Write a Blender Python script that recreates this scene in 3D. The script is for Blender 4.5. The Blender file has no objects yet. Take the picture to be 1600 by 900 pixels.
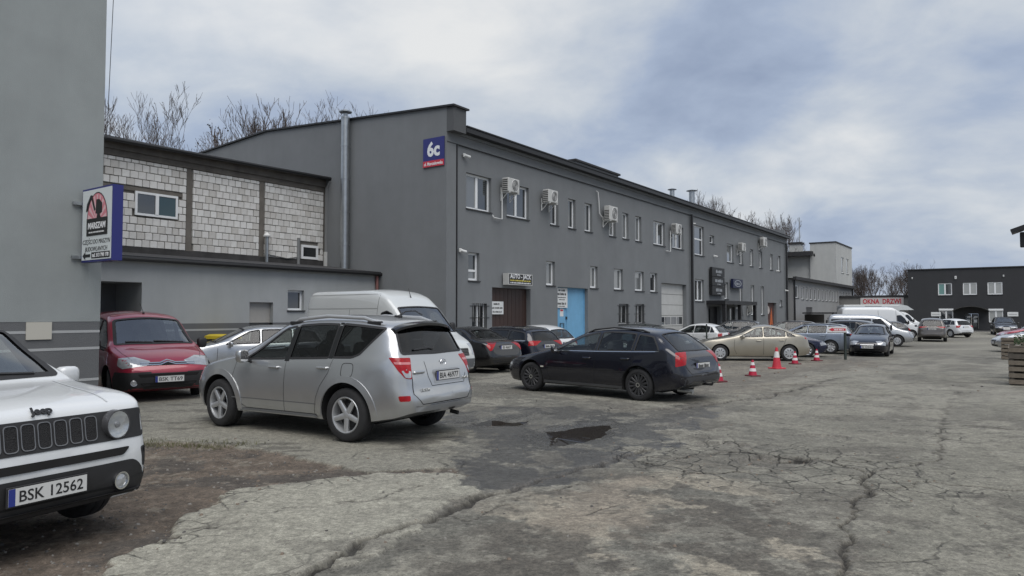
import bpy, bmesh, math, random
import numpy as np
from mathutils import Vector, Matrix
from mathutils.bvhtree import BVHTree
from mathutils.geometry import delaunay_2d_cdt

scene = bpy.context.scene
COL = scene.collection
R = math.radians
# ------------------------------------------------------------------ camera
cam_data = bpy.data.cameras.new('camera')
cam_data.lens = 24.975
cam_data.sensor_width = 36.0
cam_data.clip_start = 0.05
cam_data.clip_end = 3000
cam = bpy.data.objects.new('camera', cam_data)
cam.location = (0, 0, 1.70)
cam.rotation_euler = (R(90) + math.atan(41 / 1110), 0, 0)
COL.objects.link(cam)
scene.camera = cam
# ------------------------------------------------------------------ light
SUN_EL, SUN_AZ = 63, 170          # high soft sun behind the clouds, behind the viewer
sun_data = bpy.data.lights.new('sun', 'SUN')
sun_data.energy = 1.45
sun_data.angle = R(62)
sun_data.color = (1.0, 0.965, 0.92)
sun = bpy.data.objects.new('sun', sun_data)
sun.rotation_euler = (R(90 - SUN_EL), 0, R(180 - SUN_AZ))
COL.objects.link(sun)

world = bpy.data.worlds.new('World')
scene.world = world
world.use_nodes = True
wn, wl = world.node_tree.nodes, world.node_tree.links
wn.clear()
def wnode(t, **k):
    n = wn.new(t)
    for a, b in k.items(): setattr(n, a, b)
    return n
w_out = wnode('ShaderNodeOutputWorld')
w_bg = wnode('ShaderNodeBackground')
w_sky = wnode('ShaderNodeTexSky', sky_type='NISHITA', sun_disc=False)
w_sky.sun_elevation = R(SUN_EL); w_sky.sun_rotation = R(SUN_AZ)
w_sky.air_density = 1.2; w_sky.dust_density = 2.0
w_bg.inputs['Strength'].default_value = 0.1
w_tc = wnode('ShaderNodeTexCoord')
w_sep = wnode('ShaderNodeSeparateXYZ')
wl.new(w_tc.outputs['Generated'], w_sep.inputs[0])
def wmath(op, a, b=None):
    n = wnode('ShaderNodeMath', operation=op)
    for i, v in enumerate((a, b)):
        if v is None: continue
        if isinstance(v, (int, float)): n.inputs[i].default_value = v
        else: wl.new(v, n.inputs[i])
    return n.outputs[0]
zc = wmath('ADD', wmath('MAXIMUM', w_sep.outputs['Z'], 0.0), 0.34)
w_cmb = wnode('ShaderNodeCombineXYZ')
wl.new(wmath('DIVIDE', w_sep.outputs['X'], zc), w_cmb.inputs[0])
wl.new(wmath('DIVIDE', w_sep.outputs['Y'], zc), w_cmb.inputs[1])
w_cmb.inputs[2].default_value = 3.7
def wnoise(scale, detail, rough, dist=0.0, off=(0, 0, 0)):
    m = wnode('ShaderNodeMapping')
    m.inputs['Location'].default_value = off
    wl.new(w_cmb.outputs[0], m.inputs['Vector'])
    n = wnode('ShaderNodeTexNoise')
    n.inputs['Scale'].default_value = scale; n.inputs['Detail'].default_value = detail
    n.inputs['Roughness'].default_value = rough; n.inputs['Distortion'].default_value = dist
    wl.new(m.outputs[0], n.inputs['Vector'])
    return n.outputs['Fac']
def wramp(fac, stops):
    r = wnode('ShaderNodeValToRGB')
    els = r.color_ramp.elements
    while len(els) < len(stops): els.new(0.5)
    for e, (p, c) in zip(els, stops): e.position = p; e.color = (*c, 1) if len(c) == 3 else c
    wl.new(fac, r.inputs[0])
    return r.outputs[0]
def wmix(fac, a, b):
    m = wnode('ShaderNodeMix', data_type='RGBA')
    if isinstance(fac, (int, float)): m.inputs[0].default_value = fac
    else: wl.new(fac, m.inputs[0])
    wl.new(a, m.inputs[6]); wl.new(b, m.inputs[7])
    return m.outputs[2]
c_big = wnoise(1.15, 8, 0.50, 0.3, (2.1, 0.9, 0))
c_det = wnoise(4.2, 8, 0.55, 0.3, (4.1, 7.2, 0))
c_sum = wmath('ADD', wmath('MULTIPLY', c_big, 0.78), wmath('MULTIPLY', c_det, 0.22))
# cloud radiance before the 0.1 strength: slate-blue bases to bright broken tops
cloud = wramp(c_sum, [(0.38, (1.42, 1.74, 2.4)), (0.46, (1.92, 2.28, 2.95)), (0.54, (2.75, 3.0, 3.35)), (0.65, (3.95, 4.0, 4.02))])
cover = wramp(wnoise(0.55, 5, 0.5, 0.1, (9.0, 2.0, 0)), [(0.25, (0.88,) * 3), (0.5, (0.98,) * 3)])
wl.new(wmix(cover, w_sky.outputs[0], cloud), w_bg.inputs['Color'])
wl.new(w_bg.outputs[0], w_out.inputs['Surface'])

scene.view_settings.view_transform = 'Standard'
scene.view_settings.look = 'None'
scene.view_settings.exposure = 1.0
scene.view_settings.gamma = 1.0
scene.render.engine = 'CYCLES'
scene.cycles.max_bounces = 8
scene.cycles.transparent_max_bounces = 12
scene.cycles.use_denoising = True

# ------------------------------------------------------------------ helpers
def link(o, parent=None):
    COL.objects.link(o)
    if parent is not None: o.parent = parent
    return o
def tag(o, label=None, cat=None, group=None, kind=None):
    if label: o['label'] = label
    if cat: o['category'] = cat
    if group: o['group'] = group
    if kind: o['kind'] = kind
    return o
def empty(name, loc=(0, 0, 0), rz=0.0, parent=None):
    o = bpy.data.objects.new(name, None)
    o.empty_display_size = 0.2
    o.location = loc; o.rotation_euler = (0, 0, rz)
    return link(o, parent)
def mesh_obj(name, me, parent=None, loc=None, rot=None):
    o = bpy.data.objects.new(name, me)
    if loc is not None: o.location = loc
    if rot is not None: o.rotation_euler = rot
    return link(o, parent)
def copy_tree(o, parent=None):
    c = o.copy(); COL.objects.link(c); c.parent = parent
    for ch in list(o.children): copy_tree(ch, c)
    return c

class MB:
    def __init__(s): s.v = []; s.f = []; s.m = []
    def add(s, verts, faces, mi=0):
        b = len(s.v); s.v += [tuple(p) for p in verts]
        s.f += [tuple(b + i for i in f) for f in faces]; s.m += [mi] * len(faces)
        return s
    def box(s, x0, x1, y0, y1, z0, z1, mi=0, M=None):
        p = [(x0, y0, z0), (x1, y0, z0), (x1, y1, z0), (x0, y1, z0), (x0, y0, z1), (x1, y0, z1), (x1, y1, z1), (x0, y1, z1)]
        if M is not None: p = [tuple(M @ Vector(q)) for q in p]
        return s.add(p, [(3, 2, 1, 0), (4, 5, 6, 7), (0, 1, 5, 4), (1, 2, 6, 5), (2, 3, 7, 6), (3, 0, 4, 7)], mi)
    def cbox(s, x0, x1, y0, y1, z0, z1, c=0.01, mi=0, M=None):
        """box with all edges chamfered by c"""
        X = [x0, x1]; Y = [y0, y1]; Z = [z0, z1]; vs = []; idx = {}
        for i in (0, 1):
            for j in (0, 1):
                for k in (0, 1):
                    sx, sy, sz = (c if i == 0 else -c), (c if j == 0 else -c), (c if k == 0 else -c)
                    for a, q in enumerate(((X[i], Y[j] + sy, Z[k] + sz), (X[i] + sx, Y[j], Z[k] + sz), (X[i] + sx, Y[j] + sy, Z[k]))):
                        idx[(i, j, k, a)] = len(vs); vs.append(q)
        I = lambda i, j, k, a: idx[(i, j, k, a)]
        fs = []
        for i in (0, 1):
            q = [I(i, 0, 0, 0), I(i, 1, 0, 0), I(i, 1, 1, 0), I(i, 0, 1, 0)]; fs.append(q if i else q[::-1])
            q = [I(0, i, 0, 1), I(0, i, 1, 1), I(1, i, 1, 1), I(1, i, 0, 1)]; fs.append(q if i else q[::-1])
            q = [I(0, 0, i, 2), I(1, 0, i, 2), I(1, 1, i, 2), I(0, 1, i, 2)]; fs.append(q if i else q[::-1])
        for j in (0, 1):
            for k in (0, 1):
                fs.append([I(0, j, k, 1), I(1, j, k, 1), I(1, j, k, 2), I(0, j, k, 2)])
        for i in (0, 1):
            for k in (0, 1):
                fs.append([I(i, 0, k, 0), I(i, 1, k, 0), I(i, 1, k, 2), I(i, 0, k, 2)])
        for i in (0, 1):
            for j in (0, 1):
                fs.append([I(i, j, 0, 0), I(i, j, 1, 0), I(i, j, 1, 1), I(i, j, 0, 1)])
        for i in (0, 1):
            for j in (0, 1):
                for k in (0, 1): fs.append([I(i, j, k, 0), I(i, j, k, 1), I(i, j, k, 2)])
        if M is not None: vs = [tuple(M @ Vector(q)) for q in vs]
        return s.add(vs, fs, mi)
    def tube(s, pts, r, n=8, mi=0, cap=True):
        pts = [Vector(p) for p in pts]
        rs = r if isinstance(r, (list, tuple)) else [r] * len(pts)
        rings = []; prev = None
        for i, p in enumerate(pts):
            d = (pts[min(i + 1, len(pts) - 1)] - pts[max(i - 1, 0)])
            d = d.normalized() if d.length > 1e-9 else Vector((0, 0, 1))
            a = prev if prev is not None else (Vector((0, 0, 1)) if abs(d.z) < 0.9 else Vector((1, 0, 0)))
            a = (a - d * a.dot(d)); a = a.normalized() if a.length > 1e-6 else d.orthogonal().normalized()
            prev = a; b = d.cross(a)
            rings.append([p + (a * math.cos(2 * math.pi * k / n) + b * math.sin(2 * math.pi * k / n)) * rs[i] for k in range(n)])
        fs = []
        for i in range(len(rings) - 1):
            for k in range(n): fs.append((i * n + k, i * n + (k + 1) % n, (i + 1) * n + (k + 1) % n, (i + 1) * n + k))
        if cap: fs += [tuple(range(n))[::-1], tuple((len(rings) - 1) * n + k for k in range(n))]
        return s.add([q for rg in rings for q in rg], fs, mi)
    def lathe(s, prof, n=24, mi=0, M=None, closed=False):
        """prof: (r, h) revolved about local z"""
        vs = []
        for r, h in prof:
            for k in range(n):
                a = 2 * math.pi * k / n; vs.append((r * math.cos(a), r * math.sin(a), h))
        fs = []; m = len(prof)
        for i in range(m if closed else m - 1):
            j = (i + 1) % m
            for k in range(n): fs.append((i * n + k, i * n + (k + 1) % n, j * n + (k + 1) % n, j * n + k))
        if M is not None: vs = [tuple(M @ Vector(q)) for q in vs]
        return s.add(vs, fs, mi)
    def prism(s, poly, a, b, fn, mi=0):
        """poly in 2D, fn(p,q,h)->3D, between heights a and b"""
        n = len(poly)
        vs = [fn(p, q, a) for p, q in poly] + [fn(p, q, b) for p, q in poly]
        fs = [tuple(range(n))[::-1], tuple(range(n, 2 * n))] + [(i, (i + 1) % n, n + (i + 1) % n, n + i) for i in range(n)]
        return s.add(vs, fs, mi)
    def mesh(s, name, mats, smooth=False, angle=35):
        me = bpy.data.meshes.new(name)
        me.from_pydata(s.v, [], s.f)
        for m in (mats if isinstance(mats, (list, tuple)) else [mats]): me.materials.append(m)
        if len(set(s.m)) > 1: me.polygons.foreach_set('material_index', s.m)
        bm = bmesh.new(); bm.from_mesh(me); bmesh.ops.recalc_face_normals(bm, faces=bm.faces); bm.to_mesh(me); bm.free()
        if smooth:
            me.polygons.foreach_set('use_smooth', [True] * len(me.polygons))
            me.set_sharp_from_angle(angle=R(angle))
        me.update()
        return me
    def build(s, name, mats, parent=None, smooth=False, angle=35, loc=None, rot=None):
        return mesh_obj(name, s.mesh(name, mats, smooth, angle), parent, loc, rot)

# ------------------------------------------------------------------ materials
MATS = {}
def new_mat(name):
    m = bpy.data.materials.new(name); m.use_nodes = True
    nt = m.node_tree; nt.nodes.clear()
    out = nt.nodes.new('ShaderNodeOutputMaterial')
    return m, nt, out
def principled(nt, out, **k):
    b = nt.nodes.new('ShaderNodeBsdfPrincipled')
    for a, v in k.items():
        s = b.inputs[a.replace('_', ' ')]
        s.default_value = (*v, 1) if isinstance(v, tuple) and len(v) == 3 else v
    nt.links.new(b.outputs[0], out.inputs['Surface'])
    return b
def simple(name, col, rough=0.6, metal=0.0, spec=0.5, coat=0.0, noise=0.0, nscale=8.0, bump=0.0, bscale=60.0, emit=None, streak=0.0):
    if name in MATS: return MATS[name]
    m, nt, out = new_mat(name)
    b = principled(nt, out, Base_Color=col, Roughness=rough, Metallic=metal, Coat_Weight=coat)
    b.inputs['Specular IOR Level'].default_value = spec
    b.inputs['Coat Roughness'].default_value = 0.04
    if noise or bump or streak:
        tc = nt.nodes.new('ShaderNodeTexCoord')
    if noise or streak:
        n = nt.nodes.new('ShaderNodeTexNoise'); n.inputs['Scale'].default_value = nscale
        n.inputs['Detail'].default_value = 6; n.inputs['Roughness'].default_value = 0.6
        nt.links.new(tc.outputs['Object'], n.inputs['Vector'])
        fac = n.outputs['Fac']
        mr = nt.nodes.new('ShaderNodeMapRange')
        mr.inputs['From Min'].default_value = 0.25; mr.inputs['From Max'].default_value = 0.75
        mr.inputs['To Min'].default_value = 1 - noise; mr.inputs['To Max'].default_value = 1 + noise
        nt.links.new(fac, mr.inputs['Value'])
        val = mr.outputs[0]
        if streak:
            mp = nt.nodes.new('ShaderNodeMapping'); mp.inputs['Scale'].default_value = (0.5, 0.5, 0.10)
            nt.links.new(tc.outputs['Object'], mp.inputs['Vector'])
            n2 = nt.nodes.new('ShaderNodeTexNoise'); n2.inputs['Scale'].default_value = 1.6; n2.inputs['Detail'].default_value = 7
            n2.inputs['Roughness'].default_value = 0.65
            nt.links.new(mp.outputs[0], n2.inputs['Vector'])
            mr2 = nt.nodes.new('ShaderNodeMapRange')
            mr2.inputs['From Min'].default_value = 0.3; mr2.inputs['From Max'].default_value = 0.7
            mr2.inputs['To Min'].default_value = 1 - streak; mr2.inputs['To Max'].default_value = 1 + streak * 0.6
            nt.links.new(n2.outputs['Fac'], mr2.inputs['Value'])
            mm = nt.nodes.new('ShaderNodeMath'); mm.operation = 'MULTIPLY'
            nt.links.new(val, mm.inputs[0]); nt.links.new(mr2.outputs[0], mm.inputs[1]); val = mm.outputs[0]
        vm = nt.nodes.new('ShaderNodeVectorMath'); vm.operation = 'SCALE'
        vm.inputs[0].default_value = col
        nt.links.new(val, vm.inputs['Scale'])
        nt.links.new(vm.outputs[0], b.inputs['Base Color'])
    if bump:
        n3 = nt.nodes.new('ShaderNodeTexNoise'); n3.inputs['Scale'].default_value = bscale; n3.inputs['Detail'].default_value = 4
        nt.links.new(tc.outputs['Object'], n3.inputs['Vector'])
        bp = nt.nodes.new('ShaderNodeBump'); bp.inputs['Strength'].default_value = bump; bp.inputs['Distance'].default_value = 0.02
        nt.links.new(n3.outputs['Fac'], bp.inputs['Height'])
        nt.links.new(bp.outputs[0], b.inputs['Normal'])
    if emit:
        b.inputs['Emission Color'].default_value = (*emit[0], 1); b.inputs['Emission Strength'].default_value = emit[1]
    MATS[name] = m
    return m
def paint(name, col, metallic=0.0, rough=0.32, dirt=0.10):
    """car paint: base + clear coat with a thin film of road dust"""
    if name in MATS: return MATS[name]
    m, nt, out = new_mat(name)
    b = principled(nt, out, Base_Color=col, Roughness=rough, Metallic=metallic, Coat_Weight=1.0)
    b.inputs['Coat Roughness'].default_value = 0.03
    tc = nt.nodes.new('ShaderNodeTexCoord')
    n = nt.nodes.new('ShaderNodeTexNoise'); n.inputs['Scale'].default_value = 2.6; n.inputs['Detail'].default_value = 8; n.inputs['Roughness'].default_value = 0.65
    nt.links.new(tc.outputs['Object'], n.inputs['Vector'])
    sep = nt.nodes.new('ShaderNodeSeparateXYZ'); nt.links.new(tc.outputs['Object'], sep.inputs[0])
    low = nt.nodes.new('ShaderNodeMapRange')
    low.inputs['From Min'].default_value = 0.95; low.inputs['From Max'].default_value = 0.2
    low.inputs['To Min'].default_value = 0.02; low.inputs['To Max'].default_value = 1.0
    nt.links.new(sep.outputs['Z'], low.inputs['Value'])
    mr = nt.nodes.new('ShaderNodeMapRange'); mr.inputs['From Min'].default_value = 0.38; mr.inputs['From Max'].default_value = 0.7
    mr.inputs['To Max'].default_value = dirt * 5
    nt.links.new(n.outputs['Fac'], mr.inputs['Value'])
    mu = nt.nodes.new('ShaderNodeMath'); mu.operation = 'MULTIPLY'; mu.use_clamp = True
    nt.links.new(low.outputs[0], mu.inputs[0]); nt.links.new(mr.outputs[0], mu.inputs[1])
    mx = nt.nodes.new('ShaderNodeMix'); mx.data_type = 'RGBA'
    mx.inputs[6].default_value = (*col, 1); mx.inputs[7].default_value = (0.16, 0.145, 0.125, 1)
    nt.links.new(mu.outputs[0], mx.inputs[0]); nt.links.new(mx.outputs[2], b.inputs['Base Color'])
    inv = nt.nodes.new('ShaderNodeMath'); inv.operation = 'SUBTRACT'; inv.inputs[0].default_value = 1.0
    nt.links.new(mu.outputs[0], inv.inputs[1]); nt.links.new(inv.outputs[0], b.inputs['Coat Weight'])
    MATS[name] = m
    return m
def glass(name, tint=(0.45, 0.5, 0.5), refl=1.0, f0=0.05):
    """thin pane: Fresnel reflection over a tinted see-through sheet"""
    if name in MATS: return MATS[name]
    m, nt, out = new_mat(name)
    tr = nt.nodes.new('ShaderNodeBsdfTransparent'); tr.inputs[0].default_value = (*tint, 1)
    gl = nt.nodes.new('ShaderNodeBsdfGlossy'); gl.inputs['Roughness'].default_value = 0.015
    gl.inputs[0].default_value = (refl, refl, refl, 1)
    # Schlick reflectance of the two faces of a pane, the same from either side
    fr = nt.nodes.new('ShaderNodeLayerWeight'); fr.inputs[0].default_value = 0.5
    pw_ = nt.nodes.new('ShaderNodeMath'); pw_.operation = 'POWER'; pw_.inputs[1].default_value = 4.2
    nt.links.new(fr.outputs['Facing'], pw_.inputs[0])
    ad = nt.nodes.new('ShaderNodeMath'); ad.operation = 'MULTIPLY_ADD'; ad.use_clamp = True
    ad.inputs[1].default_value = 0.90; ad.inputs[2].default_value = f0
    nt.links.new(pw_.outputs[0], ad.inputs[0])
    mx = nt.nodes.new('ShaderNodeMixShader')
    nt.links.new(ad.outputs[0], mx.inputs[0]); nt.links.new(tr.outputs[0], mx.inputs[1]); nt.links.new(gl.outputs[0], mx.inputs[2])
    nt.links.new(mx.outputs[0], out.inputs['Surface'])
    MATS[name] = m
    return m

def text_mesh(name, body, size, mat, bold=0.0, extrude=0.002, align='CENTER', width=None, shear=0.0, space=1.0):
    """flat lettering in local xy, centred on the origin; width squeezes it to that length"""
    cu = bpy.data.curves.new(name, 'FONT')
    cu.body = body; cu.size = size; cu.offset = bold; cu.extrude = extrude; cu.shear = shear
    cu.align_x = 'CENTER'; cu.align_y = 'CENTER'; cu.resolution_u = 3; cu.space_character = space
    ob = bpy.data.objects.new(name, cu); COL.objects.link(ob)
    dg = bpy.context.evaluated_depsgraph_get()
    me = bpy.data.meshes.new_from_object(ob.evaluated_get(dg))
    bpy.data.objects.remove(ob); bpy.data.curves.remove(cu)
    co = np.empty(len(me.vertices) * 3); me.vertices.foreach_get('co', co); co = co.reshape(-1, 3)
    if len(co):
        mn, mxx = co.min(0), co.max(0)
        co[:, 0] -= (mn[0] + mxx[0]) / 2; co[:, 1] -= (mn[1] + mxx[1]) / 2
        if width: co[:, 0] *= width / max(1e-6, mxx[0] - mn[0])
        me.vertices.foreach_set('co', co.ravel())
    me.materials.clear(); me.materials.append(mat); me.update()
    return me

def hnoise(x, y, seed=0):
    """value noise on numpy arrays, 0..1"""
    x = np.asarray(x); y = np.asarray(y)
    xf_ = np.floor(x); yf_ = np.floor(y)
    fx = (x - xf_).astype(np.float32); fy = (y - yf_).astype(np.float32)
    fx = fx * fx * (3 - 2 * fx); fy = fy * fy * (3 - 2 * fy)
    ax = xf_.astype(np.int32).view(np.uint32) * np.uint32(374761393)
    by = yf_.astype(np.int32).view(np.uint32) * np.uint32(668265263) + np.uint32((seed * 1442695041) & 0xFFFFFFFF)
    def h(n):
        n = (n ^ (n >> np.uint32(13))) * np.uint32(1274126177)
        return ((n ^ (n >> np.uint32(16))) & np.uint32(0xFFFF)).astype(np.float32) * np.float32(1 / 65535.0)
    ax1 = ax + np.uint32(374761393); by1 = by + np.uint32(668265263)
    a0 = h(ax + by); a1 = h(ax1 + by); b0 = h(ax + by1); b1 = h(ax1 + by1)
    a0 += (a1 - a0) * fx; b0 += (b1 - b0) * fx
    return a0 + (b0 - a0) * fy
def fbm(x, y, s, o=5, seed=0, g=0.55):
    a = 1.0; t = 0.0; v = np.zeros(np.shape(x), np.float32)
    for k in range(o):
        v += np.float32(a) * hnoise(x * s, y * s, seed + k * 17); t += a; a *= g; s *= 2.03
    return v / t
def sstep(a, b, x):
    t = np.clip((x - a) / (b - a), 0, 1); return t * t * (3 - 2 * t)

# lie of the yard: level near the viewer, a shallow dip, level again at the far building
def G(x, y):
    t = min(1, max(0, (y - 12) / 22)); a = -0.25 * t * t * (3 - 2 * t)
    t = min(1, max(0, (y - 52) / 26)); return a + 0.22 * t * t * (3 - 2 * t)
def Gn(y): return -0.25 * sstep(12, 34, y) + 0.22 * sstep(52, 78, y)
# ------------------------------------------------------------------ the yard: one ground sheet with real relief
YARD = {
    'slabA': [(-2.71, 4.37), (-2.77, 4.68), (-2.65, 5.18), (-2.73, 5.89), (-2.68, 6.67), (-2.24, 7.17), (-1.42, 7.59), (-0.41, 7.59), (-0.17, 6.88), (-0.72, 5.77), (-1.29, 4.82), (-1.9, 3.2), (-2.9, 3.2)],
    'slabB': [(-12, 16.16), (-6.85, 12.75), (-5.0, 9.56), (-4.23, 9.46), (-3.17, 9.1), (-2.36, 8.24), (-1.38, 7.71), (-0.71, 7.9), (-0.38, 8.5), (-0.56, 9.56), (-1.01, 11.24), (-2.12, 14.81), (-5.38, 19.99), (-12, 19.99)],
    'dirt': [(-14, 2), (-2.3, 2), (-2.4, 5.5), (-2.3, 7), (-1.4, 7.45), (-0.5, 7.5), (-0.55, 7.9), (-1.4, 7.9), (-2.3, 8.5), (-3.1, 9.3), (-4.3, 9.7), (-5.2, 9.9), (-7, 13), (-14, 13)],
    'wet': [(-1.22, 12.33), (0.7, 13.02), (2.17, 12.1), (3.52, 13.11), (2.54, 10.92), (1.71, 9.56), (1.22, 8.5), (0.33, 7.36), (-0.15, 6.88), (-0.38, 7.65), (-0.35, 8.61), (-0.53, 9.56), (-0.78, 10.92)],
    'pud': [(0.32, 9.56), (0.46, 10.33), (0.99, 11.05), (1.57, 11.31), (1.57, 10.74), (1.2, 9.9), (0.72, 9.42), (0.41, 9.15)],
    'pud2': [(-0.89, 11.24), (-0.42, 11.66), (0.16, 11.58), (0.54, 12.1), (0.41, 11.38), (0.0, 10.92), (-0.58, 10.86)],
    'mott': [(-0.67, 4.68), (0.4, 7.5), (2.09, 7.81), (2.53, 6.18), (2.2, 4.0), (-0.9, 3.0)],
    'light1': [(0.49, 6.84), (1.34, 7.5), (1.05, 5.64), (0.4, 5.64)],
    'gravR': [(7.0, 34), (15, 30), (13.0, 24.5), (9.2, 21.5), (6.0, 16.4), (4.0, 15.6), (3.4, 18)],
}
CRACKS = [
    ([(-1.9, 3.6), (-1.55, 4.37), (-1.37, 4.68), (-1.09, 5.12), (-0.81, 5.7), (-0.55, 6.12), (-0.18, 6.79), (0.19, 7.22), (0.69, 7.71), (1.31, 8.61), (1.71, 9.1)], 0.062, 0.05),
    ([(2.0, 4.2), (2.33, 4.92), (2.49, 5.33), (2.73, 5.89), (3.1, 6.38), (3.44, 6.84), (3.72, 7.71), (3.68, 8.24), (3.18, 8.46)], 0.035, 0.035),
    ([(3.44, 6.84), (4.11, 7.3), (4.48, 7.17), (4.91, 6.88), (5.39, 6.72), (7, 6.9)], 0.02, 0.02),
    ([(3.72, 7.71), (4.67, 8.04), (5.49, 9.1), (6.53, 10.92), (7.77, 12.75), (10.14, 16.16)], 0.022, 0.02),
    ([(4.67, 8.04), (4.27, 8.24), (3.68, 8.24)], 0.016, 0.016),
    ([(1.6, 12.75), (2.97, 12.75), (4.96, 14.57), (6.99, 16.95), (9.15, 19.99)], 0.06, 0.04),
    ([(4.87, 16.95), (6.58, 17.48), (8.67, 18.23), (10.4, 17.84)], 0.05, 0.03),
    ([(1.23, 8.61), (1.67, 7.81), (2.17, 7.59), (2.79, 7.81)], 0.02, 0.02),
    ([(-2.6, 5.6), (-2.2, 5.75), (-1.9, 6.2), (-1.3, 6.5), (-0.9, 7.1)], 0.010, 0.012),
    ([(1.31, 8.61), (2.0, 8.5), (2.6, 8.9), (3.18, 8.46)], 0.02, 0.02),
    ([(-0.55, 6.12), (-0.3, 6.0), (0.1, 6.6), (0.7, 7.2)], 0.016, 0.014),
    ([(6.53, 10.92), (7.6, 10.3), (9.0, 10.6)], 0.022, 0.02),
    ([(7.77, 12.75), (6.0, 13.6), (4.6, 13.4)], 0.03, 0.02),
]
def poly_sd(x, y, poly):
    """signed distance to a polygon, negative inside"""
    d = np.full(x.shape, 1e9); ins = np.zeros(x.shape, bool); n = len(poly)
    for i in range(n):
        ax, ay = poly[i]; bx, by = poly[(i + 1) % n]
        ex, ey = bx - ax, by - ay
        t = np.clip(((x - ax) * ex + (y - ay) * ey) / (ex * ex + ey * ey), 0, 1)
        d = np.minimum(d, (x - ax - t * ex) ** 2 + (y - ay - t * ey) ** 2)
        c = ((ay > y) != (by > y)) & (x < (bx - ax) * (y - ay) / (by - ay + 1e-12) + ax)
        ins ^= c
    d = np.sqrt(d); return np.where(ins, -d, d)
def line_d(x, y, pts):
    d = np.full(x.shape, 1e9)
    for (ax, ay), (bx, by) in zip(pts, pts[1:]):
        ex, ey = bx - ax, by - ay
        t = np.clip(((x - ax) * ex + (y - ay) * ey) / (ex * ex + ey * ey), 0, 1)
        d = np.minimum(d, (x - ax - t * ex) ** 2 + (y - ay - t * ey) ** 2)
    return np.sqrt(d)

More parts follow.
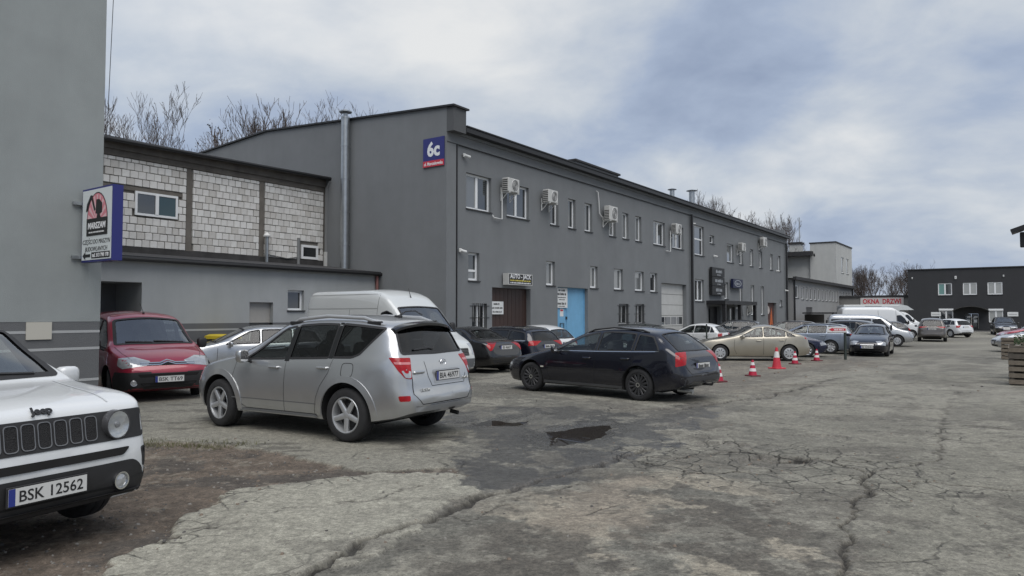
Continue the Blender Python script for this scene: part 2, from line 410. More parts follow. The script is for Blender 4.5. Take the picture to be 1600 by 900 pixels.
def yard_fields(x, y):
    wx = x + (fbm(x, y, 2.2, 5, 1) - 0.5) * 0.55 + (fbm(x, y, 14, 3, 9) - 0.5) * 0.06
    wy = y + (fbm(x, y, 2.2, 5, 2) - 0.5) * 0.55 + (fbm(x, y, 14, 3, 10) - 0.5) * 0.06
    n1 = fbm(x, y, 0.35, 5, 3); n2 = fbm(x, y, 1.3, 5, 4); n3 = fbm(x, y, 5.0, 4, 5); n4 = fbm(x, y, 22, 3, 6)
    near = 1 - sstep(14, 30, y)
    mA = 1 - sstep(-0.014, 0.014, poly_sd(wx, wy, YARD['slabA']))
    mB = 1 - sstep(-0.02, 0.02, poly_sd(wx, wy, YARD['slabB']))
    dW = poly_sd(wx, wy, YARD['wet']); mW = (1 - sstep(-0.25, 0.35, dW))
    dP = np.minimum(poly_sd(wx, wy, YARD['pud']), poly_sd(wx, wy, YARD['pud2']) + 0.08)
    mM = 1 - sstep(-0.4, 0.5, poly_sd(wx, wy, YARD['mott']))
    mL = 1 - sstep(-0.2, 0.25, poly_sd(wx, wy, YARD['light1']) + (n3 - 0.5) * 0.8)
    mG = 1 - sstep(-1.0, 1.2, poly_sd(wx, wy, YARD['gravR']) + (n2 - 0.5) * 3)
    # bare brown dirt: left of the slabs, near the white car
    dirt = (1 - sstep(-0.03, 0.04, poly_sd(wx, wy, YARD['dirt']) + (n3 - 0.5) * 0.35)) * (1 - mA) * (1 - mB)
    # base: weathered asphalt and cement patching, with ragged edges where the surface has worn through
    def rag(sc, seed, lo, hi, g=.66, o=7): return sstep(lo, hi, fbm(x, y, sc, o, seed, g))
    def over(c, c2, m): return c * (1 - m[..., None]) + np.array(c2) * m[..., None]
    slab = np.clip(mA + mB, 0, 1); rest = (1 - slab) * (1 - dirt)
    col = np.empty(x.shape + (3,)); col[:] = (0.150, 0.146, 0.128)
    col = over(col, (0.222, 0.214, 0.184), rag(.45, 3, .43, .53) * .95)
    col = over(col, (0.285, 0.274, 0.236), rag(.8, 4, .545, .585) * .6)
    right = sstep(2.2, 4.2, x - 0.25 * (y - 8)) * near
    col = over(col, (0.240, 0.232, 0.194), right * 0.55)
    col = over(col, (0.130, 0.122, 0.106), rag(1.1, 101, .535, .565) * rest * .65)
    col = over(col, (0.112, 0.102, 0.088), mM * rag(1.9, 21, .475, .51) * 0.85)
    col = over(col, (0.330, 0.300, 0.245), mM * rag(1.5, 31, .525, .55) * 0.8)
    col = over(col, (0.09, 0.085, 0.075), mM * rag(6, 33, .56, .60) * 0.5)
    col = over(col, (0.285, 0.250, 0.205), mL * 0.7)
    col = over(col, (0.175, 0.152, 0.125), mG * 0.6)
    col = over(col, (0.300, 0.292, 0.250), mA * 0.95)
    col = over(col, (0.225, 0.218, 0.188), mB * 0.95)
    col = over(col, (0.255, 0.247, 0.212), slab * rag(.9, 43, .48, .52) * .5)
    col = over(col, (0.13, 0.124, 0.108), sstep(.585, .605, fbm(x * .75 + y * .35, y * 1.9, 1.3, 7, 41, .62)) * np.clip(mB * .85 + mA * .4, 0, 1))
    dcol = np.array([0.108, 0.087, 0.070]) * (0.62 + 0.8 * n3[..., None])
    col = col * (1 - dirt[..., None]) + dcol * dirt[..., None]
    col = over(col, (0.050, 0.047, 0.044), dirt * rag(.8, 51, .55, .60) * 0.65)
    col = over(col, (0.200, 0.180, 0.150), dirt * rag(3.5, 53, .60, .63) * 0.55)
    wn_r = fbm(x, y, 1.8, 7, 77, .66) - .5
    mW2 = 1 - sstep(-.04, .07, dW - .15 + wn_r * 1.6)
    wetm = np.clip(mW2 * (0.86 - 0.5 * rag(2.2, 79, .53, .58)), 0, 1)
    col = over(col, (0.050, 0.049, 0.048), wetm * 0.96)
    # worn tracks down the road and towards the far end
    tr = sstep(0.50, 0.58, fbm(x * 0.8 - y * 0.55, y * 0.12, 1.0, 6, 61, .62)) * (1 - slab)
    col = over(col, (0.125, 0.12, 0.108), tr * 0.45 * sstep(8, 13, y))
    lt = sstep(0.54, 0.60, fbm(x * 0.7 - y * 0.45, y * 0.2, 1.0, 6, 66, .62)) * (1 - slab)
    col = over(col, (0.29, 0.28, 0.245), lt * 0.5 * sstep(10, 15, y))
    col = over(col, (0.30, 0.29, 0.25), rag(3.0, 111, .60, .63) * rest * (1 - mW2) * 0.4)
    col = over(col, (0.075, 0.071, 0.064), rag(5.5, 121, .64, .67) * rest * 0.55)
    col *= (0.75 + 0.08 * mA + 0.12 * dirt - 0.02 * mB)[..., None] * np.array([1.0, 0.99, 0.955])
    # fine speckle
    col *= (0.80 + 0.40 * n4)[..., None] * (0.88 + 0.24 * n3)[..., None]
    z = Gn(y)
    relief = (fbm(x, y, 0.5, 4, 71) - 0.5) * 0.05 + ((n3 - 0.5) * 0.009 + (n4 - 0.5) * 0.007) * (1 - 0.75 * slab)
    z = z + relief * near
    z = z + 0.020 * mA + 0.016 * mB - 0.012 * dirt + (n4 - 0.5) * 0.02 * dirt * near
    z = z - 0.075 * (1 - sstep(-0.30, 0.12, dP))
    # potholes
    for (hx, hy, hr, dp) in ((3.06, 8.24, 0.36, 0.05), (2.75, 9.35, 0.3, 0.04), (4.3, 9.9, 0.3, 0.03), (5.8, 14.8, 0.7, 0.04)):
        q = np.sqrt(((x - hx) / 1.25) ** 2 + (y - hy) ** 2) + (n3 - 0.5) * 0.25
        m = 1 - sstep(hr * 0.72, hr, q); z = z - dp * m
        ring = (1 - sstep(0, 0.05, np.abs(q - hr * 0.9)))
        col = over(col, (0.10, 0.094, 0.084), np.clip(ring * 0.6 + m * 0.3, 0, 1))
    crk = np.zeros(x.shape)
    cx = x + (fbm(x, y, 2.6, 6, 81, .62) - 0.5) * 0.42; cy = y + (fbm(x, y, 2.6, 6, 82, .62) - 0.5) * 0.42
    for pts, w, dp in CRACKS:
        d = line_d(cx, cy, pts); ww = w * (0.35 + 1.3 * fbm(x, y, 3.0, 3, 91))
        m = 1 - sstep(ww * 0.35, ww, d); crk = np.maximum(crk, m)
        z = z - dp * m * near
        rim = (1 - sstep(0, ww * 3.5, d)) * 0.35
        col = over(col, (0.11, 0.10, 0.088), np.clip(rim, 0, 1))
    col = over(col, (0.028, 0.026, 0.023), crk * 0.93)
    # where hairline crazing shows (edges of slabs and the broken strip on the right)
    edgeA = 1 - sstep(0.0, 0.55, np.abs(poly_sd(wx, wy, YARD['slabA'])))
    craz = np.clip(edgeA * (1 - sstep(-1.7, -0.9, x)) * 1.2 + (1 - sstep(0.1, 0.9, np.minimum(line_d(x, y, CRACKS[1][0]), line_d(x, y, CRACKS[9][0])))) * 0.9 * sstep(0.42, 0.56, n2) + (1 - sstep(-.2, .9, poly_sd(wx, wy, [(1.4, 8.6), (2.6, 9.6), (4.1, 8.4), (4.3, 7.0), (2.9, 6.9), (2.0, 7.5)]))) * 1.1, 0, 1) * (1 - dirt)
    wet = np.clip(wetm * 0.8 + (1 - sstep(-0.1, 0.4, dP)) * 0.6, 0, 1)
    return z, np.clip(col * 1.14, 0.01, 0.6), wet, craz, dirt

def axis_steps(lo, hi, fine_lo, fine_hi, d, g, far_at, g2):
    a = list(np.arange(fine_lo, fine_hi, d))
    v, s = a[-1], d
    while v < hi:
        s = max(d, g * abs(v - fine_hi) + d) if v < far_at else max(s, g2 * abs(v)); v += s; a.append(v)
    b = []; v, s = a[0], d
    while v > lo:
        s = max(d, g * abs(fine_lo - v) + d) if v > -far_at else max(s, g2 * abs(v)); v -= s; b.append(v)
    return np.array(b[::-1] + a)
xs = axis_steps(-320, 420, -3.6, 4.8, 0.021, 0.022, 22, 0.14)
ys = axis_steps(-60, 520, 4.2, 8.2, 0.0165, 0.0062, 40, 0.06)
XX, YY = np.meshgrid(xs, ys)
zz, cc, wetv, crazv, dirtv = yard_fields(XX, YY)
def ground_z(x, y):
    z, *_ = yard_fields(np.array([float(x)]), np.array([float(y)])); return float(z[0])
nxg, nyg = len(xs), len(ys)
me = bpy.data.meshes.new('ground')
me.vertices.add(nxg * nyg)
me.vertices.foreach_set('co', np.stack([XX, YY, zz], -1).astype(np.float32).ravel())
ii = (np.arange(nyg - 1)[:, None] * nxg + np.arange(nxg - 1)[None, :]).ravel()
quads = np.stack([ii, ii + 1, ii + 1 + nxg, ii + nxg], -1).astype(np.int32)
me.loops.add(quads.size); me.loops.foreach_set('vertex_index', quads.ravel())
me.polygons.add(len(quads)); me.polygons.foreach_set('loop_start', np.arange(0, quads.size, 4, dtype=np.int32))
me.polygons.foreach_set('use_smooth', np.ones(len(quads), bool))
me.update(calc_edges=True)
ca = me.color_attributes.new('tint', 'FLOAT_COLOR', 'POINT')
ca.data.foreach_set('color', np.concatenate([cc, np.ones(cc.shape[:2] + (1,))], -1).astype(np.float32).ravel())
cb = me.color_attributes.new('state', 'FLOAT_COLOR', 'POINT')
cb.data.foreach_set('color', np.stack([wetv, crazv, dirtv, np.ones_like(wetv)], -1).astype(np.float32).ravel())
def ground_material():
    m, nt, out = new_mat('broken_paving'); L = nt.links
    b = principled(nt, out, Roughness=0.9)
    N = nt.nodes.new
    a1 = N('ShaderNodeVertexColor'); a1.layer_name = 'tint'
    a2 = N('ShaderNodeVertexColor'); a2.layer_name = 'state'
    sp = N('ShaderNodeSeparateColor'); L.new(a2.outputs[0], sp.inputs[0])
    tc = N('ShaderNodeTexCoord')
    def noise(sc, det=5, ro=0.6):
        n = N('ShaderNodeTexNoise'); n.inputs['Scale'].default_value = sc; n.inputs['Detail'].default_value = det; n.inputs['Roughness'].default_value = ro
        L.new(tc.outputs['Object'], n.inputs['Vector']); return n
    def mrange(v, a, b_, c, d):
        n = N('ShaderNodeMapRange'); n.inputs['From Min'].default_value = a; n.inputs['From Max'].default_value = b_
        n.inputs['To Min'].default_value = c; n.inputs['To Max'].default_value = d; L.new(v, n.inputs['Value']); return n.outputs[0]
    def mth(op, a, c):
        n = N('ShaderNodeMath'); n.operation = op; n.use_clamp = False
        for i, v in enumerate((a, c)):
            if isinstance(v, (int, float)): n.inputs[i].default_value = v
            else: L.new(v, n.inputs[i])
        return n.outputs[0]
    grit = noise(75, 4, 0.7); grit2 = noise(260, 2, 0.6); mid = noise(9, 7, 0.65)
    vo = N('ShaderNodeTexVoronoi'); vo.inputs['Scale'].default_value = 120; L.new(tc.outputs['Object'], vo.inputs['Vector'])
    # hairline crazing
    wv = N('ShaderNodeVectorMath'); wv.operation = 'MULTIPLY_ADD'; wv.inputs[1].default_value = (0.22,) * 3
    dn = noise(2.4, 4, 0.6); L.new(dn.outputs['Color'], wv.inputs[0]); L.new(tc.outputs['Object'], wv.inputs[2])
    ve = N('ShaderNodeTexVoronoi'); ve.feature = 'DISTANCE_TO_EDGE'; ve.inputs['Scale'].default_value = 3.1; L.new(wv.outputs[0], ve.inputs['Vector'])
    ve2 = N('ShaderNodeTexVoronoi'); ve2.feature = 'DISTANCE_TO_EDGE'; ve2.inputs['Scale'].default_value = 0.55; L.new(wv.outputs[0], ve2.inputs['Vector'])
    c1 = mth('MULTIPLY', mth('MULTIPLY', mrange(ve.outputs['Distance'], 0.012, 0.04, 1, 0), sp.outputs[1]), mrange(mid.outputs['Fac'], 0.36, 0.55, 0.25, 1))
    c2 = mth('MULTIPLY', mrange(ve2.outputs['Distance'], 0.002, 0.007, 1, 0), mrange(noise(0.45, 4).outputs['Fac'], 0.52, 0.6, 0, 0.8))
    c2 = mth('MULTIPLY', c2, mth('SUBTRACT', 1.0, sp.outputs[2]))
    crack = mth('MAXIMUM', c1, c2)
    s1 = mrange(grit.outputs['Fac'], 0.3, 0.7, 0.72, 1.28); s2 = mrange(grit2.outputs['Fac'], 0.3, 0.7, 0.74, 1.26)
    s3 = mrange(mid.outputs['Fac'], 0.3, 0.7, 0.78, 1.2)
    pit = N('ShaderNodeTexVoronoi'); pit.inputs['Scale'].default_value = 26; L.new(tc.outputs['Object'], pit.inputs['Vector'])
    pits = mrange(pit.outputs['Distance'], 0.10, 0.22, 0.55, 1.0)
    mid2 = noise(27, 6, 0.72); s4 = mrange(mid2.outputs['Fac'], 0.33, 0.67, 0.62, 1.36)
    sc = mth('MULTIPLY', mth('MULTIPLY', s1, s2), mth('MULTIPLY', s3, mth('MULTIPLY', s4, pits)))
    peb = mrange(vo.outputs['Color'], 0.86, 0.95, 1.0, 1.45)
    sc = mth('MULTIPLY', sc, peb)
    sc = mth('MULTIPLY', sc, mth('SUBTRACT', 1.0, mth('MULTIPLY', crack, 0.78)))
    vs = N('ShaderNodeVectorMath'); vs.operation = 'SCALE'; L.new(a1.outputs[0], vs.inputs[0]); L.new(sc, vs.inputs['Scale'])
    L.new(vs.outputs[0], b.inputs['Base Color'])
    ro = mrange(mth('MULTIPLY', sp.outputs[0], mrange(mid.outputs['Fac'], 0.35, 0.65, 0.6, 1.3)), 0.0, 1.0, 0.93, 0.2)
    L.new(ro, b.inputs['Roughness'])
    h = mth('ADD', mth('MULTIPLY', grit.outputs['Fac'], 0.6), mth('MULTIPLY', grit2.outputs['Fac'], 0.3))
    h = mth('ADD', h, mth('MULTIPLY', mid.outputs['Fac'], 0.3))
    h = mth('ADD', h, mth('MULTIPLY', mid2.outputs['Fac'], 0.8))
    h = mth('SUBTRACT', h, mth('MULTIPLY', crack, 1.2))
    bp = N('ShaderNodeBump'); bp.inputs['Strength'].default_value = 0.75; bp.inputs['Distance'].default_value = 0.014
    L.new(h, bp.inputs['Height']); L.new(bp.outputs[0], b.inputs['Normal'])
    return m
me.materials.append(ground_material())
tag(mesh_obj('ground', me), 'broken grey concrete and asphalt yard with cracks and dirt patches', None, None, 'structure')

# puddles: level water lying in the hollows
def puddle(poly, z, label):
    m, nt, out = (None, None, None)
    if 'puddle_water' not in MATS:
        m, nt, out = new_mat('puddle_water')
        b = principled(nt, out, Base_Color=(0.032, 0.028, 0.024), Roughness=0.015); b.inputs['IOR'].default_value = 1.33
        MATS['puddle_water'] = m
    c = [sum(p[i] for p in poly) / len(poly) for i in (0, 1)]
    mb = MB(); big = [((p[0] - c[0]) * 1.35, (p[1] - c[1]) * 1.35, 0) for p in poly]
    mb.add(big, [tuple(range(len(big)))])
    o = mb.build('puddle', MATS['puddle_water'], None, loc=(c[0], c[1], z))
    tag(o, label, None, None, 'structure')
def pud_level(poly):
    c = [sum(p[i] for p in poly) / len(poly) for i in (0, 1)]
    a_ = np.linspace(0, 1, 60); q_ = np.array([[c[0] + (p[0] - c[0]) * .98, c[1] + (p[1] - c[1]) * .98] for p in poly]); ring = np.concatenate([q_[i] + (q_[(i + 1) % len(q_)] - q_[i]) * a_[:, None] for i in range(len(q_))])
    return float(np.percentile(yard_fields(ring[:, 0], ring[:, 1])[0], 22))
puddle(YARD['pud'], pud_level(YARD['pud']) - 0.004, 'shallow brown puddle in the hollow between the silver and navy cars')
puddle(YARD['pud2'], pud_level(YARD['pud2']) - 0.012, 'thin dark puddle behind the silver car tailgate')
# loose chips and crumbs of broken paving
rng = np.random.default_rng(5)
def scatter_stones(name, n, region, smin, smax, mats, label, zoff=0.0):
    x0, x1, y0, y1 = region
    px = rng.uniform(x0, x1, n * 4); py = rng.uniform(y0, y1, n * 4)
    _, _, wv_, cz_, dv_ = yard_fields(px, py)
    keep = rng.uniform(size=n * 4) < np.clip(dv_ + cz_ * 0.35 + 0.06, 0, 1)
    px, py = px[keep][:n], py[keep][:n]
    pz = yard_fields(px, py)[0]
    mb = MB()
    for x, y, z in zip(px, py, pz):
        s = smin + (smax - smin) * rng.uniform() ** 3
        a = rng.uniform(0, 6.3); k = 5
        ring = [(x + math.cos(a + 6.283 * i / k) * s * rng.uniform(.7, 1.2), y + math.sin(a + 6.283 * i / k) * s * rng.uniform(.7, 1.2)) for i in range(k)]
        vs = [(q[0], q[1], z - 0.004) for q in ring] + [(x + (q[0] - x) * .6, y + (q[1] - y) * .6, z + s * rng.uniform(.35, .7)) for q in ring]
        mb.add(vs, [(i, (i + 1) % k, k + (i + 1) % k, k + i) for i in range(k)] + [tuple(range(k, 2 * k))], int(rng.integers(0, len(mats))))
    tag(mb.build(name, mats), label, None, None, 'stuff')
st = [simple('chip_grey', (0.21, 0.2, 0.18), 0.9), simple('chip_brown', (0.17, 0.135, 0.105), 0.9), simple('chip_dark', (0.09, 0.085, 0.08), 0.9)]
scatter_stones('gravel', 2400, (-4.6, 6.0, 4.0, 11.5), 0.003, 0.022, st, 'loose chips of broken paving and gravel on the yard')
scatter_stones('gravel', 900, (3.0, 14.0, 14.5, 30), 0.012, 0.05, st, 'loose gravel around the traffic cones')
# dead grass tufts along the slab edge beside the white car
gm = simple('dead_grass', (0.10, 0.10, 0.045), 0.9)
mb = MB()
gt_ = rng.uniform(size=700); gx_ = -5.2 + 1.7 * gt_ + rng.normal(0, .18, 700); gy_ = 9.45 - 0.25 * gt_ + rng.normal(0, .10, 700)
gz_ = yard_fields(gx_, gy_)[0]
for x, y, z in zip(gx_, gy_, gz_):
    h = rng.uniform(.02, .07); dx, dy = rng.normal(0, .025, 2); w = .003
    mb.add([(x - w, y, z), (x + w, y, z), (x + dx, y + dy, z + h)], [(0, 1, 2)])
tag(mb.build('grass', gm), 'short dead grass along the slab edge beside the white car', None, None, 'stuff')
# ------------------------------------------------------------------ buildings
TH = math.atan(790 / 1110)
U = (math.sin(TH), math.cos(TH))            # along the long facade, away from the viewer
NRM = (U[1], -U[0])                          # out of the facade, towards the yard
RZ = math.atan2(U[1], U[0])                  # local x = U, local y = into the building
CX, CY = -2.4126, 26.0                       # near corner of the long grey building
def on_facade(t, s=0.0): return (CX + U[0] * t - NRM[0] * s, CY + U[1] * t - NRM[1] * s)

def stucco(name, col, mottle=0.07, streak=0.06):
    return simple(name, col, 0.92, noise=mottle, nscale=1.1, streak=streak, bump=0.45, bscale=110)
m_grey = stucco('grey_render', (0.186, 0.195, 0.201), 0.06, 0.07)
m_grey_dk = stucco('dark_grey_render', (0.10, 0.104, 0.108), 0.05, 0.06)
m_annex = stucco('pale_grey_render', (0.39, 0.405, 0.405), 0.06, 0.09)
m_left = stucco('near_grey_render', (0.30, 0.322, 0.318), 0.09, 0.07)
m_stripe_d = stucco('dark_band', (0.14, 0.144, 0.148), 0.05, 0.05)
m_stripe_l = stucco('light_band', (0.42, 0.43, 0.43), 0.04, 0.05)
m_anthr = stucco('anthracite_render', (0.042, 0.043, 0.046), 0.06, 0.08)
m_light = stucco('light_render', (0.48, 0.485, 0.465), 0.05, 0.09)
m_low = stucco('mid_grey_render', (0.30, 0.303, 0.303), 0.05, 0.07)
m_black = simple('black_metal', (0.012, 0.012, 0.013), 0.45)
m_roof = simple('roof_felt', (0.035, 0.035, 0.037), 0.85, noise=0.15)
m_pvc = simple('white_pvc', (0.80, 0.81, 0.81), 0.4)
m_sill = simple('dark_sill', (0.035, 0.035, 0.037), 0.5)
m_bar = simple('black_bars', (0.02, 0.02, 0.02), 0.5)
m_conc = simple('raw_concrete', (0.155, 0.14, 0.122), 0.95, noise=0.22, nscale=3.0, streak=0.25, bump=0.4, bscale=40)
m_mortar = simple('mortar', (0.17, 0.158, 0.14), 0.95, noise=0.25, nscale=9)
m_galv = simple('galvanised_steel', (0.42, 0.44, 0.45), 0.38, metal=0.9, noise=0.15, nscale=5)
m_white = simple('white_metal', (0.66, 0.665, 0.65), 0.45)
m_offw = simple('aged_white_metal', (0.50, 0.50, 0.48), 0.5, noise=0.1, nscale=6)
m_pane = []
for i, c in enumerate([(0.018, 0.02, 0.022), (0.035, 0.04, 0.043), (0.15, 0.158, 0.16)]):
    m_pane.append(simple('window_glass_%d' % i, c, 0.03, spec=1.0, coat=1.0))
m_blind = simple('window_with_blind', (0.34, 0.35, 0.34), 0.12, spec=0.8, noise=0.06, nscale=30)
m_teal = simple('teal_blind', (0.16, 0.30, 0.28), 0.12, spec=0.8)
m_brown = simple('brown_steel_door', (0.045, 0.024, 0.019), 0.5, noise=0.12, nscale=2.5, streak=0.15)
m_blue = simple('sky_blue_steel_door', (0.17, 0.40, 0.62), 0.5, noise=0.10, nscale=2.0, streak=0.12)
m_gate = simple('white_gate', (0.50, 0.50, 0.48), 0.5, noise=0.08, nscale=3)
m_dkdoor = simple('dark_door', (0.018, 0.018, 0.02), 0.35)
m_signw = simple('sign_white', (0.70, 0.71, 0.70), 0.5, noise=0.05, nscale=7)
m_ink = simple('sign_black', (0.012, 0.012, 0.013), 0.5)
m_signb = simple('sign_blue', (0.022, 0.026, 0.16), 0.42)
m_red = simple('sign_red', (0.52, 0.03, 0.05), 0.45)
m_tx_w = simple('lettering_white', (0.75, 0.76, 0.77), 0.5)
m_tx_y = simple('lettering_yellow', (0.62, 0.52, 0.10), 0.5)
m_pink = simple('sign_pink', (0.60, 0.21, 0.25), 0.5)

def wall_with_holes(mb, fn, L0, L1, z0, z1, holes, depth=0.18, mi=0):
    """flat wall with rectangular openings (t0,t1,z0,z1) and their reveals; fn(t,z,o), o outward"""
    ts = sorted({L0, L1} | {h[0] for h in holes} | {h[1] for h in holes})
    zs = sorted({z0, z1} | {h[2] for h in holes} | {h[3] for h in holes})
    ts = [t for t in ts if L0 <= t <= L1]; zs = [z for z in zs if z0 <= z <= z1]
    for a, b in zip(ts, ts[1:]):
        run = None
        for c, d in zip(zs, zs[1:]):
            tm, zm = (a + b) / 2, (c + d) / 2
            solid = not any(h[0] < tm < h[1] and h[2] < zm < h[3] for h in holes)
            if solid: run = (run[0], d) if run else (c, d)
            if (not solid or d == zs[-1]) and run:
                mb.add([fn(a, run[0], 0), fn(b, run[0], 0), fn(b, run[1], 0), fn(a, run[1], 0)], [(0, 1, 2, 3)], mi); run = None
    for h in holes:
        a, b, c, d = h[:4]; dp = h[4] if len(h) > 4 else depth
        for p, q in (((a, c), (b, c)), ((b, c), (b, d)), ((b, d), (a, d)), ((a, d), (a, c))):
            mb.add([fn(p[0], p[1], 0), fn(q[0], q[1], 0), fn(q[0], q[1], -dp), fn(p[0], p[1], -dp)], [(0, 1, 2, 3)], mi)

def fbox(mb, fn, t0, t1, z0, z1, o0, o1, mi=0):
    vs = [fn(t, z, o) for o in (o0, o1) for t, z in ((t0, z0), (t1, z0), (t1, z1), (t0, z1))]
    mb.add(vs, [(0, 1, 2, 3), (7, 6, 5, 4), (0, 4, 5, 1), (1, 5, 6, 2), (2, 6, 7, 3), (3, 7, 4, 0)], mi)

def add_window(parent, fn, t0, t1, z0, z1, sashes=1, recess=0.14, pane=0, transom=None, sill=True, fw=0.07, bars=False, shutter=False, grid=None):
    """PVC window in an opening: frame, panes and sill"""
    mb = MB(); o1 = -recess; o0 = -recess - 0.06
    fbox(mb, fn, t0, t1, z0, z0 + fw, o0, o1); fbox(mb, fn, t0, t1, z1 - fw, z1, o0, o1)
    fbox(mb, fn, t0, t0 + fw, z0 + fw, z1 - fw, o0, o1); fbox(mb, fn, t1 - fw, t1, z0 + fw, z1 - fw, o0, o1)
    ins = [(t0 + fw, t1 - fw, z0 + fw, z1 - fw)]
    if sashes == 2:
        m = (t0 + t1) / 2; fbox(mb, fn, m - fw * 0.75, m + fw * 0.75, z0 + fw, z1 - fw, o0, o1 + 0.012)
        ins = [(t0 + fw, m - fw * 0.75, z0 + fw, z1 - fw), (m + fw * 0.75, t1 - fw, z0 + fw, z1 - fw)]
    if transom:
        new = []
        for a, b, c, d in ins:
            zt = z0 + (z1 - z0) * transom
            fbox(mb, fn, a, b, zt - fw * 0.5, zt + fw * 0.5, o0, o1); new += [(a, b, c, zt - fw * 0.5), (a, b, zt + fw * 0.5, d)]
        ins = new
    w = mb.build('window', m_pvc, parent)
    for k, (a, b, c, d) in enumerate(ins):
        pm = pane[k % len(pane)] if isinstance(pane, (list, tuple)) else pane
        pm = m_pane[pm] if isinstance(pm, int) else pm
        p = MB(); fbox(p, fn, a, b, c, d, o0 + 0.02, o0 + 0.035); p.build('pane', pm, w)
    if sill:
        s = MB(); fbox(s, fn, t0 - 0.03, t1 + 0.03, z0 - 0.045, z0 - 0.003, -recess, 0.05); s.build('sill', m_sill, w)
    if bars:
        g = MB(); n = max(3, int((t1 - t0) / 0.13))
        for i in range(n + 1):
            t = t0 + 0.02 + (t1 - t0 - 0.04) * i / n; fbox(g, fn, t - 0.009, t + 0.009, z0, z1, -0.03, -0.012)
        for z in (z0 + 0.08, (z0 + z1) / 2, z1 - 0.10): fbox(g, fn, t0 - 0.14, t1 + 0.14, z - 0.014, z + 0.014, -0.012, 0.012)
        g.build('window_bars', m_bar, w)
    if shutter:
        s = MB(); fbox(s, fn, t0 - 0.02, t1 + 0.02, z1 - 0.02, z1 + 0.16, -0.05, 0.06); s.build('shutter_box', m_pvc, w)
    return w
def place_text(me_, name, parent, fn, t, z, o, flip=1):
    """stand flat lettering on a wall: local x along the wall, local y up, facing outward"""
    a, b, c = Vector(fn(t, z, o)), Vector(fn(t + 1, z, o)), Vector(fn(t, z + 1, o))
    ex, ey = (b - a) * flip, (c - a); ez = ex.cross(ey)
    ob = mesh_obj(name, me_, parent)
    ob.matrix_local = Matrix(((ex.x, ey.x, ez.x, a.x), (ex.y, ey.y, ez.y, a.y), (ex.z, ey.z, ez.z, a.z), (0, 0, 0, 1)))
    return ob
WORD = lambda s, size, mat, **k: text_mesh('lettering', s, size, mat, **k)
def blur_line(parent, fn, t, z, o, width, h, mat, seed=0):
    """a line of writing too small to read in the photo: uneven word-shaped marks"""
    r = random.Random(seed); q = MB(); x = t - width / 2
    while x < t + width / 2 - h * .3:
        n = r.randint(2, 6)
        for _ in range(n):
            w = h * r.uniform(.28, .5)
            if x + w > t + width / 2: break
            k = r.uniform(.7, 1.0); fbox(q, fn, x, x + w, z - h / 2, z - h / 2 + h * k, o, o + .002); x += w + h * .14
        x += h * .4
    tag(q.build('lettering', mat, parent), kind='stuff')

# ---------- the long two-storey grey hall
hall = empty('industrial_hall', (CX, CY, -0.35), RZ)
tag(hall, 'long two-storey dark grey rendered industrial hall with rows of small windows', 'building')
ZB = 0.35                                    # local z of world zero
F = lambda t, z, o: (t, -o, z + ZB)          # facade: o outward = -y
LEN, DEP, EAVE = 47.1, 22.0, 8.55
wins = []
up = [(1.21, 2.80, 2), (3.86, 5.49, 2), (7.22, 7.91, 1), (8.77, 9.46, 1), (10.33, 11.09, 1), (12.88, 13.60, 1), (14.41, 15.13, 1), (15.97, 16.74, 1), (18.34, 20.0, 2), (21.11, 22.88, 2)]
for a, b, s in up: wins.append((a, b, 5.76, 7.14, s))
for a, b, s in [(31.10, 32.57, 1), (33.88, 34.83, 1), (36.51, 37.40, 1), (38.93, 39.82, 1), (42.07, 42.94, 1), (44.48, 45.38, 1)]: wins.append((a, b, 5.50, 6.84, s))
low = [(1.35, 2.04), (6.86, 7.60), (10.85, 11.64), (13.39, 14.42), (15.87, 17.03), (17.88, 18.83)]
for a, b in low: wins.append((a, b, 3.0, 4.08, 1))
for a, b in [(30.49, 31.32), (33.80, 34.57), (36.64, 37.56), (39.33, 40.23)]: wins.append((a, b, 2.8 if a < 31 else 1.65, 4.0, 1))
spec_w = [(24.76, 26.51, 5.6, 7.55, 2), (27.59, 28.48, 6.58, 7.14, 1), (24.78, 26.41, 2.57, 4.0, 2), (44.91, 45.74, 2.39, 2.94, 1)]
barred = [(1.58, 2.53, 1.0, 2.12), (13.90, 15.07, 1.18, 2.25), (15.90, 17.05, 1.17, 2.26)]
doors = {'brown': (2.86, 5.61, -0.3, 2.78), 'blue': (7.82, 10.64, -0.3, 2.95), 'gate': (19.42, 23.30, -0.3, 3.56), 'poster': (41.25, 43.87, -0.3, 2.68), 'entry': (27.2, 29.6, -0.3, 2.25), 'entry2': (31.6, 33.4, -0.3, 2.25)}
holes = [w[:4] for w in wins + spec_w] + barred + [d + (0.3,) for d in doors.values()]
holes = [h if len(h) == 5 else h + (0.24,) for h in holes]
mb = MB()
wall_with_holes(mb, lambda t, z, o: F(t, z, o - 0.05), 0.55, LEN, -0.35, EAVE - 0.45, holes, 0.24)
# corner pilaster and frieze band stand 5 cm proud
fbox(mb, F, 0.0, 0.55, -0.35, EAVE - 0.45, -0.05, 0.0)
fbox(mb, F, 0.0, LEN, EAVE - 0.45, EAVE - 0.12, -0.08, 0.0)
fbox(mb, F, 0.3, LEN, EAVE - 0.12, EAVE - 0.02, -0.08, 0.07)
# gable wall towards the viewer, with a low parapet that follows the roof
gp = [(0.0, -0.35), (DEP, -0.35), (DEP, 9.0), (16.5, 9.72), (10.8, 10.05), (0.0, 9.36)]
mb.prism([(s, z + ZB) for s, z in gp], 0.0, 0.35, lambda s, z, h: (h - 0.002, s - 0.003, z))
mb.prism([(s, z + ZB) for s, z in gp], LEN - 0.3, LEN, lambda s, z, h: (h, s + 0.052, z))
mb.box(0.3, LEN, DEP - 0.3, DEP, 0, 9.0 + ZB)
mb.build('wall', m_grey, hall)
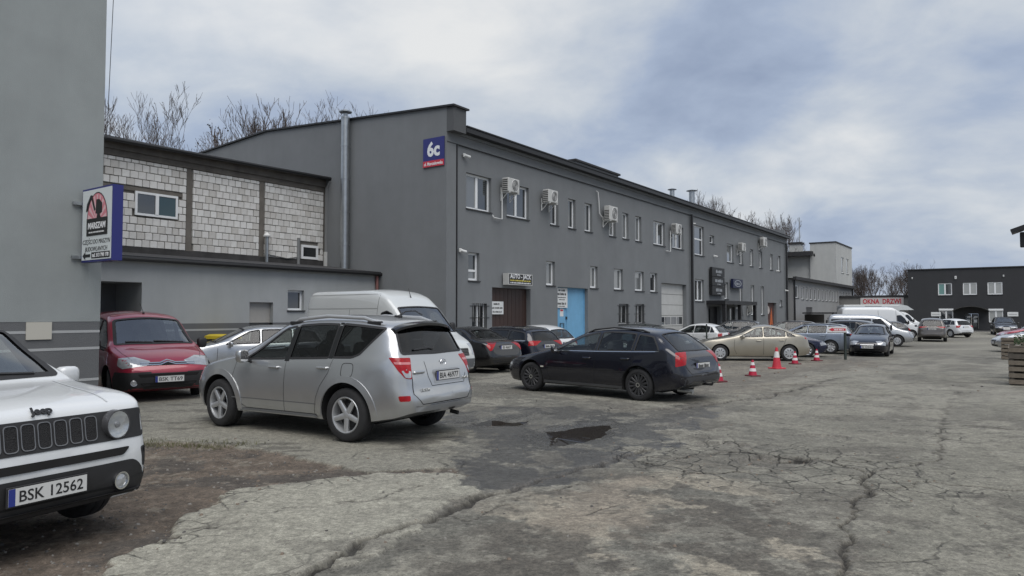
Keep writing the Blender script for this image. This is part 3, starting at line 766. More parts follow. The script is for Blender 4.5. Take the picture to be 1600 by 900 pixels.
# parapet shoulder jutting over the corner
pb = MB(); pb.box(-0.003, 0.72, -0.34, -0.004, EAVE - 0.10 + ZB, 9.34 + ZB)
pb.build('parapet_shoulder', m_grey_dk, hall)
rf = MB()
rf.add([(0.3, -0.2, EAVE + 0.05 + ZB), (LEN + 0.1, -0.2, EAVE + 0.05 + ZB), (LEN + 0.1, 10.8, 9.85 + ZB), (0.3, 10.8, 9.85 + ZB), (LEN + .1, DEP, 8.9 + ZB), (.3, DEP, 8.9 + ZB)], [(0, 1, 2, 3), (3, 2, 4, 5)])
roof = rf.build('roof', m_roof, hall)
cp = MB()
for (s0, za), (s1, zb) in zip([(-0.42, 9.33), (10.8, 10.06), (16.5, 9.73)], [(10.8, 10.06), (16.5, 9.73), (22.2, 9.0)]):
    cp.add([(-0.09, s0, za + ZB), (0.82 if s0 < 0 else 0.45, s0, za + ZB), (0.45, s1, zb + ZB), (-0.09, s1, zb + ZB)] + [(-0.09, s0, za + .07 + ZB), (0.82 if s0 < 0 else 0.45, s0, za + .07 + ZB), (0.45, s1, zb + .07 + ZB), (-0.09, s1, zb + .07 + ZB)],
           [(3, 2, 1, 0), (4, 5, 6, 7), (0, 1, 5, 4), (1, 2, 6, 5), (2, 3, 7, 6), (3, 0, 4, 7)])
cp.build('parapet_coping', m_black, hall)
gt = MB()
fbox(gt, F, 0.72, LEN + 0.15, EAVE - 0.02, EAVE + 0.16, 0.02, 0.36); fbox(gt, F, 0.72, LEN + 0.15, EAVE + 0.17, EAVE + 0.22, -0.3, 0.40)
gt.build('gutter', m_black, hall)
fl = MB(); fbox(fl, F, 0.02, LEN, EAVE - 0.475, EAVE - 0.452, -0.04, 0.02); fl.build('frieze_drip', m_black, hall)
for t_, o_, r_ in ((23.9, .12, .085), (46.75, .12, .085), (.60, 0.0, .03)):
    dp = MB(); dp.tube([F(t_, 8.1, o_), F(t_, -0.3, o_)], r_, 10); dp.build('downpipe', m_black, hall, smooth=True)
PR = random.Random(4)
for a, b, c, d, s in wins:
    add_window(hall, lambda t, z, o: F(t, z, o - 0.05), a, b, c, d, s, pane=[PR.choice([1, 2, 2, 0]), PR.choice([0, 1])], transom=0.36 if (c == 3.0 and a < 2) else None, fw=0.085)
for a, b, c, d, s in spec_w:
    add_window(hall, lambda t, z, o: F(t, z, o - 0.05), a, b, c, d, 1 if s == 2 and c > 5 else s, pane=[0, 1], transom=0.55 if c == 5.6 else None, fw=0.09)
for a, b, c, d in barred:
    add_window(hall, lambda t, z, o: F(t, z, o - 0.05), a, b, c, d, 2, pane=[1, 0], bars=True)
FD = lambda t, z, o: F(t, z, o - 0.05)
# brown double door
a, b, c, d = doors['brown']; w_ = MB()
fbox(w_, FD, a, (a + b) / 2 - .012, c, d, -0.28, -0.22); d1 = w_.build('door', m_brown, hall)
w_ = MB(); fbox(w_, FD, (a + b) / 2 + .012, b, c, d, -0.28, -0.22); d1b = w_.build('door', m_brown, hall)
w_ = MB()
for k in range(1, 5):
    for q0, q1 in ((a, (a + b) / 2), ((a + b) / 2, b)):
        t = q0 + (q1 - q0) * k / 5; fbox(w_, FD, t - .006, t + .006, 0.1, d - .06, -0.22, -0.214)
w_.build('door_rib', m_brown, d1)
w_ = MB(); fbox(w_, FD, (a + b) / 2 + .03, (a + b) / 2 + .08, 1.0, 1.2, -0.22, -0.16); w_.build('door_handle', m_black, d1b)
# blue sliding door with its wicket
a, b, c, d = doors['blue']; w_ = MB()
fbox(w_, FD, a, b, c, d, -0.28, -0.235); bd = w_.build('door', m_blue, hall)
w_ = MB(); fbox(w_, FD, a + .22, a + 1.05, 0.0, 2.0, -0.234, -0.205); wk = w_.build('wicket_door', m_blue, bd)
w_ = MB(); fbox(w_, FD, a + 1.12, b - .06, 0.0, d - .08, -0.234, -0.214); w_.build('door_leaf', m_blue, bd)
w_ = MB(); fbox(w_, FD, b - .03, b, c, d, -.235, -.19); fbox(w_, FD, a, b, d - .07, d, -.235, -.18); w_.build('door_track', m_blue, bd)
w_ = MB()
for z in (0.35, 1.55): fbox(w_, FD, a + .16, a + .24, z, z + .16, -.21, -.17)
for z in (0.5, 1.45): fbox(w_, FD, a + 1.02, a + 1.12, z, z + .14, -.21, -.16)
w_.tube([FD(a + .5, 1.28, -.17), FD(a + .5, .75, -.17), FD(a + .82, .75, -.17), FD(a + .82, 1.28, -.17), FD(a + .5, 1.28, -.17)], 0.016, 6)
w_.build('door_handle', m_black, bd)
# sectional gate
a, b, c, d = doors['gate']
for k in range(6):
    z0 = c + (d - c) * k / 6; w_ = MB(); fbox(w_, FD, a, b, z0 + .012, z0 + (d - c) / 6 - .012, -.29, -.25)
    gk = w_.build('gate_panel', m_gate, hall)
    if k == 2:
        for q in range(4):
            t0 = a + .15 + q * (b - a - .2) / 4; w_ = MB(); fbox(w_, FD, t0, t0 + (b - a - .2) / 4 - .1, z0 + .1, z0 + (d - c) / 6 - .1, -.255, -.245); w_.build('gate_window', m_pane[0], gk)
w_ = MB(); fbox(w_, FD, a, b, c, d, -.30, -.292); w_.build('gate_backing', m_black, hall)
# poster door
a, b, c, d = doors['poster']; w_ = MB(); fbox(w_, FD, a, b, c, d, -.28, -.24); pdr = w_.build('door', simple('poster_ground', (0.10, 0.05, 0.045), 0.4), hall)
w_ = MB(); pc = [(a + 1.2, -.1), (b - .15, -.1), (b - .4, 1.1), (a + 1.9, 2.3), (a + 1.5, 1.2)]
w_.prism(pc, -.238, -.232, lambda p, q, h: FD(p, q, h)); w_.build('poster_print', simple('poster_orange', (0.55, 0.14, 0.05), 0.4, noise=0.5, nscale=4), pdr)
w_ = MB(); w_.prism([(a + .45, .1), (a + .95, .1), (a + .85, 1.1), (a + .72, 1.7), (a + .6, 1.1)], -.231, -.227, lambda p, q, h: FD(p, q, h))
w_.prism([(a + .8 + .55 * math.cos(k * .5236), 2.05 + .36 * math.sin(k * .5236)) for k in range(12)], -.231, -.227, lambda p, q, h: FD(p, q, h)); w_.build('poster_print', simple('poster_pale', (0.62, 0.56, 0.52), 0.4, noise=0.3, nscale=5), pdr)
for k in ('entry', 'entry2'):
    a, b, c, d = doors[k]; w_ = MB(); fbox(w_, FD, a, b, c, d, -.29, -.25); dd = w_.build('door', m_dkdoor, hall)
    w_ = MB(); fbox(w_, FD, a + .2, a + 1.0, 0.2, d - .15, -.248, -.24); w_.build('door_pane', m_pane[0], dd)
# entrance canopy on dark piers
w_ = MB(); fbox(w_, F, 26.8, 33.9, 2.36, 2.62, -.04, 1.25); w_.build('canopy', m_dkdoor, hall)
for t in (26.9, 30.1, 33.6):
    w_ = MB(); fbox(w_, F, t, t + .22, -.3, 2.36, 1.0, 1.22); w_.build('canopy_post', m_dkdoor, hall)
w_ = MB(); fbox(w_, F, 30.35, 31.4, -.3, 2.36, .7, .74); w_.build('canopy_screen', m_grey, hall)
w_ = MB(); fbox(w_, F, 30.5, 31.35, 2.06, 2.2, .745, .76); w_.build('name_plate', m_signw, hall)
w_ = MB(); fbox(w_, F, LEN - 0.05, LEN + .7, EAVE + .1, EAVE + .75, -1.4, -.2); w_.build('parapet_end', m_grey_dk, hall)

# roof-top lift house and flues
lift = empty('roof_penthouse', (*on_facade(17.9, 5.0), 9.1), RZ)
tag(lift, 'low grey box-shaped plant room on the hall roof', 'rooftop box')
w_ = MB(); w_.box(0, 5.8, 0, 3.6, -0.4, 2.05); w_.build('wall', m_grey, lift)
w_ = MB(); w_.box(-.12, 5.92, -.12, 3.72, 2.05, 2.17); w_.build('roof', m_roof, lift)
def flue(t, s, z0, h, r, mat, label, cap=True, cone=False):
    o = empty('roof_flue', (*on_facade(t, s), z0), RZ); tag(o, label, 'flue')
    q = MB(); q.tube([(0, 0, -.3), (0, 0, h)], r, 12); q.build('pipe', mat, o, smooth=True)
    if cap:
        q = MB(); q.lathe([(0.0, h + .16), (r * 1.9, h + .06), (r * 1.9, h + .03), (0, h + .05)] if not cone else [(r * .9, h - .02), (r * 1.7, h + .28), (r * 1.7, h + .32), (0, h + .32)], 12); q.build('cowl', mat, o, smooth=True)
        q = MB()
        for k in range(3): q.tube([(r * .9 * math.cos(k * 2.1), r * .9 * math.sin(k * 2.1), h - .05), (r * .9 * math.cos(k * 2.1), r * .9 * math.sin(k * 2.1), h + .06)], .012, 4)
        q.build('cowl_bracket', mat, o)
flue(21.2, 2.6, 8.9, .72, .13, m_black, 'short black mushroom vent on the roof edge above the middle windows', cone=True)
flue(32.0, 3.0, 8.9, 2.15, .22, m_galv, 'taller galvanised steel flue rising from the hall roof right of the black downpipe')
flue(28.2, 3.0, 8.9, 1.7, .17, m_galv, 'slim steel flue on the hall roof left of the taller one')
flue(32.8, 2.0, 8.8, .6, .15, m_black, 'small black roof vent above the entrance canopy')
flue(38.8, 2.0, 8.8, .7, .15, m_black, 'small black roof vent near the far end of the hall')
# stainless chimney up the gable
ch = empty('gable_chimney', (*on_facade(-0.26, 5.22), 3.2), RZ); tag(ch, 'tall galvanised chimney pipe strapped to the grey gable wall', 'chimney')
seg = [0.0, 1.35, 2.7, 4.05, 5.4, 6.55]
for a, b in zip(seg, seg[1:]):
    q = MB(); q.tube([(0, 0, a), (0, 0, b - .03)], .17, 18); q.build('flue_section', m_galv, ch, smooth=True)
    q = MB(); q.tube([(0, 0, b - .05), (0, 0, b + .02)], .183, 18); q.box(-.02, .34, -.02, .02, b - .04, b); q.build('strap', m_galv, ch, smooth=True)
q = MB(); q.tube([(0, 0, 6.55), (0, 0, 6.72)], .1, 12); q.lathe([(0, 6.9), (.26, 6.8), (.26, 6.76), (0, 6.74)], 18); q.build('rain_cap', m_galv, ch, smooth=True)
# house-number plate
hn = empty('house_number_sign', (*on_facade(-0.02, 0.6), 7.75), RZ); tag(hn, 'square blue house number sign reading 6c with red street strip', 'sign')
GN = lambda t, z, o: (-o, -t, z)             # gable face: outward is -x, t to the viewer's right is -y
q = MB(); fbox(q, GN, -.52, .52, -.54, .54, 0.0, .03); q.build('sign_board', m_signb, hn)
q = MB(); fbox(q, GN, -.52, .52, -.54, -.31, .0301, .036); q.build('street_strip', m_red, hn)
place_text(WORD('6c', .72, m_tx_w, bold=.028, width=.62), 'lettering', hn, GN, 0, .12, .034)
place_text(WORD('ul. Marczukowska', .17, m_tx_w, bold=.004, width=.92), 'lettering', hn, GN, 0, -.425, .038)

# outdoor air-conditioning units
def ac_unit(t, z, label, w=.80, h=.56, pipe=None, o0=.12):
    o = empty('air_conditioner', (*on_facade(t), z), RZ); tag(o, label, 'air conditioner', 'outdoor air-conditioning units on the hall')
    A = lambda t, z, o: (t, -o, z)
    q = MB(); q.cbox(0, w, -o0 - .32, -o0, 0, h, .02); c = q.build('casing', m_offw, o)
    q = MB(); Mx = Matrix.Translation((w * .62, -o0 - .322, h * .5)) @ Matrix.Rotation(R(90), 4, 'X')
    q.lathe([(h * .40, 0), (h * .43, .012), (h * .45, 0)], 20, M=Mx)
    for k in range(4): q.lathe([(h * (.08 + .08 * k), 0.004), (h * (.09 + .08 * k), .010), (h * (.10 + .08 * k), .004)], 16, M=Mx)
    q.build('fan_guard', m_white, c, smooth=True)
    q = MB(); q.lathe([(0, -.002), (h * .40, -.002), (h * .40, .003), (0, .003)], 20, M=Mx)
    q.build('fan_recess', simple('fan_dark', (0.10, 0.10, 0.10), 0.6), c)
    q = MB()
    for k in range(6): q.box(-.004, .0, -o0 - .29, -o0 - .03, .05 + k * .08, .05 + k * .08 + .045)
    q.build('side_grille', simple('grille_dark', (0.05, 0.05, 0.05), 0.6), c)
    for x in (.08, w - .12):
        q = MB(); q.box(x, x + .04, -o0 - .36, 0, -.05, -.005); q.box(x, x + .04, -.03, 0, -.35, .2)
        q.tube([(x + .02, -.02, -.33), (x + .02, -o0 - .2, -.05)], .015, 5); q.build('wall_bracket', m_white, o)
    if pipe:
        q = MB(); q.tube([A(*p) for p in pipe], .028, 7); q.build('pipe', m_white, o, smooth=True)
ac_unit(3.28, 6.66, 'white air conditioner between the first two large upper windows', pipe=[(.1, .1, .06), (.1, -1.1, .06), (-.45, -1.1, .06), (-.5, -1.0, .02)])
ac_unit(6.30, 6.62, 'white air conditioner hung beside the first narrow upper window')
ac_unit(12.0, 6.45, 'white air conditioner with a long pipe rising above it', .9, .72, pipe=[(-.1, .15, .06), (-.35, .3, .06), (-.42, .9, .06), (-.5, 1.35, .06), (-.6, 1.4, .02)])
ac_unit(20.55, 6.58, 'white air conditioner between the pair of double upper windows', .85, .58, pipe=[(0, .1, .06), (0, -1.1, .06), (-.6, -1.1, .06)])
ac_unit(33.1, 6.45, 'white air conditioner above the entrance canopy end', .85, .58)
ac_unit(38.6, 7.25, 'white air conditioner mounted highest under the eaves near the far end', .95, .7)
ac_unit(35.4, 1.95, 'white air conditioner hung low between the tall narrow windows', .85, .58)
# cameras and spotlights
def cctv(t, z, label, s=1.0, ang=30):
    o = empty('security_camera', (*on_facade(t), z), RZ); tag(o, label, 'security camera')
    q = MB(); q.cbox(-.07, .07, -.06, 0, -.07, .07, .015); q.build('mount', m_white, o)
    d = Vector((math.sin(R(ang)), -math.cos(R(ang)), -.25)) * .22 * s
    q = MB(); q.tube([(0, -.05, 0), (d.x, -.05 + d.y, d.z)], .055 * s, 10); q.build('camera_body', m_white, o, smooth=True)
    q = MB(); q.tube([(d.x * 1.0, -.05 + d.y, d.z), (d.x * 1.04, -.05 + d.y * 1.04, d.z * 1.04)], .04 * s, 10); q.build('lens', m_black, o)
for t, z, lb in ((1.0, 7.74, 'white security camera high on the hall near its corner pilaster'), (.78, 4.1, 'small white camera on the black corner pipe'), (24.1, 7.56, 'white camera at the top of the black downpipe'),
                 (28.2, 5.72, 'white wall camera above the triple black signboard'), (43.8, 5.48, 'white camera under the last upper windows of the hall'), (46.6, 3.85, 'small white camera low by the far downpipe')):
    cctv(t, z, lb, ang=60 if t < 2 else 20)
# signs on the facade
sg = empty('shop_sign', (*on_facade(3.5), 2.9), RZ); tag(sg, 'white-edged black light box reading AUTO - JACK over the brown door', 'sign')
A0 = lambda t, z, o: (t, -o, z)
q = MB(); fbox(q, A0, 0, 1.73, 0, .47, .02, .30); q.build('light_box', m_offw, sg)
q = MB(); fbox(q, A0, .04, 1.69, .03, .44, .3, .304); q.build('sign_face', m_ink, sg)
place_text(WORD('AUTO - JACK', .25, m_tx_w, bold=.006, width=1.52), 'lettering', sg, A0, .865, .325, .306)
blur_line(sg, A0, .865, .185, .305, 1.5, .065, m_tx_y, 1)
blur_line(sg, A0, .865, .09, .305, 1.5, .06, m_tx_w, 2)
def notice(t, z, w, h, lines, label, o=-.19, name='notice_board'):
    s = empty(name, (*on_facade(t), z), RZ); tag(s, label, 'sign')
    q = MB(); fbox(q, A0, 0, w, 0, h, o - .02, o); q.build('sign_board', m_signw, s)
    for k, (zz_, wd, hh) in enumerate(lines): blur_line(s, A0, w / 2, zz_, o + .002, wd, hh, m_ink, k + int(t * 10))
notice(2.90, 1.70, .92, .52, [(.42, .42, .085), (.26, .84, .075), (.10, .74, .075)], 'white three-line board on the brown door')
notice(7.92, 2.0, 1.0, .92, [(.81, .6, .10), (.64, .86, .12), (.48, .7, .05), (.38, .5, .05), (.20, .72, .11), (.07, .6, .04)], 'tall white notice board at the top of the blue door')
q = MB(); s = empty('notice_sheet', (*on_facade(8.35), 1.6), RZ); tag(s, 'small white sheet with red heading taped to the blue wicket', 'notice')
fbox(q, A0, 0, .3, 0, .36, -.255, -.25); q.build('paper', m_signw, s); q = MB(); fbox(q, A0, .03, .27, .24, .32, -.2499, -.249); q.build('heading', m_red, s)
m_txg = simple('lettering_grey', (0.36, 0.38, 0.40), 0.5)
for k in range(3):
    s = empty('sign_panel', (*on_facade(27.3), 4.30 - k * .64), RZ)
    tag(s, ('topmost', 'middle', 'bottom')[k] + ' of the three stacked black signboards above the dark entrance', 'sign', 'stacked black signboards')
    q = MB(); fbox(q, A0, 0, 2.5, 0, .61, .03, .20); q.build('sign_board', m_ink, s)
    blur_line(s, A0, 1.35, .36, .201, 1.2 + .3 * (k == 1), .22, m_txg, 20 + k)
    blur_line(s, A0, 1.35, .12, .201, .7, .08, m_txg, 30 + k)
s = empty('shop_sign', (*on_facade(31.6), 3.62), RZ); tag(s, 'dark navy light box with a pale oval swirl above the canopy', 'sign')
q = MB(); fbox(q, A0, 0, 2.2, 0, .66, .04, .22); q.build('light_box', simple('navy_sign', (0.012, 0.016, 0.05), 0.35), s)
q = MB(); Mx = Matrix.Translation((1.1, -.222, .35)) @ Matrix.Rotation(R(90), 4, 'X') @ Matrix.Diagonal((1.8, .55, 1, 1))
q.lathe([(.36, 0), (.40, .004), (.44, 0)], 24, M=Mx); q.build('oval_logo', MATS['lettering_grey'], s)
blur_line(s, A0, 1.1, .34, .222, .8, .18, m_txg, 41)

# ---------- annex with raw block upper storey
AX, AY = on_facade(0, 3.57)
ann = empty('annex_building', (AX, AY, -0.3), RZ)
tag(ann, 'low pale grey rendered annex with a striped plinth beside the hall', 'building')
ZA = 0.3
FA = lambda t, z, o: (-t, -o, z + ZA)        # t runs back towards the viewer
mb = MB()
ho = [(9.27, 12.2, -.25, 2.62, 1.5), (4.82, 5.73, -.25, 2.10, .25), (3.54, 4.23, 1.84, 2.54, .2)]
wall_with_holes(mb, FA, 0.0, 13.5, 1.42, 3.32, [h for h in ho if h[3] > 1.42])
mb.build('wall', m_annex, ann)
mb = MB(); wall_with_holes(mb, FA, 0.0, 13.5, -.3, 1.42, [(h[0], h[1], h[2], min(h[3], 1.42), h[4]) for h in ho[:2]])
mb.build('plinth', m_stripe_d, ann)
for a, b in ((0.003, 4.82), (5.73, 9.27), (12.2, 13.5)):
    for z in (1.19, .78): mb = MB(); fbox(mb, FA, a, b, z, z + .055, 0.002, .006); mb.build('plinth_stripe', m_stripe_l, ann)
mb = MB(); mb.add([FA(-.0, 3.36, .18), FA(13.5, 3.36, .18), FA(13.5, 3.75, -3.3), FA(0, 3.75, -3.3)], [(0, 1, 2, 3)]); mb.build('roof', m_roof, ann)
mb = MB(); mb.tube([FA(-.3, 3.27, .22), FA(13.5, 3.27, .22)], .065, 8); fbox(mb, FA, -.25, 13.5, 3.325, 3.36, -.1, .2); mb.build('gutter', m_black, ann)
mb = MB(); mb.tube([FA(.12, 3.2, .1), FA(.12, -.2, .1)], .06, 10); mb.build('downpipe', simple('oxide_pipe', (0.22, 0.10, 0.09), 0.6, noise=.15), ann, smooth=True)
add_window(ann, FA, 3.54, 4.23, 1.84, 2.54, 1, pane=0)
mb = MB(); fbox(mb, FA, 4.82, 5.73, -.25, 2.10, -.22, -.18); dr = mb.build('door', simple('pale_door', (0.40, 0.385, 0.355), 0.55, noise=.04), ann)
mb = MB(); fbox(mb, FA, 4.9, 4.95, 1.0, 1.15, -.18, -.12); mb.build('door_handle', m_black, dr)
mb = MB(); fbox(mb, FA, 9.0, 12.4, -.3, 2.8, -1.56, -1.5); mb.build('porch_wall', m_stripe_d, ann)
add_window(ann, lambda t, z, o: FA(t, z, o - 1.42), 10.0, 10.9, .9, 1.75, 1, recess=.0, pane=0, sill=False)

BX, BY = on_facade(0, 6.78)
blk = empty('block_building', (BX, BY, 3.0), RZ)
tag(blk, 'raw white block upper storey between concrete posts behind the annex roof', 'building')
FB = lambda t, z, o: (-t, -o, z - 3.0)
ztop = lambda t: 6.86 - .0 * t
mb = MB(); fbox(mb, FB, 0, 10.2, 3.6, 6.9, -.5, -.045); mb.build('mortar_bed', m_mortar, blk)
mb = MB()
fbox(mb, FB, -.25, 10.2, 6.86, 7.06, -.5, .03); fbox(mb, FB, -.25, 10.2, 7.06, 7.36, -.5, .10)
mb.build('ring_beam', m_conc, blk)
for a, b in ((5.93, 6.13), (2.96, 3.17), (-.2, .06), (8.98, 9.2)):
    mb = MB(); fbox(mb, FB, a, b, 3.6, 6.857, -.3, .0 if a > 0 else .02); mb.build('concrete_post', m_conc, blk)
mb = MB(); fbox(mb, FB, -.05, 10.2, 3.5, 3.93, -.3, .03); mb.build('base_upstand', simple('tarred_upstand', (0.055, 0.053, 0.052), .9, noise=.4, nscale=2.5, streak=.3), blk)
mb = MB(); mb.add([FB(-.3, 7.42, .35), FB(10.2, 7.30, .35), FB(10.2, 7.7, -6), FB(-.3, 7.8, -6)], [(0, 1, 2, 3)])
fbox(mb, FB, -.3, 10.2, 7.37, 7.41, -.4, .3); mb.build('roof', m_roof, blk)
mb = MB(); mb.tube([FB(-.35, 7.40, .36), FB(10.2, 7.28, .36)], .075, 8); mb.build('gutter', m_black, blk, smooth=True)
mb = MB(); mb.tube([FB(.0, 7.3, .36), FB(.0, 7.0, .12), FB(.0, 4.3, .12)], .07, 10); mb.build('downpipe', simple('zinc_grey', (0.20, 0.205, 0.205), .5), blk, smooth=True)
mb = MB(); mb.tube([FB(.0, 4.32, .12), FB(.0, 3.62, .12)], .10, 10); mb.build('drain_pipe', m_offw, blk, smooth=True)
mb = MB(); wx0, wx1, wz0, wz1 = 6.46, 7.93, 5.0, 5.80
add_window(blk, lambda t, z, o: FB(t, z, o + .10), wx0, wx1, wz0, wz1, 2, recess=.05, pane=[simple('teal_glass', (0.02, 0.055, 0.065), .05, spec=.9), 1], sill=False, fw=.075)
mb = MB(); fbox(mb, FB, wx0 - .25, 9.0, wz1 + .0, wz1 + .13, -.2, .012); mb.build('lintel', m_conc, blk)
add_window(blk, lambda t, z, o: FB(t, z, o + .09), .34, 1.2, 3.97, 4.55, 1, recess=.05, pane=0, sill=False, fw=.10)
# the blocks, course by course
BR = random.Random(11)
m_blocks = [simple('white_block_%d' % i, c, .9, noise=.10, nscale=5, bump=.3, bscale=50) for i, c in enumerate([(.68, .665, .635), (.62, .605, .575), (.72, .71, .68), (.56, .54, .505)])]
bays = [(.07, 2.95), (3.18, 5.92), (6.14, 8.97), (9.21, 10.0)]
specs = []
for b0, b1 in bays:
    z = 3.94; row = 0
    while z < 6.83:
        bh = min(.25, 6.85 - z)
        t = b0 + .012 - (.12 if row % 2 else 0)
        while t < b1:
            bw = .262 * BR.uniform(.93, 1.06); t0, t1 = max(t, b0 + .01), min(t + bw, b1 - .01)
            zc_, tm = z + bh / 2, (t0 + t1) / 2
            hit = (wx0 - .01 < tm < wx1 + .01 and wz0 - .06 < zc_ < wz1 + .13) or (.24 < tm < 1.3 and zc_ < 4.62) or (wx0 - .2 < tm < 9 and wz1 < zc_ < wz1 + .12)
            if t1 - t0 > .05 and bh > .05 and not hit: specs.append((t0, t1 - BR.uniform(.010, .024), z, z + bh - BR.uniform(.012, .022)))
            t += bw
        z += .253; row += 1
proto = {}
for q, (t0, t1, z0, z1) in enumerate(specs):
    k = (round(t1 - t0, 2), round(z1 - z0, 2), BR.randrange(4))
    if k not in proto:
        p = MB(); p.cbox(-k[0] / 2, k[0] / 2, -.03, .06, -k[1] / 2, k[1] / 2, .012); proto[k] = p.mesh('block', m_blocks[k[2]])
specs.sort(key=lambda s_: -s_[0] * 0 - (s_[1] - s_[0]) * (s_[3] - s_[2]) - s_[0] * .004)
rest = MB()
for q, (t0, t1, z0, z1) in enumerate(specs):
    tm, zm = (t0 + t1) / 2, (z0 + z1) / 2; off = BR.uniform(-.008, .008)
    k = (round(t1 - t0, 2), round(z1 - z0, 2), None)
    if q < 300:
        kk = next((p for p in proto if p[0] == k[0] and p[1] == k[1] and BR.random() < .5), None) or next(p for p in proto if p[0] == k[0] and p[1] == k[1])
        mesh_obj('block', proto[kk], blk, loc=(-tm, off, zm - 3.0), rot=(0, BR.uniform(-.02, .02), 0))
    else:
        rest.cbox(-t1, -t0, -.03 + off, .06, z0 - 3.0, z1 - 3.0, .012, mi=BR.randrange(4))
tag(rest.build('blocks', m_blocks, blk), kind='stuff')
vp = empty('vent_pipe', (*[a - b * 2.99 for a, b in zip((BX, BY), U)], 3.6)); vp.location.x += NRM[0] * .25; vp.location.y += NRM[1] * .25
tag(vp, 'short white vent pipe with conical cap on the annex roof', 'vent pipe')
mb = MB(); mb.tube([(0, 0, -.1), (0, 0, 1.1)], .07, 10); mb.build('pipe', m_galv, vp, smooth=True)
mb = MB(); mb.lathe([(.0, 1.28), (.14, 1.14), (.13, 1.09), (0, 1.10)], 12); mb.build('cap', m_white, vp, smooth=True)
mb = MB(); mb.tube([FB(1.36, 3.7, .06), FB(1.36, 4.8, .06)], .065, 8); mb.tube([FB(1.36, 4.02, .06), FB(1.9, 3.93, .06), FB(3.0, 4.05, .06)], .02, 5); mb.build('wall_pipe', simple('zinc_grey', (0.2, .2, .2)), blk, smooth=True)

# ---------- near building on the left
EX, EY = -6.951, 12.0
lb = empty('corner_building', (EX, EY, -.3), RZ)
tag(lb, 'tall plain grey-green rendered wall at the near left with light stripes at its base', 'building')
FL = lambda t, z, o: (-t, -o, z + .3)
mb = MB(); fbox(mb, FL, 0, 16, 1.58, 13, -12, 0); mb.build('wall', m_left, lb)
mb = MB(); fbox(mb, FL, 0.004, 16, -.3, 1.58, -11.99, -.004); mb.build('plinth', m_stripe_d, lb)
for z in (1.395, 1.115, .595): mb = MB(); fbox(mb, FL, 0.002, 16, z, z + .042, -.004, .0); mb.build('plinth_stripe', m_stripe_l, lb)
mb = MB(); fbox(mb, FL, .74, 1.10, 1.30, 1.575, 0.001, .02); mb.build('notice_plate', simple('plate_pale', (.5, .48, .42), .6), lb)
mb = MB(); mb.tube([(.35, .02, 13.4), (.30, -.02, 10.5), (.12, 0, 8), (.05, 0, 5.2), (.03, 0, 5.0)], .006, 4); mb.build('hanging_cable', m_black, lb)
# projecting light-box sign
ms = empty('projecting_sign', (EX - U[0] * .34 + NRM[0] * .06, EY - U[1] * .34 + NRM[1] * .06, 2.55), RZ)
tag(ms, 'white projecting sign with blue edge and pink arched logo on the near left wall', 'sign')
FS = lambda t, z, o: (-o, -t, z)            # face looks back along the wall; t outward from the wall
SW, SH = 1.02, 1.20
q = MB(); fbox(q, FS, 0, SW, 0, SH, -.16, 0); q.build('light_box', m_signb, ms)
q = MB(); fbox(q, FS, .02, SW - .02, .03, SH - .03, .001, .006); q.build('sign_face', simple('sign_face_white', (0.62, 0.66, 0.66), .5), ms)
for z in (.95, .06):
    q = MB(); q.box(-.02, .06, .0, .06, z, z + .05); q.box(-.14, -.02, .0, .05, z, z + .05); q.build('wall_bracket', m_galv, ms)
pw = lambda p, q_, h: FS(p, q_, h)
arch = [(.2, .50), (.86, .50)] + [(.53 + .33 * math.cos(a), .66 + .44 * math.sin(a)) for a in np.linspace(0, math.pi, 14)]
q = MB(); q.prism([((x - .53) * 1.06 + .53, (z - .7) * 1.05 + .7) for x, z in arch], .0065, .008, pw); q.build('logo_border', m_ink, ms)
q = MB(); q.prism(arch, .0085, .010, pw); lg = q.build('logo_arch', m_pink, ms)
q = MB()
for k in range(9):
    a0 = math.pi * (k + .25) / 9; a1 = math.pi * (k + .7) / 9
    q.prism([(.53, .62), (.53 + .31 * math.cos(a0), .66 + .42 * math.sin(a0)), (.53 + .31 * math.cos(a1), .66 + .42 * math.sin(a1))], .0102, .011, pw)
q.build('logo_ray', simple('sign_pale_pink', (.66, .45, .47), .5), lg)
q = MB()
q.prism([(.18, .42), (.88, .42), (.88, .70), (.66, .70), (.62, .76), (.70, .78), (.70, .93), (.60, 1.0), (.5, 1.0), (.48, .78), (.54, .76), (.52, .70), (.18, .70)], .0112, .0125, pw)
q.prism([(.48, .84), (.36, 1.08), (.30, 1.08), (.18, .94), (.15, .82), (.22, .84), (.24, .92), (.33, 1.02), (.43, .82)], .0112, .0125, pw)
q.build('excavator_silhouette', m_ink, lg)
place_text(WORD('MARSZAM', .14, m_tx_w, bold=.004, width=.58), 'lettering', ms, FS, .53, .58, .0135)
blur_line(ms, FS, .53, .475, .0127, .52, .025, m_tx_w, 51)
place_text(WORD('CZĘŚCI DO MASZYN', .105, m_ink, bold=-.001, width=.92, shear=.15), 'lettering', ms, FS, .515, .325, .008)
place_text(WORD('BUDOWLANYCH', .105, m_ink, bold=-.001, width=.74, shear=.15), 'lettering', ms, FS, .515, .205, .008)
q = MB(); fbox(q, FS, .36, .97, .05, .15, .0065, .009); q.build('phone_strip', m_ink, ms)
place_text(WORD('tel. 513 798 178', .085, m_tx_w, bold=.002, width=.54), 'lettering', ms, FS, .665, .10, .0105)
q = MB(); q.prism([(.05, .10), (.15, .165), (.15, .125), (.32, .125), (.32, .075), (.15, .075), (.15, .035)], .0065, .009, pw); q.build('arrow_mark', m_ink, ms)

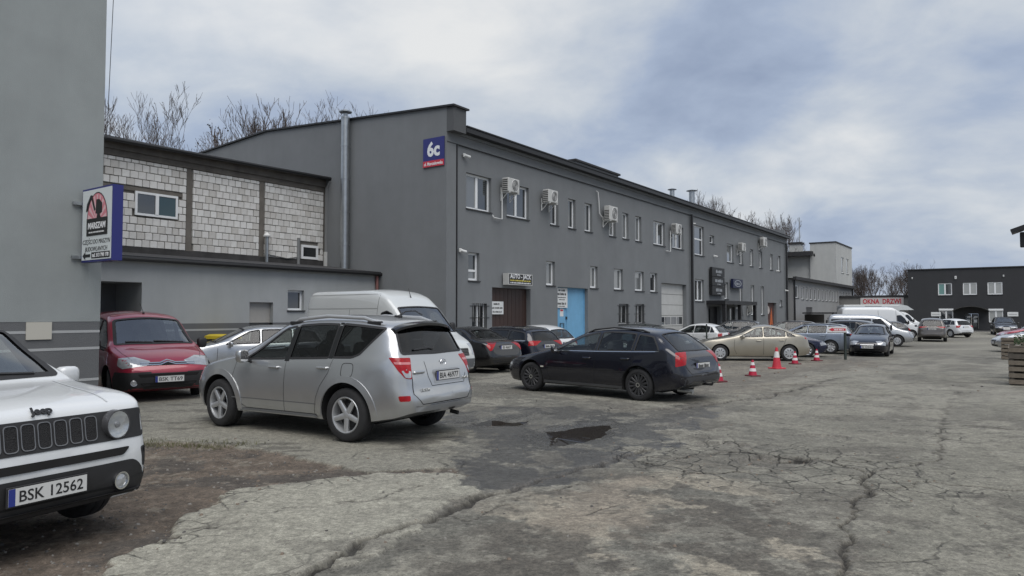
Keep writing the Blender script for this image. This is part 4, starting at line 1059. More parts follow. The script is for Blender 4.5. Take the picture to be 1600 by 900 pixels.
# ---------- far buildings
lowb = empty('low_shed', (*on_facade(49.3), -.3), RZ); tag(lowb, 'low grey shed with a row of narrow windows past the hall', 'building')
FW = lambda t, z, o: (t, -o, z + .3)
wn_ = [(3.2 + k * 1.78, 4.15 + k * 1.78, 3.15, 4.35) for k in range(14)]
wn_.append((.85, 2.1, 3.25, 4.45))
mb = MB(); wall_with_holes(mb, FW, 0, 29, -.3, 5.0, wn_ + [(5.0, 7.6, -.25, 2.4, .12), (19.6, 22.2, -.25, 2.4, .12)], .15)
mb.box(0, .3, .02, 12, 0, 5.3); mb.box(28.7, 29, .02, 12, 0, 5.3); mb.build('wall', m_low, lowb)
for w_ in wn_: add_window(lowb, FW, *w_, 1, recess=.08, pane=PR.choice([0, 1]), fw=.09)
for a in (5.0, 19.6):
    mb = MB(); fbox(mb, FW, a, a + 2.6, -.25, 2.4, -.11, -.08); mb.build('door', simple('grey_door', (.09, .092, .095), .5), lowb)
mb = MB(); mb.add([FW(-.4, 5.05, .4), FW(29.4, 5.05, .4), FW(29.4, 5.6, -12), FW(-.4, 5.6, -12)], [(0, 1, 2, 3)]); fbox(mb, FW, -.4, 29.4, 4.9, 5.2, .12, .42); mb.build('roof', m_roof, lowb)
for t in (.2, 28.9): mb = MB(); mb.tube([FW(t, 4.9, .1), FW(t, -.2, .1)], .08, 8); mb.build('downpipe', m_black, lowb)
tl = empty('light_office_block', (*on_facade(75.0, 1.2), -.3), RZ); tag(tl, 'two-storey pale rendered office block with dark eaves behind the low shed', 'building')
wn_ = [(3.4, 5.0, 7.0, 9.0), (6.6, 8.2, 7.0, 9.0), (3.4, 5.0, 2.9, 4.9), (6.6, 8.2, 2.9, 4.9)]
mb = MB(); wall_with_holes(mb, FW, 0, 10.5, -.3, 10.6, wn_, .15); mb.box(0, .35, .01, 3.0, 0, 10.9); mb.box(10.15, 10.5, .01, 18, 0, 10.9); mb.box(.36, .6, 3.0, 22, 0, 9.9); mb.build('wall', m_light, tl)
for w_ in wn_: add_window(tl, FW, *w_, 1, recess=.08, pane=1, fw=.1)
mb = MB(); mb.box(-.08, 10.6, -.08, 3.1, 10.9, 11.05); mb.box(-1.0, 10.2, 2.6, 22.5, 9.65, 9.9); mb.box(-1.0, -.3, 2.6, 22.5, 9.35, 9.65); mb.build('roof', m_roof, tl)
mb = MB(); mb.tube([(-.1, 2.5, 9.6), (.2, 2.4, 9.0), (.2, 2.4, 0)], .08, 8); mb.build('downpipe', m_black, tl)
mb = MB()
for y in (6.5, 17.5): mb.box(-1.05, -1.0, y, y + 2.4, 9.42, 9.72)
mb.build('eaves_lamp', m_signw, tl)
ck = empty('roof_chimney', (38.3, 95.5, 9.4), RZ); tag(ck, 'square pale roof chimney left on the office block roof', 'chimney')
mb = MB(); mb.box(-.7, .7, -.7, .7, 0, 1.7); mb.build('stack', m_light, ck); mb = MB(); mb.box(-.85, .85, -.85, .85, 1.7, 1.95); mb.build('cap', m_roof, ck)
an = empty('antenna_mast', (38.9, 95.8, 9.4)); tag(an, 'thin vertical antenna mast beside the roof chimney', 'antenna')
mb = MB(); mb.tube([(0, 0, 0), (0, 0, 5.4)], .075, 5); mb.build('mast', m_galv, an); mb = MB(); mb.box(-.3, .3, -.02, .02, 4.9, 4.94); mb.build('crossbar', m_galv, an)
# window-and-door shop
RX = RZ - math.pi / 2                        # local x = NRM: facade seen square-on from the yard
def on_cross(px, py): return (px, py)
ok = empty('window_shop', (37.2, 84.5, -.2), RX); tag(ok, 'low beige shop front with a wide red-lettered sign behind the vans', 'building')
FO = lambda t, z, o: (t, -o, z + .2)
mb = MB(); fbox(mb, FO, 0, 14, -.2, 3.7, -8, 0); mb.build('wall', simple('beige_render', (.27, .255, .23), .9, noise=.06), ok)
mb = MB(); fbox(mb, FO, -.1, 14, 2.5, 3.6, .01, .12); mb.build('fascia', simple('fascia_grey', (.20, .195, .185), .8), ok)
mb = MB(); fbox(mb, FO, -.2, 14.1, 3.62, 3.85, -8, .25); mb.build('roof', m_roof, ok)
so = empty('shop_sign', (37.2 + NRM[0] * 3.9, 84.5 + NRM[1] * 3.9, 2.62), RX); tag(so, 'long white banner reading OKNA DRZWI in red letters', 'sign')
mb = MB(); fbox(mb, A0, 0, 4.4, 0, .98, .14, .22); mb.build('sign_board', simple('banner_white', (.58, .55, .53), .5), so)
place_text(WORD('OKNA  DRZWI', .75, m_red, bold=.02, width=3.9), 'lettering', so, A0, 2.2, .55, .224)
# anthracite office building
DX, DY = 43.0, 77.1
dk = empty('dark_office_building', (DX, DY, -.2), RX); tag(dk, 'flat-roofed two-storey anthracite building with white windows at the far end', 'building')
px_t = lambda px: ((px - 800) / 1110 * DY - DX) / (NRM[0] - (px - 800) / 1110 * NRM[1])
wd = [(px_t(a), px_t(b), z0, z1) for a, b, z0, z1 in ((1466, 1488, 3.72, 4.98), (1505, 1527, 3.72, 4.98), (1543.5, 1567, 3.72, 4.98), (1467, 1489, .87, 2.13), (1544.5, 1567, .87, 2.1))]
dd = (px_t(1506), px_t(1528), -.15, 1.75, .3)
mb = MB(); wall_with_holes(mb, FO, 0, 17, -.2, 6.45, wd + [dd], .12); mb.box(0, .3, .01, 14, 0, 6.65); mb.box(16.7, 17, .01, 14, 0, 6.65); mb.build('wall', m_anthr, dk)
mb = MB(); fbox(mb, FO, -.1, 17.1, 6.46, 6.56, -14, .1); mb.build('roof', m_roof, dk)
for k, w_ in enumerate(wd):
    add_window(dk, FO, *w_, 2, recess=.05, pane=[m_teal, 0] if k == 0 else ([0, 0] if k == 3 else m_blind), fw=.09, sill=True, shutter=k > 2)
a, b = dd[:2]
for k in range(2):
    m0 = a + (b - a) * k / 2
    mb = MB(); fbox(mb, FO, m0 + .02, m0 + (b - a) / 2 - .02, -.15, 1.73, -.25, -.2); q_ = mb.build('door', m_dkdoor, dk)
    mb = MB(); fbox(mb, FO, m0 + .12, m0 + (b - a) / 2 - .12, 0.0, 1.6, -.199, -.19); q2 = mb.build('door_pane', m_pane[1], q_)
    mb = MB(); fbox(mb, FO, m0 + .2, m0 + .5, .85, 1.15, -.189, -.185); fbox(mb, FO, m0 + .25, m0 + .55, 1.35, 1.5, -.189, -.185); mb.build('door_sticker', m_signw, q_)
mb = MB(); cm = (a + b) / 2
arc = [(cm + 1.6 * math.sin(q) / math.sin(.82), 2.0 + 1.5 * (math.cos(q) - math.cos(.82))) for q in np.linspace(-.82, .82, 15)]
for (x0, z0), (x1, z1) in zip(arc, arc[1:]):
    mb.add([FO(x0, z0, 0), FO(x1, z1, 0), FO(x1, z1, 1.3), FO(x0, z0, 1.3), FO(x0, z0 + .07, 0), FO(x1, z1 + .07, 0), FO(x1, z1 + .07, 1.3), FO(x0, z0 + .07, 1.3)], [(0, 1, 2, 3), (7, 6, 5, 4), (2, 6, 7, 3), (3, 7, 4, 0), (1, 5, 6, 2)])
mb.build('arched_canopy', simple('canopy_metal', (.05, .048, .045), .4), dk)
mb = MB(); fbox(mb, FO, cm - 2.4, cm + 2.4, -.2, .0, 0, 1.6); mb.build('door_step', simple('step_concrete', (.16, .155, .15), .9), dk)
mb = MB(); fbox(mb, FO, 0, 17, -.2, .12, .0, .05); mb.build('plinth', simple('plinth_dark', (.025, .025, .027), .8), dk)
for t, z, s_, lab in ((px_t(1494), 5.55, .16, 'small white alarm box high on the anthracite facade'), (px_t(1426), 5.6, .1, 'tiny white camera at the left corner of the anthracite building'), (px_t(1569), 5.6, .1, 'tiny white camera above the last upper window of the anthracite building')):
    o = empty('wall_unit', (DX + NRM[0] * t, DY + NRM[1] * t, z), RX); tag(o, lab, 'wall unit')
    mb = MB(); mb.cbox(-s_ * .6, s_ * .6, -.1, 0, -s_, s_, .02); mb.build('casing', m_white, o); mb = MB(); mb.box(-.02, .02, -.13, -.1, -.02, .02); mb.build('lens', m_black, o)
for t, lab in ((px_t(1462), 'white name plate left of the lower window by the white car'), (px_t(1582), 'white name plate above the black parked car')):
    o = empty('name_plate', (DX + NRM[0] * t, DY + NRM[1] * t, 1.7), RX); tag(o, lab, 'sign')
    mb = MB(); mb.cbox(-.45, .45, -.05, 0, -.22, .22, .01); mb.build('sign_board', m_signw, o); mb = MB(); mb.box(-.35, .35, -.055, -.051, -.04, .02); mb.build('sign_line', simple('plate_grey', (.3, .3, .3)), o)
# ------------------------------------------------------------------ vehicles
m_tyre = simple('tyre_rubber', (0.022, 0.022, 0.023), 0.85, noise=.25, nscale=10, bump=.2, bscale=90)
m_alloy = simple('alloy', (0.52, 0.53, 0.54), 0.34, metal=.6)
m_alloy_d = simple('dark_rim', (0.035, 0.035, 0.037), 0.5)
m_well = simple('wheel_well', (0.008, 0.008, 0.008), 0.95)
m_trim = simple('black_plastic', (0.018, 0.018, 0.019), 0.6, noise=.2, nscale=12)
m_gloss = simple('gloss_black', (0.008, 0.008, 0.009), 0.12, coat=.6)
m_cabin = simple('cabin_lining', (0.022, 0.022, 0.024), 0.85)
m_seat = simple('seat_cloth', (0.045, 0.046, 0.05), 0.9)
m_seam = simple('panel_gap', (0.012, 0.012, 0.012), 0.9)
m_chrome = simple('chrome', (0.62, 0.63, 0.64), 0.12, metal=1.0)
m_lamp = simple('lamp_clear', (0.42, 0.43, 0.44), 0.08, metal=.35, coat=1.0, noise=.18, nscale=14)
m_lens_d = simple('lamp_dark', (0.05, 0.052, 0.055), 0.06, coat=1.0)
m_tail = simple('lamp_red', (0.30, 0.004, 0.008), 0.2, spec=.3, coat=.35, noise=.35, nscale=22)
m_amber = simple('lamp_amber', (0.55, 0.18, 0.02), 0.15, coat=1.0)
m_plate = simple('number_plate', (0.60, 0.60, 0.58), 0.45)
m_eu = simple('plate_blue', (0.02, 0.035, 0.22), 0.45)
g_clear = glass('car_glass', (0.74, 0.80, 0.78))
g_mid = glass('car_glass_mid', (0.40, 0.43, 0.43))
g_dark = glass('car_glass_tinted', (0.10, 0.105, 0.11))
g_wind = glass('windscreen_glass', (0.74, 0.78, 0.77), 1.0, 0.20)

def gsmooth(pts, lo, hi, sig=.03, step=.01):
    n = int(round((hi - lo) / step)) + 1
    s = np.linspace(lo, hi, n); v = np.interp(s, [p[0] for p in pts], [p[1] for p in pts])
    if sig > 0:
        k = int(3 * sig / step); w = np.exp(-.5 * (np.arange(-k, k + 1) * step / sig) ** 2); w /= w.sum()
        e = np.concatenate([2 * v[0] - v[k:0:-1], v, 2 * v[-1] - v[-2:-k - 2:-1]])
        v = np.convolve(e, w, 'valid')
    return lambda q: np.interp(q, s, v)
def round_poly(poly, r, n=3):
    out = []; m = len(poly)
    for i in range(m):
        p, a, b = Vector(poly[i]), Vector(poly[i - 1]), Vector(poly[(i + 1) % m])
        d1, d2 = (a - p), (b - p); k = min(r, d1.length * .45, d2.length * .45)
        if k < 1e-4: out.append(tuple(p)); continue
        p1, p2 = p + d1.normalized() * k, p + d2.normalized() * k
        for j in range(n + 1):
            t = j / n; out.append(tuple(p1 * (1 - t) ** 2 + p * 2 * t * (1 - t) + p2 * t * t))
    return out
def densify(pts, d, closed=True):
    out = []; n = len(pts)
    for i in range(n if closed else n - 1):
        a, b = Vector(pts[i]), Vector(pts[(i + 1) % n]); k = max(1, int((b - a).length / d))
        out += [tuple(a.lerp(b, j / k)) for j in range(k)]
    if not closed: out.append(tuple(pts[-1]))
    return out

class Car:
    def __init__(s, name, label, cat, pos, head, spec, paint_mat, group=None, fine=1.0, cabin=True, z=None):
        """pos = middle of the wheelbase on the ground, head = travel direction (x, y)"""
        s.sp = sp = spec; s.paint = paint_mat; s.fine = fine
        L, W = sp['L'], sp['W']; s.L, s.W = L, W
        s.xf = sp['fo'] + sp['wb'] / 2
        s.axles = (sp['wb'] / 2, -sp['wb'] / 2)
        a = math.atan2(head[1], head[0])
        s.root = empty(name, (pos[0], pos[1], G(*pos) + .012 if z is None else z), a)
        tag(s.root, label, cat, group)
        s.top = gsmooth(sp['top'], 0, L, sp.get('sig', .035)); s.belt = gsmooth(sp['belt'], 0, L, .05)
        s.bot = gsmooth(sp['bot'], 0, L, .05)
        hw = [(q, w * W / 2) for q, w in sp['plan']]; s.hw = gsmooth(hw, 0, L, .03)
        s.fx = lambda z: np.interp(z, [p[0] for p in sp['nose']], [p[1] for p in sp['nose']])
        s.rx = lambda z: np.interp(z, [p[0] for p in sp['tail']], [p[1] for p in sp['tail']])
        s.lean = sp.get('lean', .30); s.crown = sp.get('crown', .045)
        s.full = s.solid()
        me = s.full; bm = bmesh.new(); bm.from_mesh(me); s.bvh = BVHTree.FromBMesh(bm); bm.free()
        s.arch_r = sp.get('arch', sp['R'] + .055)
        s.cut = []; s.cabin = cabin; s.glasses = []
    def xform(s, q, y, z):
        x = s.xf - q
        x -= s.fx(z) * max(0, 1 - q / .9) ** 1.5
        x += s.rx(z) * max(0, 1 - (s.L - q) / .7) ** 1.5
        return x
    def ring(s, q):
        zt, zb, w = float(s.top(q)), float(s.bot(q)), float(s.hw(q))
        zs = min(float(s.belt(q)), zt - .025); zs = max(zs, zb + .12)
        h = zs - zb; pr = s.sp.get('side', [(0, .93), (.1, .965), (.22, .985), (.4, .997), (.56, 1.0), (.66, .992), (.76, .995), (.88, .985), (1, .955)])
        pts = [(0, zb), (.55 * w, zb), (.84 * w, zb + .004)]
        for v in (.03, .1, .2, .32, .44, .56, .64, .70, .78, .88, .95, 1.0):
            pts.append((w * np.interp(v, [a for a, _ in pr], [b for _, b in pr]), zb + h * v))
        g = zt - zs; wsh = pts[-1][0]; k = min(1, max(0, (g - .14) / .3)); k = k * k * (3 - 2 * k)
        wr = max(.25 * w, wsh - .02 - s.lean * g); c = min(.14, .45 * g); cr = min(s.crown, .5 * g)
        up = [(wsh - .006, zs + .004 * k + .003), (wsh - .018, zs + .012)]
        za = zt - cr - c
        for t in (.25, .5, .75, 1.0):
            b = .012 * math.sin(math.pi * t); up.append((wsh - .02 + (wr - wsh + .02) * t + b, zs + .012 + (za - zs - .012) * t))
        for t in (.25, .5, .75, 1.0):
            an = t * math.pi / 2; up.append((wr - (1 - math.cos(an)) * c * 1.1, za + math.sin(an) * c))
        y1 = wr - c * 1.1
        for t in (.75, .5, .25, 0): up.append((y1 * t, zt - cr * t * t))
        el = []
        n = len(up)
        for i in range(n):
            an = (i + 1) / n * math.pi / 2; e = s.sp.get('hood_e', .62)
            el.append((wsh * max(0, math.cos(an)) ** e, zs + g * math.sin(an) ** e))
        for (a, b), (c_, d) in zip(up, el): pts.append((a * k + c_ * (1 - k), b * k + d * (1 - k)))
        pts[-1] = (0, zt)
        return pts
    def solid(s):
        L = s.L; f = np.linspace(0, L, 800); z = s.top(f)
        arc = np.concatenate([[0], np.cumsum(np.hypot(np.diff(f), np.diff(z)))])
        n = int(arc[-1] / (.055 * s.fine)); st = np.interp(np.linspace(0, arc[-1], n), arc, f)
        st = np.unique(np.concatenate([st, [.012, .03, .055, L - .055, L - .03, L - .012]]))
        rings = []
        Rr = s.sp['R']; ar = s.sp.get('arch', Rr + .055); fl = s.sp.get('flare', .016)
        def full(q, half):
            out = []
            pts = half + [(-y, z) for y, z in half[-2:0:-1]]
            for y, z in pts:
                x = s.xform(q, y, z)
                for ax in s.axles:
                    d = math.hypot(x - ax, z - Rr)
                    if abs(y) > .6 * s.W / 2 and d < ar + .16 and z < s.sp['R'] * 2 + .35:
                        t = max(0, 1 - max(0, d - ar - .05) / .11); y += math.copysign(fl * t * t * (3 - 2 * t), y)
                out.append((x, y, z))
            return out
        halves = [(q, s.ring(q)) for q in st]
        def cap(q, half, bul, sgn):
            zc = (half[0][1] + half[-1][1]) / 2; res = []
            for f_ in (.22, .5, .78):
                hh = [(y * f_, zc + (z - zc) * f_) for y, z in half]; r_ = full(q, hh)
                res.append([(x + sgn * bul * (1 - f_ * f_), y, z) for x, y, z in r_])
            return res
        bl = s.sp.get('bulge', .03)
        rings = cap(0, halves[0][1], bl, 1) + [full(q, h) for q, h in halves] + cap(L, halves[-1][1], bl * .6, -1)[::-1]
        gr = np.array(rings)
        for _ in range(s.sp.get('relax', 3)):       # fair the skin: no kinks between stations
            a_ = gr.copy()
            a_[2:-2] = .5 * gr[2:-2] + .25 * (gr[1:-3] + gr[3:-1])
            a_ = .6 * a_ + .2 * (np.roll(a_, 1, 1) + np.roll(a_, -1, 1))
            a_[:, :4] = gr[:, :4]; a_[:, -3:] = gr[:, -3:]
            gr = a_
        rings = [[tuple(p) for p in r] for r in gr]
        m = len(rings[0]); mb = MB(); fs = []
        vs = [p for r in rings for p in r]
        for i in range(len(rings) - 1):
            for k in range(m): fs.append((i * m + k, i * m + (k + 1) % m, (i + 1) * m + (k + 1) % m, (i + 1) * m + k))
        fs.append(tuple(range(m))); fs.append(tuple(range(len(vs) - m, len(vs)))[::-1])
        mb.add(vs, fs)
        return mb.mesh('body', s.paint, True, 40)
    # ---- projection frames
    def side(s, sg): return lambda p: (Vector((s.xf - p[0], sg * 2.0, p[1])), Vector((0, -sg, 0)))
    def front(s): return lambda p: (Vector((s.xf + 1, p[0], p[1])), Vector((-1, 0, 0)))
    def rear(s): return lambda p: (Vector((s.xf - s.L - 1, p[0], p[1])), Vector((1, 0, 0)))
    def above(s): return lambda p: (Vector((s.xf - p[0], p[1], 3.5)), Vector((0, 0, -1)))
    def slope(s, q0, q1):
        """plane through the centre line between stations q0 and q1; 2D = (y, distance up the slope)"""
        a = Vector((s.xform(q0, 0, float(s.top(q0))), 0, float(s.top(q0)))); b = Vector((s.xform(q1, 0, float(s.top(q1))), 0, float(s.top(q1))))
        e = (b - a).normalized(); nn = Vector((0, 1, 0)).cross(e); nn = nn if nn.z > 0 else -nn
        return (lambda p: (a + Vector((0, 1, 0)) * p[0] + e * p[1] + nn * .8, -nn)), (b - a).length, a, e, nn
    def hit(s, fr, p, off):
        o, d = fr(p); h = s.bvh.ray_cast(o, d)
        if h[0] is None: h = s.bvh.find_nearest(o + d * 1.0)
        return h[0] - d * off
    def patch(s, name, poly, fr, mat, off=.004, thick=.02, parent=None, r=.02, res=.08, smooth=True, hole=None):
        pl = round_poly(poly, r) if r else list(poly)
        pl = densify(pl, res)
        n = len(pl); xs_ = [p[0] for p in pl]; ys_ = [p[1] for p in pl]
        pts = [Vector(p) for p in pl]
        nx, ny = int((max(xs_) - min(xs_)) / res), int((max(ys_) - min(ys_)) / res)
        for i in range(1, nx + 1):
            for j in range(1, ny + 1):
                c = (min(xs_) + (max(xs_) - min(xs_)) * i / (nx + 1), min(ys_) + (max(ys_) - min(ys_)) * j / (ny + 1))
                ins = False; dm = 9
                for k in range(n):
                    (ax, ay), (bx, by) = pl[k], pl[(k + 1) % n]
                    if (ay > c[1]) != (by > c[1]) and c[0] < (bx - ax) * (c[1] - ay) / (by - ay) + ax: ins = not ins
                    dm = min(dm, (ax - c[0]) ** 2 + (ay - c[1]) ** 2)
                if ins and dm > (res * .35) ** 2: pts.append(Vector(c))
        vo, _, fo_, *_ = delaunay_2d_cdt(pts, [(i, (i + 1) % n) for i in range(n)], [], 1, 1e-6)
        top_ = [s.hit(fr, (v.x, v.y), off) for v in vo]
        mb = MB(); mb.add(top_, fo_)
        if thick:
            d = [fr((v.x, v.y))[1] for v in vo]; m = len(vo)
            mb.add([t + dd * thick for t, dd in zip(top_, d)], [])
            cnt = {}
            for f in fo_:
                for i in range(len(f)):
                    e = (f[i], f[(i + 1) % len(f)]); cnt[tuple(sorted(e))] = cnt.get(tuple(sorted(e)), 0) + 1
            for (a, b), c in cnt.items():
                if c == 1: mb.f.append((a, b, b + m, a + m)); mb.m.append(0)
        return mb.build(name, mat, parent or s.root, smooth=smooth, angle=40)
    def strip(s, name, line, fr, mat, w=.008, off=.0025, closed=False, parent=None, res=.06, thick=0.0):
        pl = densify(line, res, closed); n = len(pl); mb = MB(); vs = []
        for i, p in enumerate(pl):
            a = Vector(pl[i - 1 if (i or closed) else 0]); b = Vector(pl[(i + 1) % n if (closed or i < n - 1) else i])
            d = (b - a).normalized() if (b - a).length > 1e-9 else Vector((1, 0)); nn = Vector((-d.y, d.x)) * w / 2; q = Vector(p)
            vs += [s.hit(fr, tuple(q + nn), off), s.hit(fr, tuple(q - nn), off)]
        fs = [(2 * i, 2 * i + 1, 2 * ((i + 1) % n) + 1, 2 * ((i + 1) % n)) for i in range(n if closed else n - 1)]
        mb.add(vs, fs)
        if thick:
            d = fr(pl[0])[1] * thick; m = len(vs); mb.add([v + d for v in vs], [])
            for f in list(fs): mb.f += [(f[0], f[3], f[3] + m, f[0] + m), (f[1], f[2], f[2] + m, f[1] + m)]; mb.m += [0, 0]
        return mb.build(name, mat, parent or s.root, smooth=True, angle=50)
    # ---- glazing
    def side_glass(s, polys, mats, seal=m_trim, chrome=None):
        for poly, mt in zip(polys, mats):
            pl = round_poly(poly, .035)
            if s.cabin:
                c = MB(); c.prism(pl, -1.6, 1.6, lambda a, b, h: (s.xf - a, h, b)); s.cut.append(('side', c))
            for sg in (1, -1):
                w = s.patch('window', poly, s.side(sg), mt if s.cabin else m_gloss, -.006 if s.cabin else .003, 0.0 if s.cabin else .01, r=.035)
                s.strip('window_seal', pl, s.side(sg), seal, .03, .003, True, parent=w)
    def screen(s, name, q0, q1, y0, y1, mat, b0=.0, wiper=False, seal=.05):
        fr, ln, a, e, nn = s.slope(q0, q1)
        poly = [(-y0, b0), (0, b0 - .02), (y0, b0), (y1, ln), (0, ln + .015), (-y1, ln)]
        pl = round_poly(poly, .05)
        if s.cabin:
            c = MB(); c.prism(pl, -.22, .25, lambda u_, v_, h: tuple(a + Vector((0, 1, 0)) * u_ + e * v_ + nn * h)); s.cut.append((name, c))
        w = s.patch(name, poly, fr, mat if s.cabin else m_gloss, -.006 if s.cabin else .003, 0 if s.cabin else .01, r=.05)
        s.strip(name + '_seal', pl, fr, m_trim, seal, .006, True, parent=w)
        if wiper:
            for k, (ya, yb) in enumerate(((y0 * .75, -.02), (-.05, -y0 * .75))):
                s.strip('wiper', [(ya, .03), (yb, .07)], fr, m_trim, .02, .02, parent=w, thick=.02)
        return w
    def finish(s, seats=True):
        """cut wheel arches, cabin and window openings, then place the shell"""
        me = s.full; o = bpy.data.objects.new('body', me); link(o, s.root)
        me.materials.append(m_well); me.materials.append(m_cabin)
        tmp = []
        def use(mb, mat):
            cm = mb.mesh('cut', [s.paint, m_well, m_cabin])
            cm.polygons.foreach_set('material_index', [mat] * len(cm.polygons))
            c = bpy.data.objects.new('cut', cm); COL.objects.link(c); c.parent = s.root; tmp.append(c)
            md = o.modifiers.new('b', 'BOOLEAN'); md.operation = 'DIFFERENCE'; md.solver = 'MANIFOLD'; md.object = c
            return c
        c = MB(); wy = s.W / 2
        for ax in s.axles:
            for sg in (1, -1):
                M = Matrix.Translation((ax, sg * (wy - .30), s.sp['R'] + .01)) @ Matrix.Rotation(R(-90 * sg), 4, 'X')
                n = 36; rr = s.arch_r
                c.add([tuple(M @ Vector((rr * math.cos(2 * math.pi * k / n), rr * math.sin(2 * math.pi * k / n), h))) for h in (0, .6) for k in range(n)],
                      [tuple(range(n))[::-1], tuple(range(n, 2 * n))] + [(k, (k + 1) % n, n + (k + 1) % n, n + k) for k in range(n)])
        use(c, 1)
        if s.cabin:
            q0, q1 = s.sp['cab']; qs = np.linspace(q0, q1, 26); c = MB(); rg = []
            for q in qs:
                zt, zb, w = float(s.top(q)), float(s.belt(q)), float(s.hw(q)); g = max(.02, zt - zb)
                wr = w * .955 - .02 - s.lean * g; t = zt - .055
                f = zb - .38; y0 = w - .13; y1 = max(.3, min(y0, wr - .055))
                t = max(t, f + .1); zb_ = min(zb, t - .02)
                rg.append([(s.xform(q, y, z), y, z) for y, z in ((-y0, f), (y0, f), (y0, zb_), (y1, max(zb_ + .01, t - .06)), (y1 * .6, t - .01), (-y1 * .6, t - .01), (-y1, max(zb_ + .01, t - .06)), (-y0, zb_))])
            m = 8; fs = [tuple(range(m)), tuple(range(len(rg) * m - m, len(rg) * m))[::-1]]
            for i in range(len(rg) - 1):
                for k in range(m): fs.append((i * m + k, i * m + (k + 1) % m, (i + 1) * m + (k + 1) % m, (i + 1) * m + k))
            c.add([p for r_ in rg for p in r_], fs); use(c, 2)
            sides = [mb for k, mb in s.cut if k == 'side']; ends = [mb for k, mb in s.cut if k != 'side']
            for grp in (sides, ends):
                if grp:
                    c = MB()
                    for mb in grp: c.add(mb.v, mb.f)
                    use(c, 2)
        bpy.context.view_layer.update()
        dg = bpy.context.evaluated_depsgraph_get()
        new = bpy.data.meshes.new_from_object(o.evaluated_get(dg), preserve_all_data_layers=False, depsgraph=dg)
        ok_ = len(new.polygons) > 200
        o.modifiers.clear()
        if ok_:
            if len(new.materials) < 3:
                new.materials.clear()
                for m_ in (s.paint, m_well, m_cabin): new.materials.append(m_)
            # lining faces: anything well inside the skin
            new.polygons.foreach_set('use_smooth', [True] * len(new.polygons)); new.set_sharp_from_angle(angle=R(38))
            n = len(new.polygons); ce = np.empty(n * 3); new.polygons.foreach_get('center', ce); ce = ce.reshape(-1, 3)
            mi = np.empty(n, np.int32); new.polygons.foreach_get('material_index', mi)
            for i in range(n):
                h = s.bvh.find_nearest(Vector(ce[i]))
                if h[3] is not None and h[3] > .004:
                    wl_ = min(math.hypot(ce[i][0] - ax, ce[i][2] - s.sp['R'] - .01) for ax in s.axles) < s.arch_r + .004 and ce[i][2] < s.sp['R'] + s.arch_r + .03
                    mi[i] = 1 if wl_ else 2
                else: mi[i] = 0
            new.polygons.foreach_set('material_index', mi)
            o.data = new; new.name = 'body'
        else: print('BOOLEAN FAILED', s.root.name)
        for c in tmp: bpy.data.objects.remove(c)
        s.body = o
        if s.cabin and seats: s.seats()
        return s
    def seats(s):
        if not s.sp.get('seats', True): return
        sp = s.sp; q0, q1 = sp['cab']; mb = MB()
        cow = q0 + .25
        xs_ = [cow + .95] + ([cow + 1.85] if q1 - q0 > 2.2 else [])
        for k, q in enumerate(xs_):
            zb = float(s.belt(q)); f = zb - .38
            for y in ((-.36, .36) if k == 0 else (-.42, 0, .42)):
                M = Matrix.Translation((s.xf - q - .05, y, f)) @ Matrix.Rotation(R(-14), 4, 'Y')
                hgt = min(.62, float(s.top(q + .2)) - f - .3)
                mb.cbox(-.07, .07, -.24 if k == 0 else -.2, .24 if k == 0 else .2, 0, hgt, .05, M=M)
                mb.cbox(-.05, .05, -.13, .13, hgt + .03, hgt + .2, .035, M=M)
        mb.build('seat', m_seat, s.root)
        zb = float(s.belt(cow + .3)); mb = MB()
        M = Matrix.Translation((s.xf - cow - .55, .36, zb + .0)) @ Matrix.Rotation(R(-66), 4, 'Y')
        mb.lathe([(.185 + .014 * math.cos(a), .014 * math.sin(a)) for a in np.linspace(0, 5.5, 7)], 20, M=M, closed=True); mb.box(-.18, .18, -.02, .02, -.015, .015, M=M); mb.box(-.05, .05, -.06, .06, -.03, .02, M=M)
        mb.build('steering_wheel', m_trim, s.root, smooth=True)
        mb = MB(); mb.cbox(s.xf - cow - .42, s.xf - cow + .05, -.62, .62, zb - .3, zb + .02, .05); mb.build('dashboard', m_trim, s.root)
    # ---- fittings
    def wheels(s, style='multi', rim=None, n=10, tw=.215, rimr=.66, front_turn=0.0, cap_mat=None):
        Rr = s.sp['R']; rr = Rr * rimr; rim = rim or m_alloy
        ty = MB(); h = tw / 2
        ty.lathe([(rr, -h * .8), (rr + .01, -h * .96), (Rr - .05, -h), (Rr - .018, -h * .88), (Rr - .004, -h * .7), (Rr, -h * .35), (Rr - .006, -h * .3), (Rr, -h * .25), (Rr, h * .25), (Rr - .006, h * .3), (Rr, h * .35), (Rr - .004, h * .7), (Rr - .018, h * .88), (Rr - .05, h), (rr + .01, h * .96), (rr, h * .8)], 40, closed=True)
        tym = ty.mesh('tyre', m_tyre, True, 50)
        rm = MB(); rm.lathe([(rr, -h * .8), (rr + .004, h * .86), (rr - .006, h * .93), (rr - .02, h * .88), (rr - .03, h * .6), (rr - .035, -h * .5)], 40)
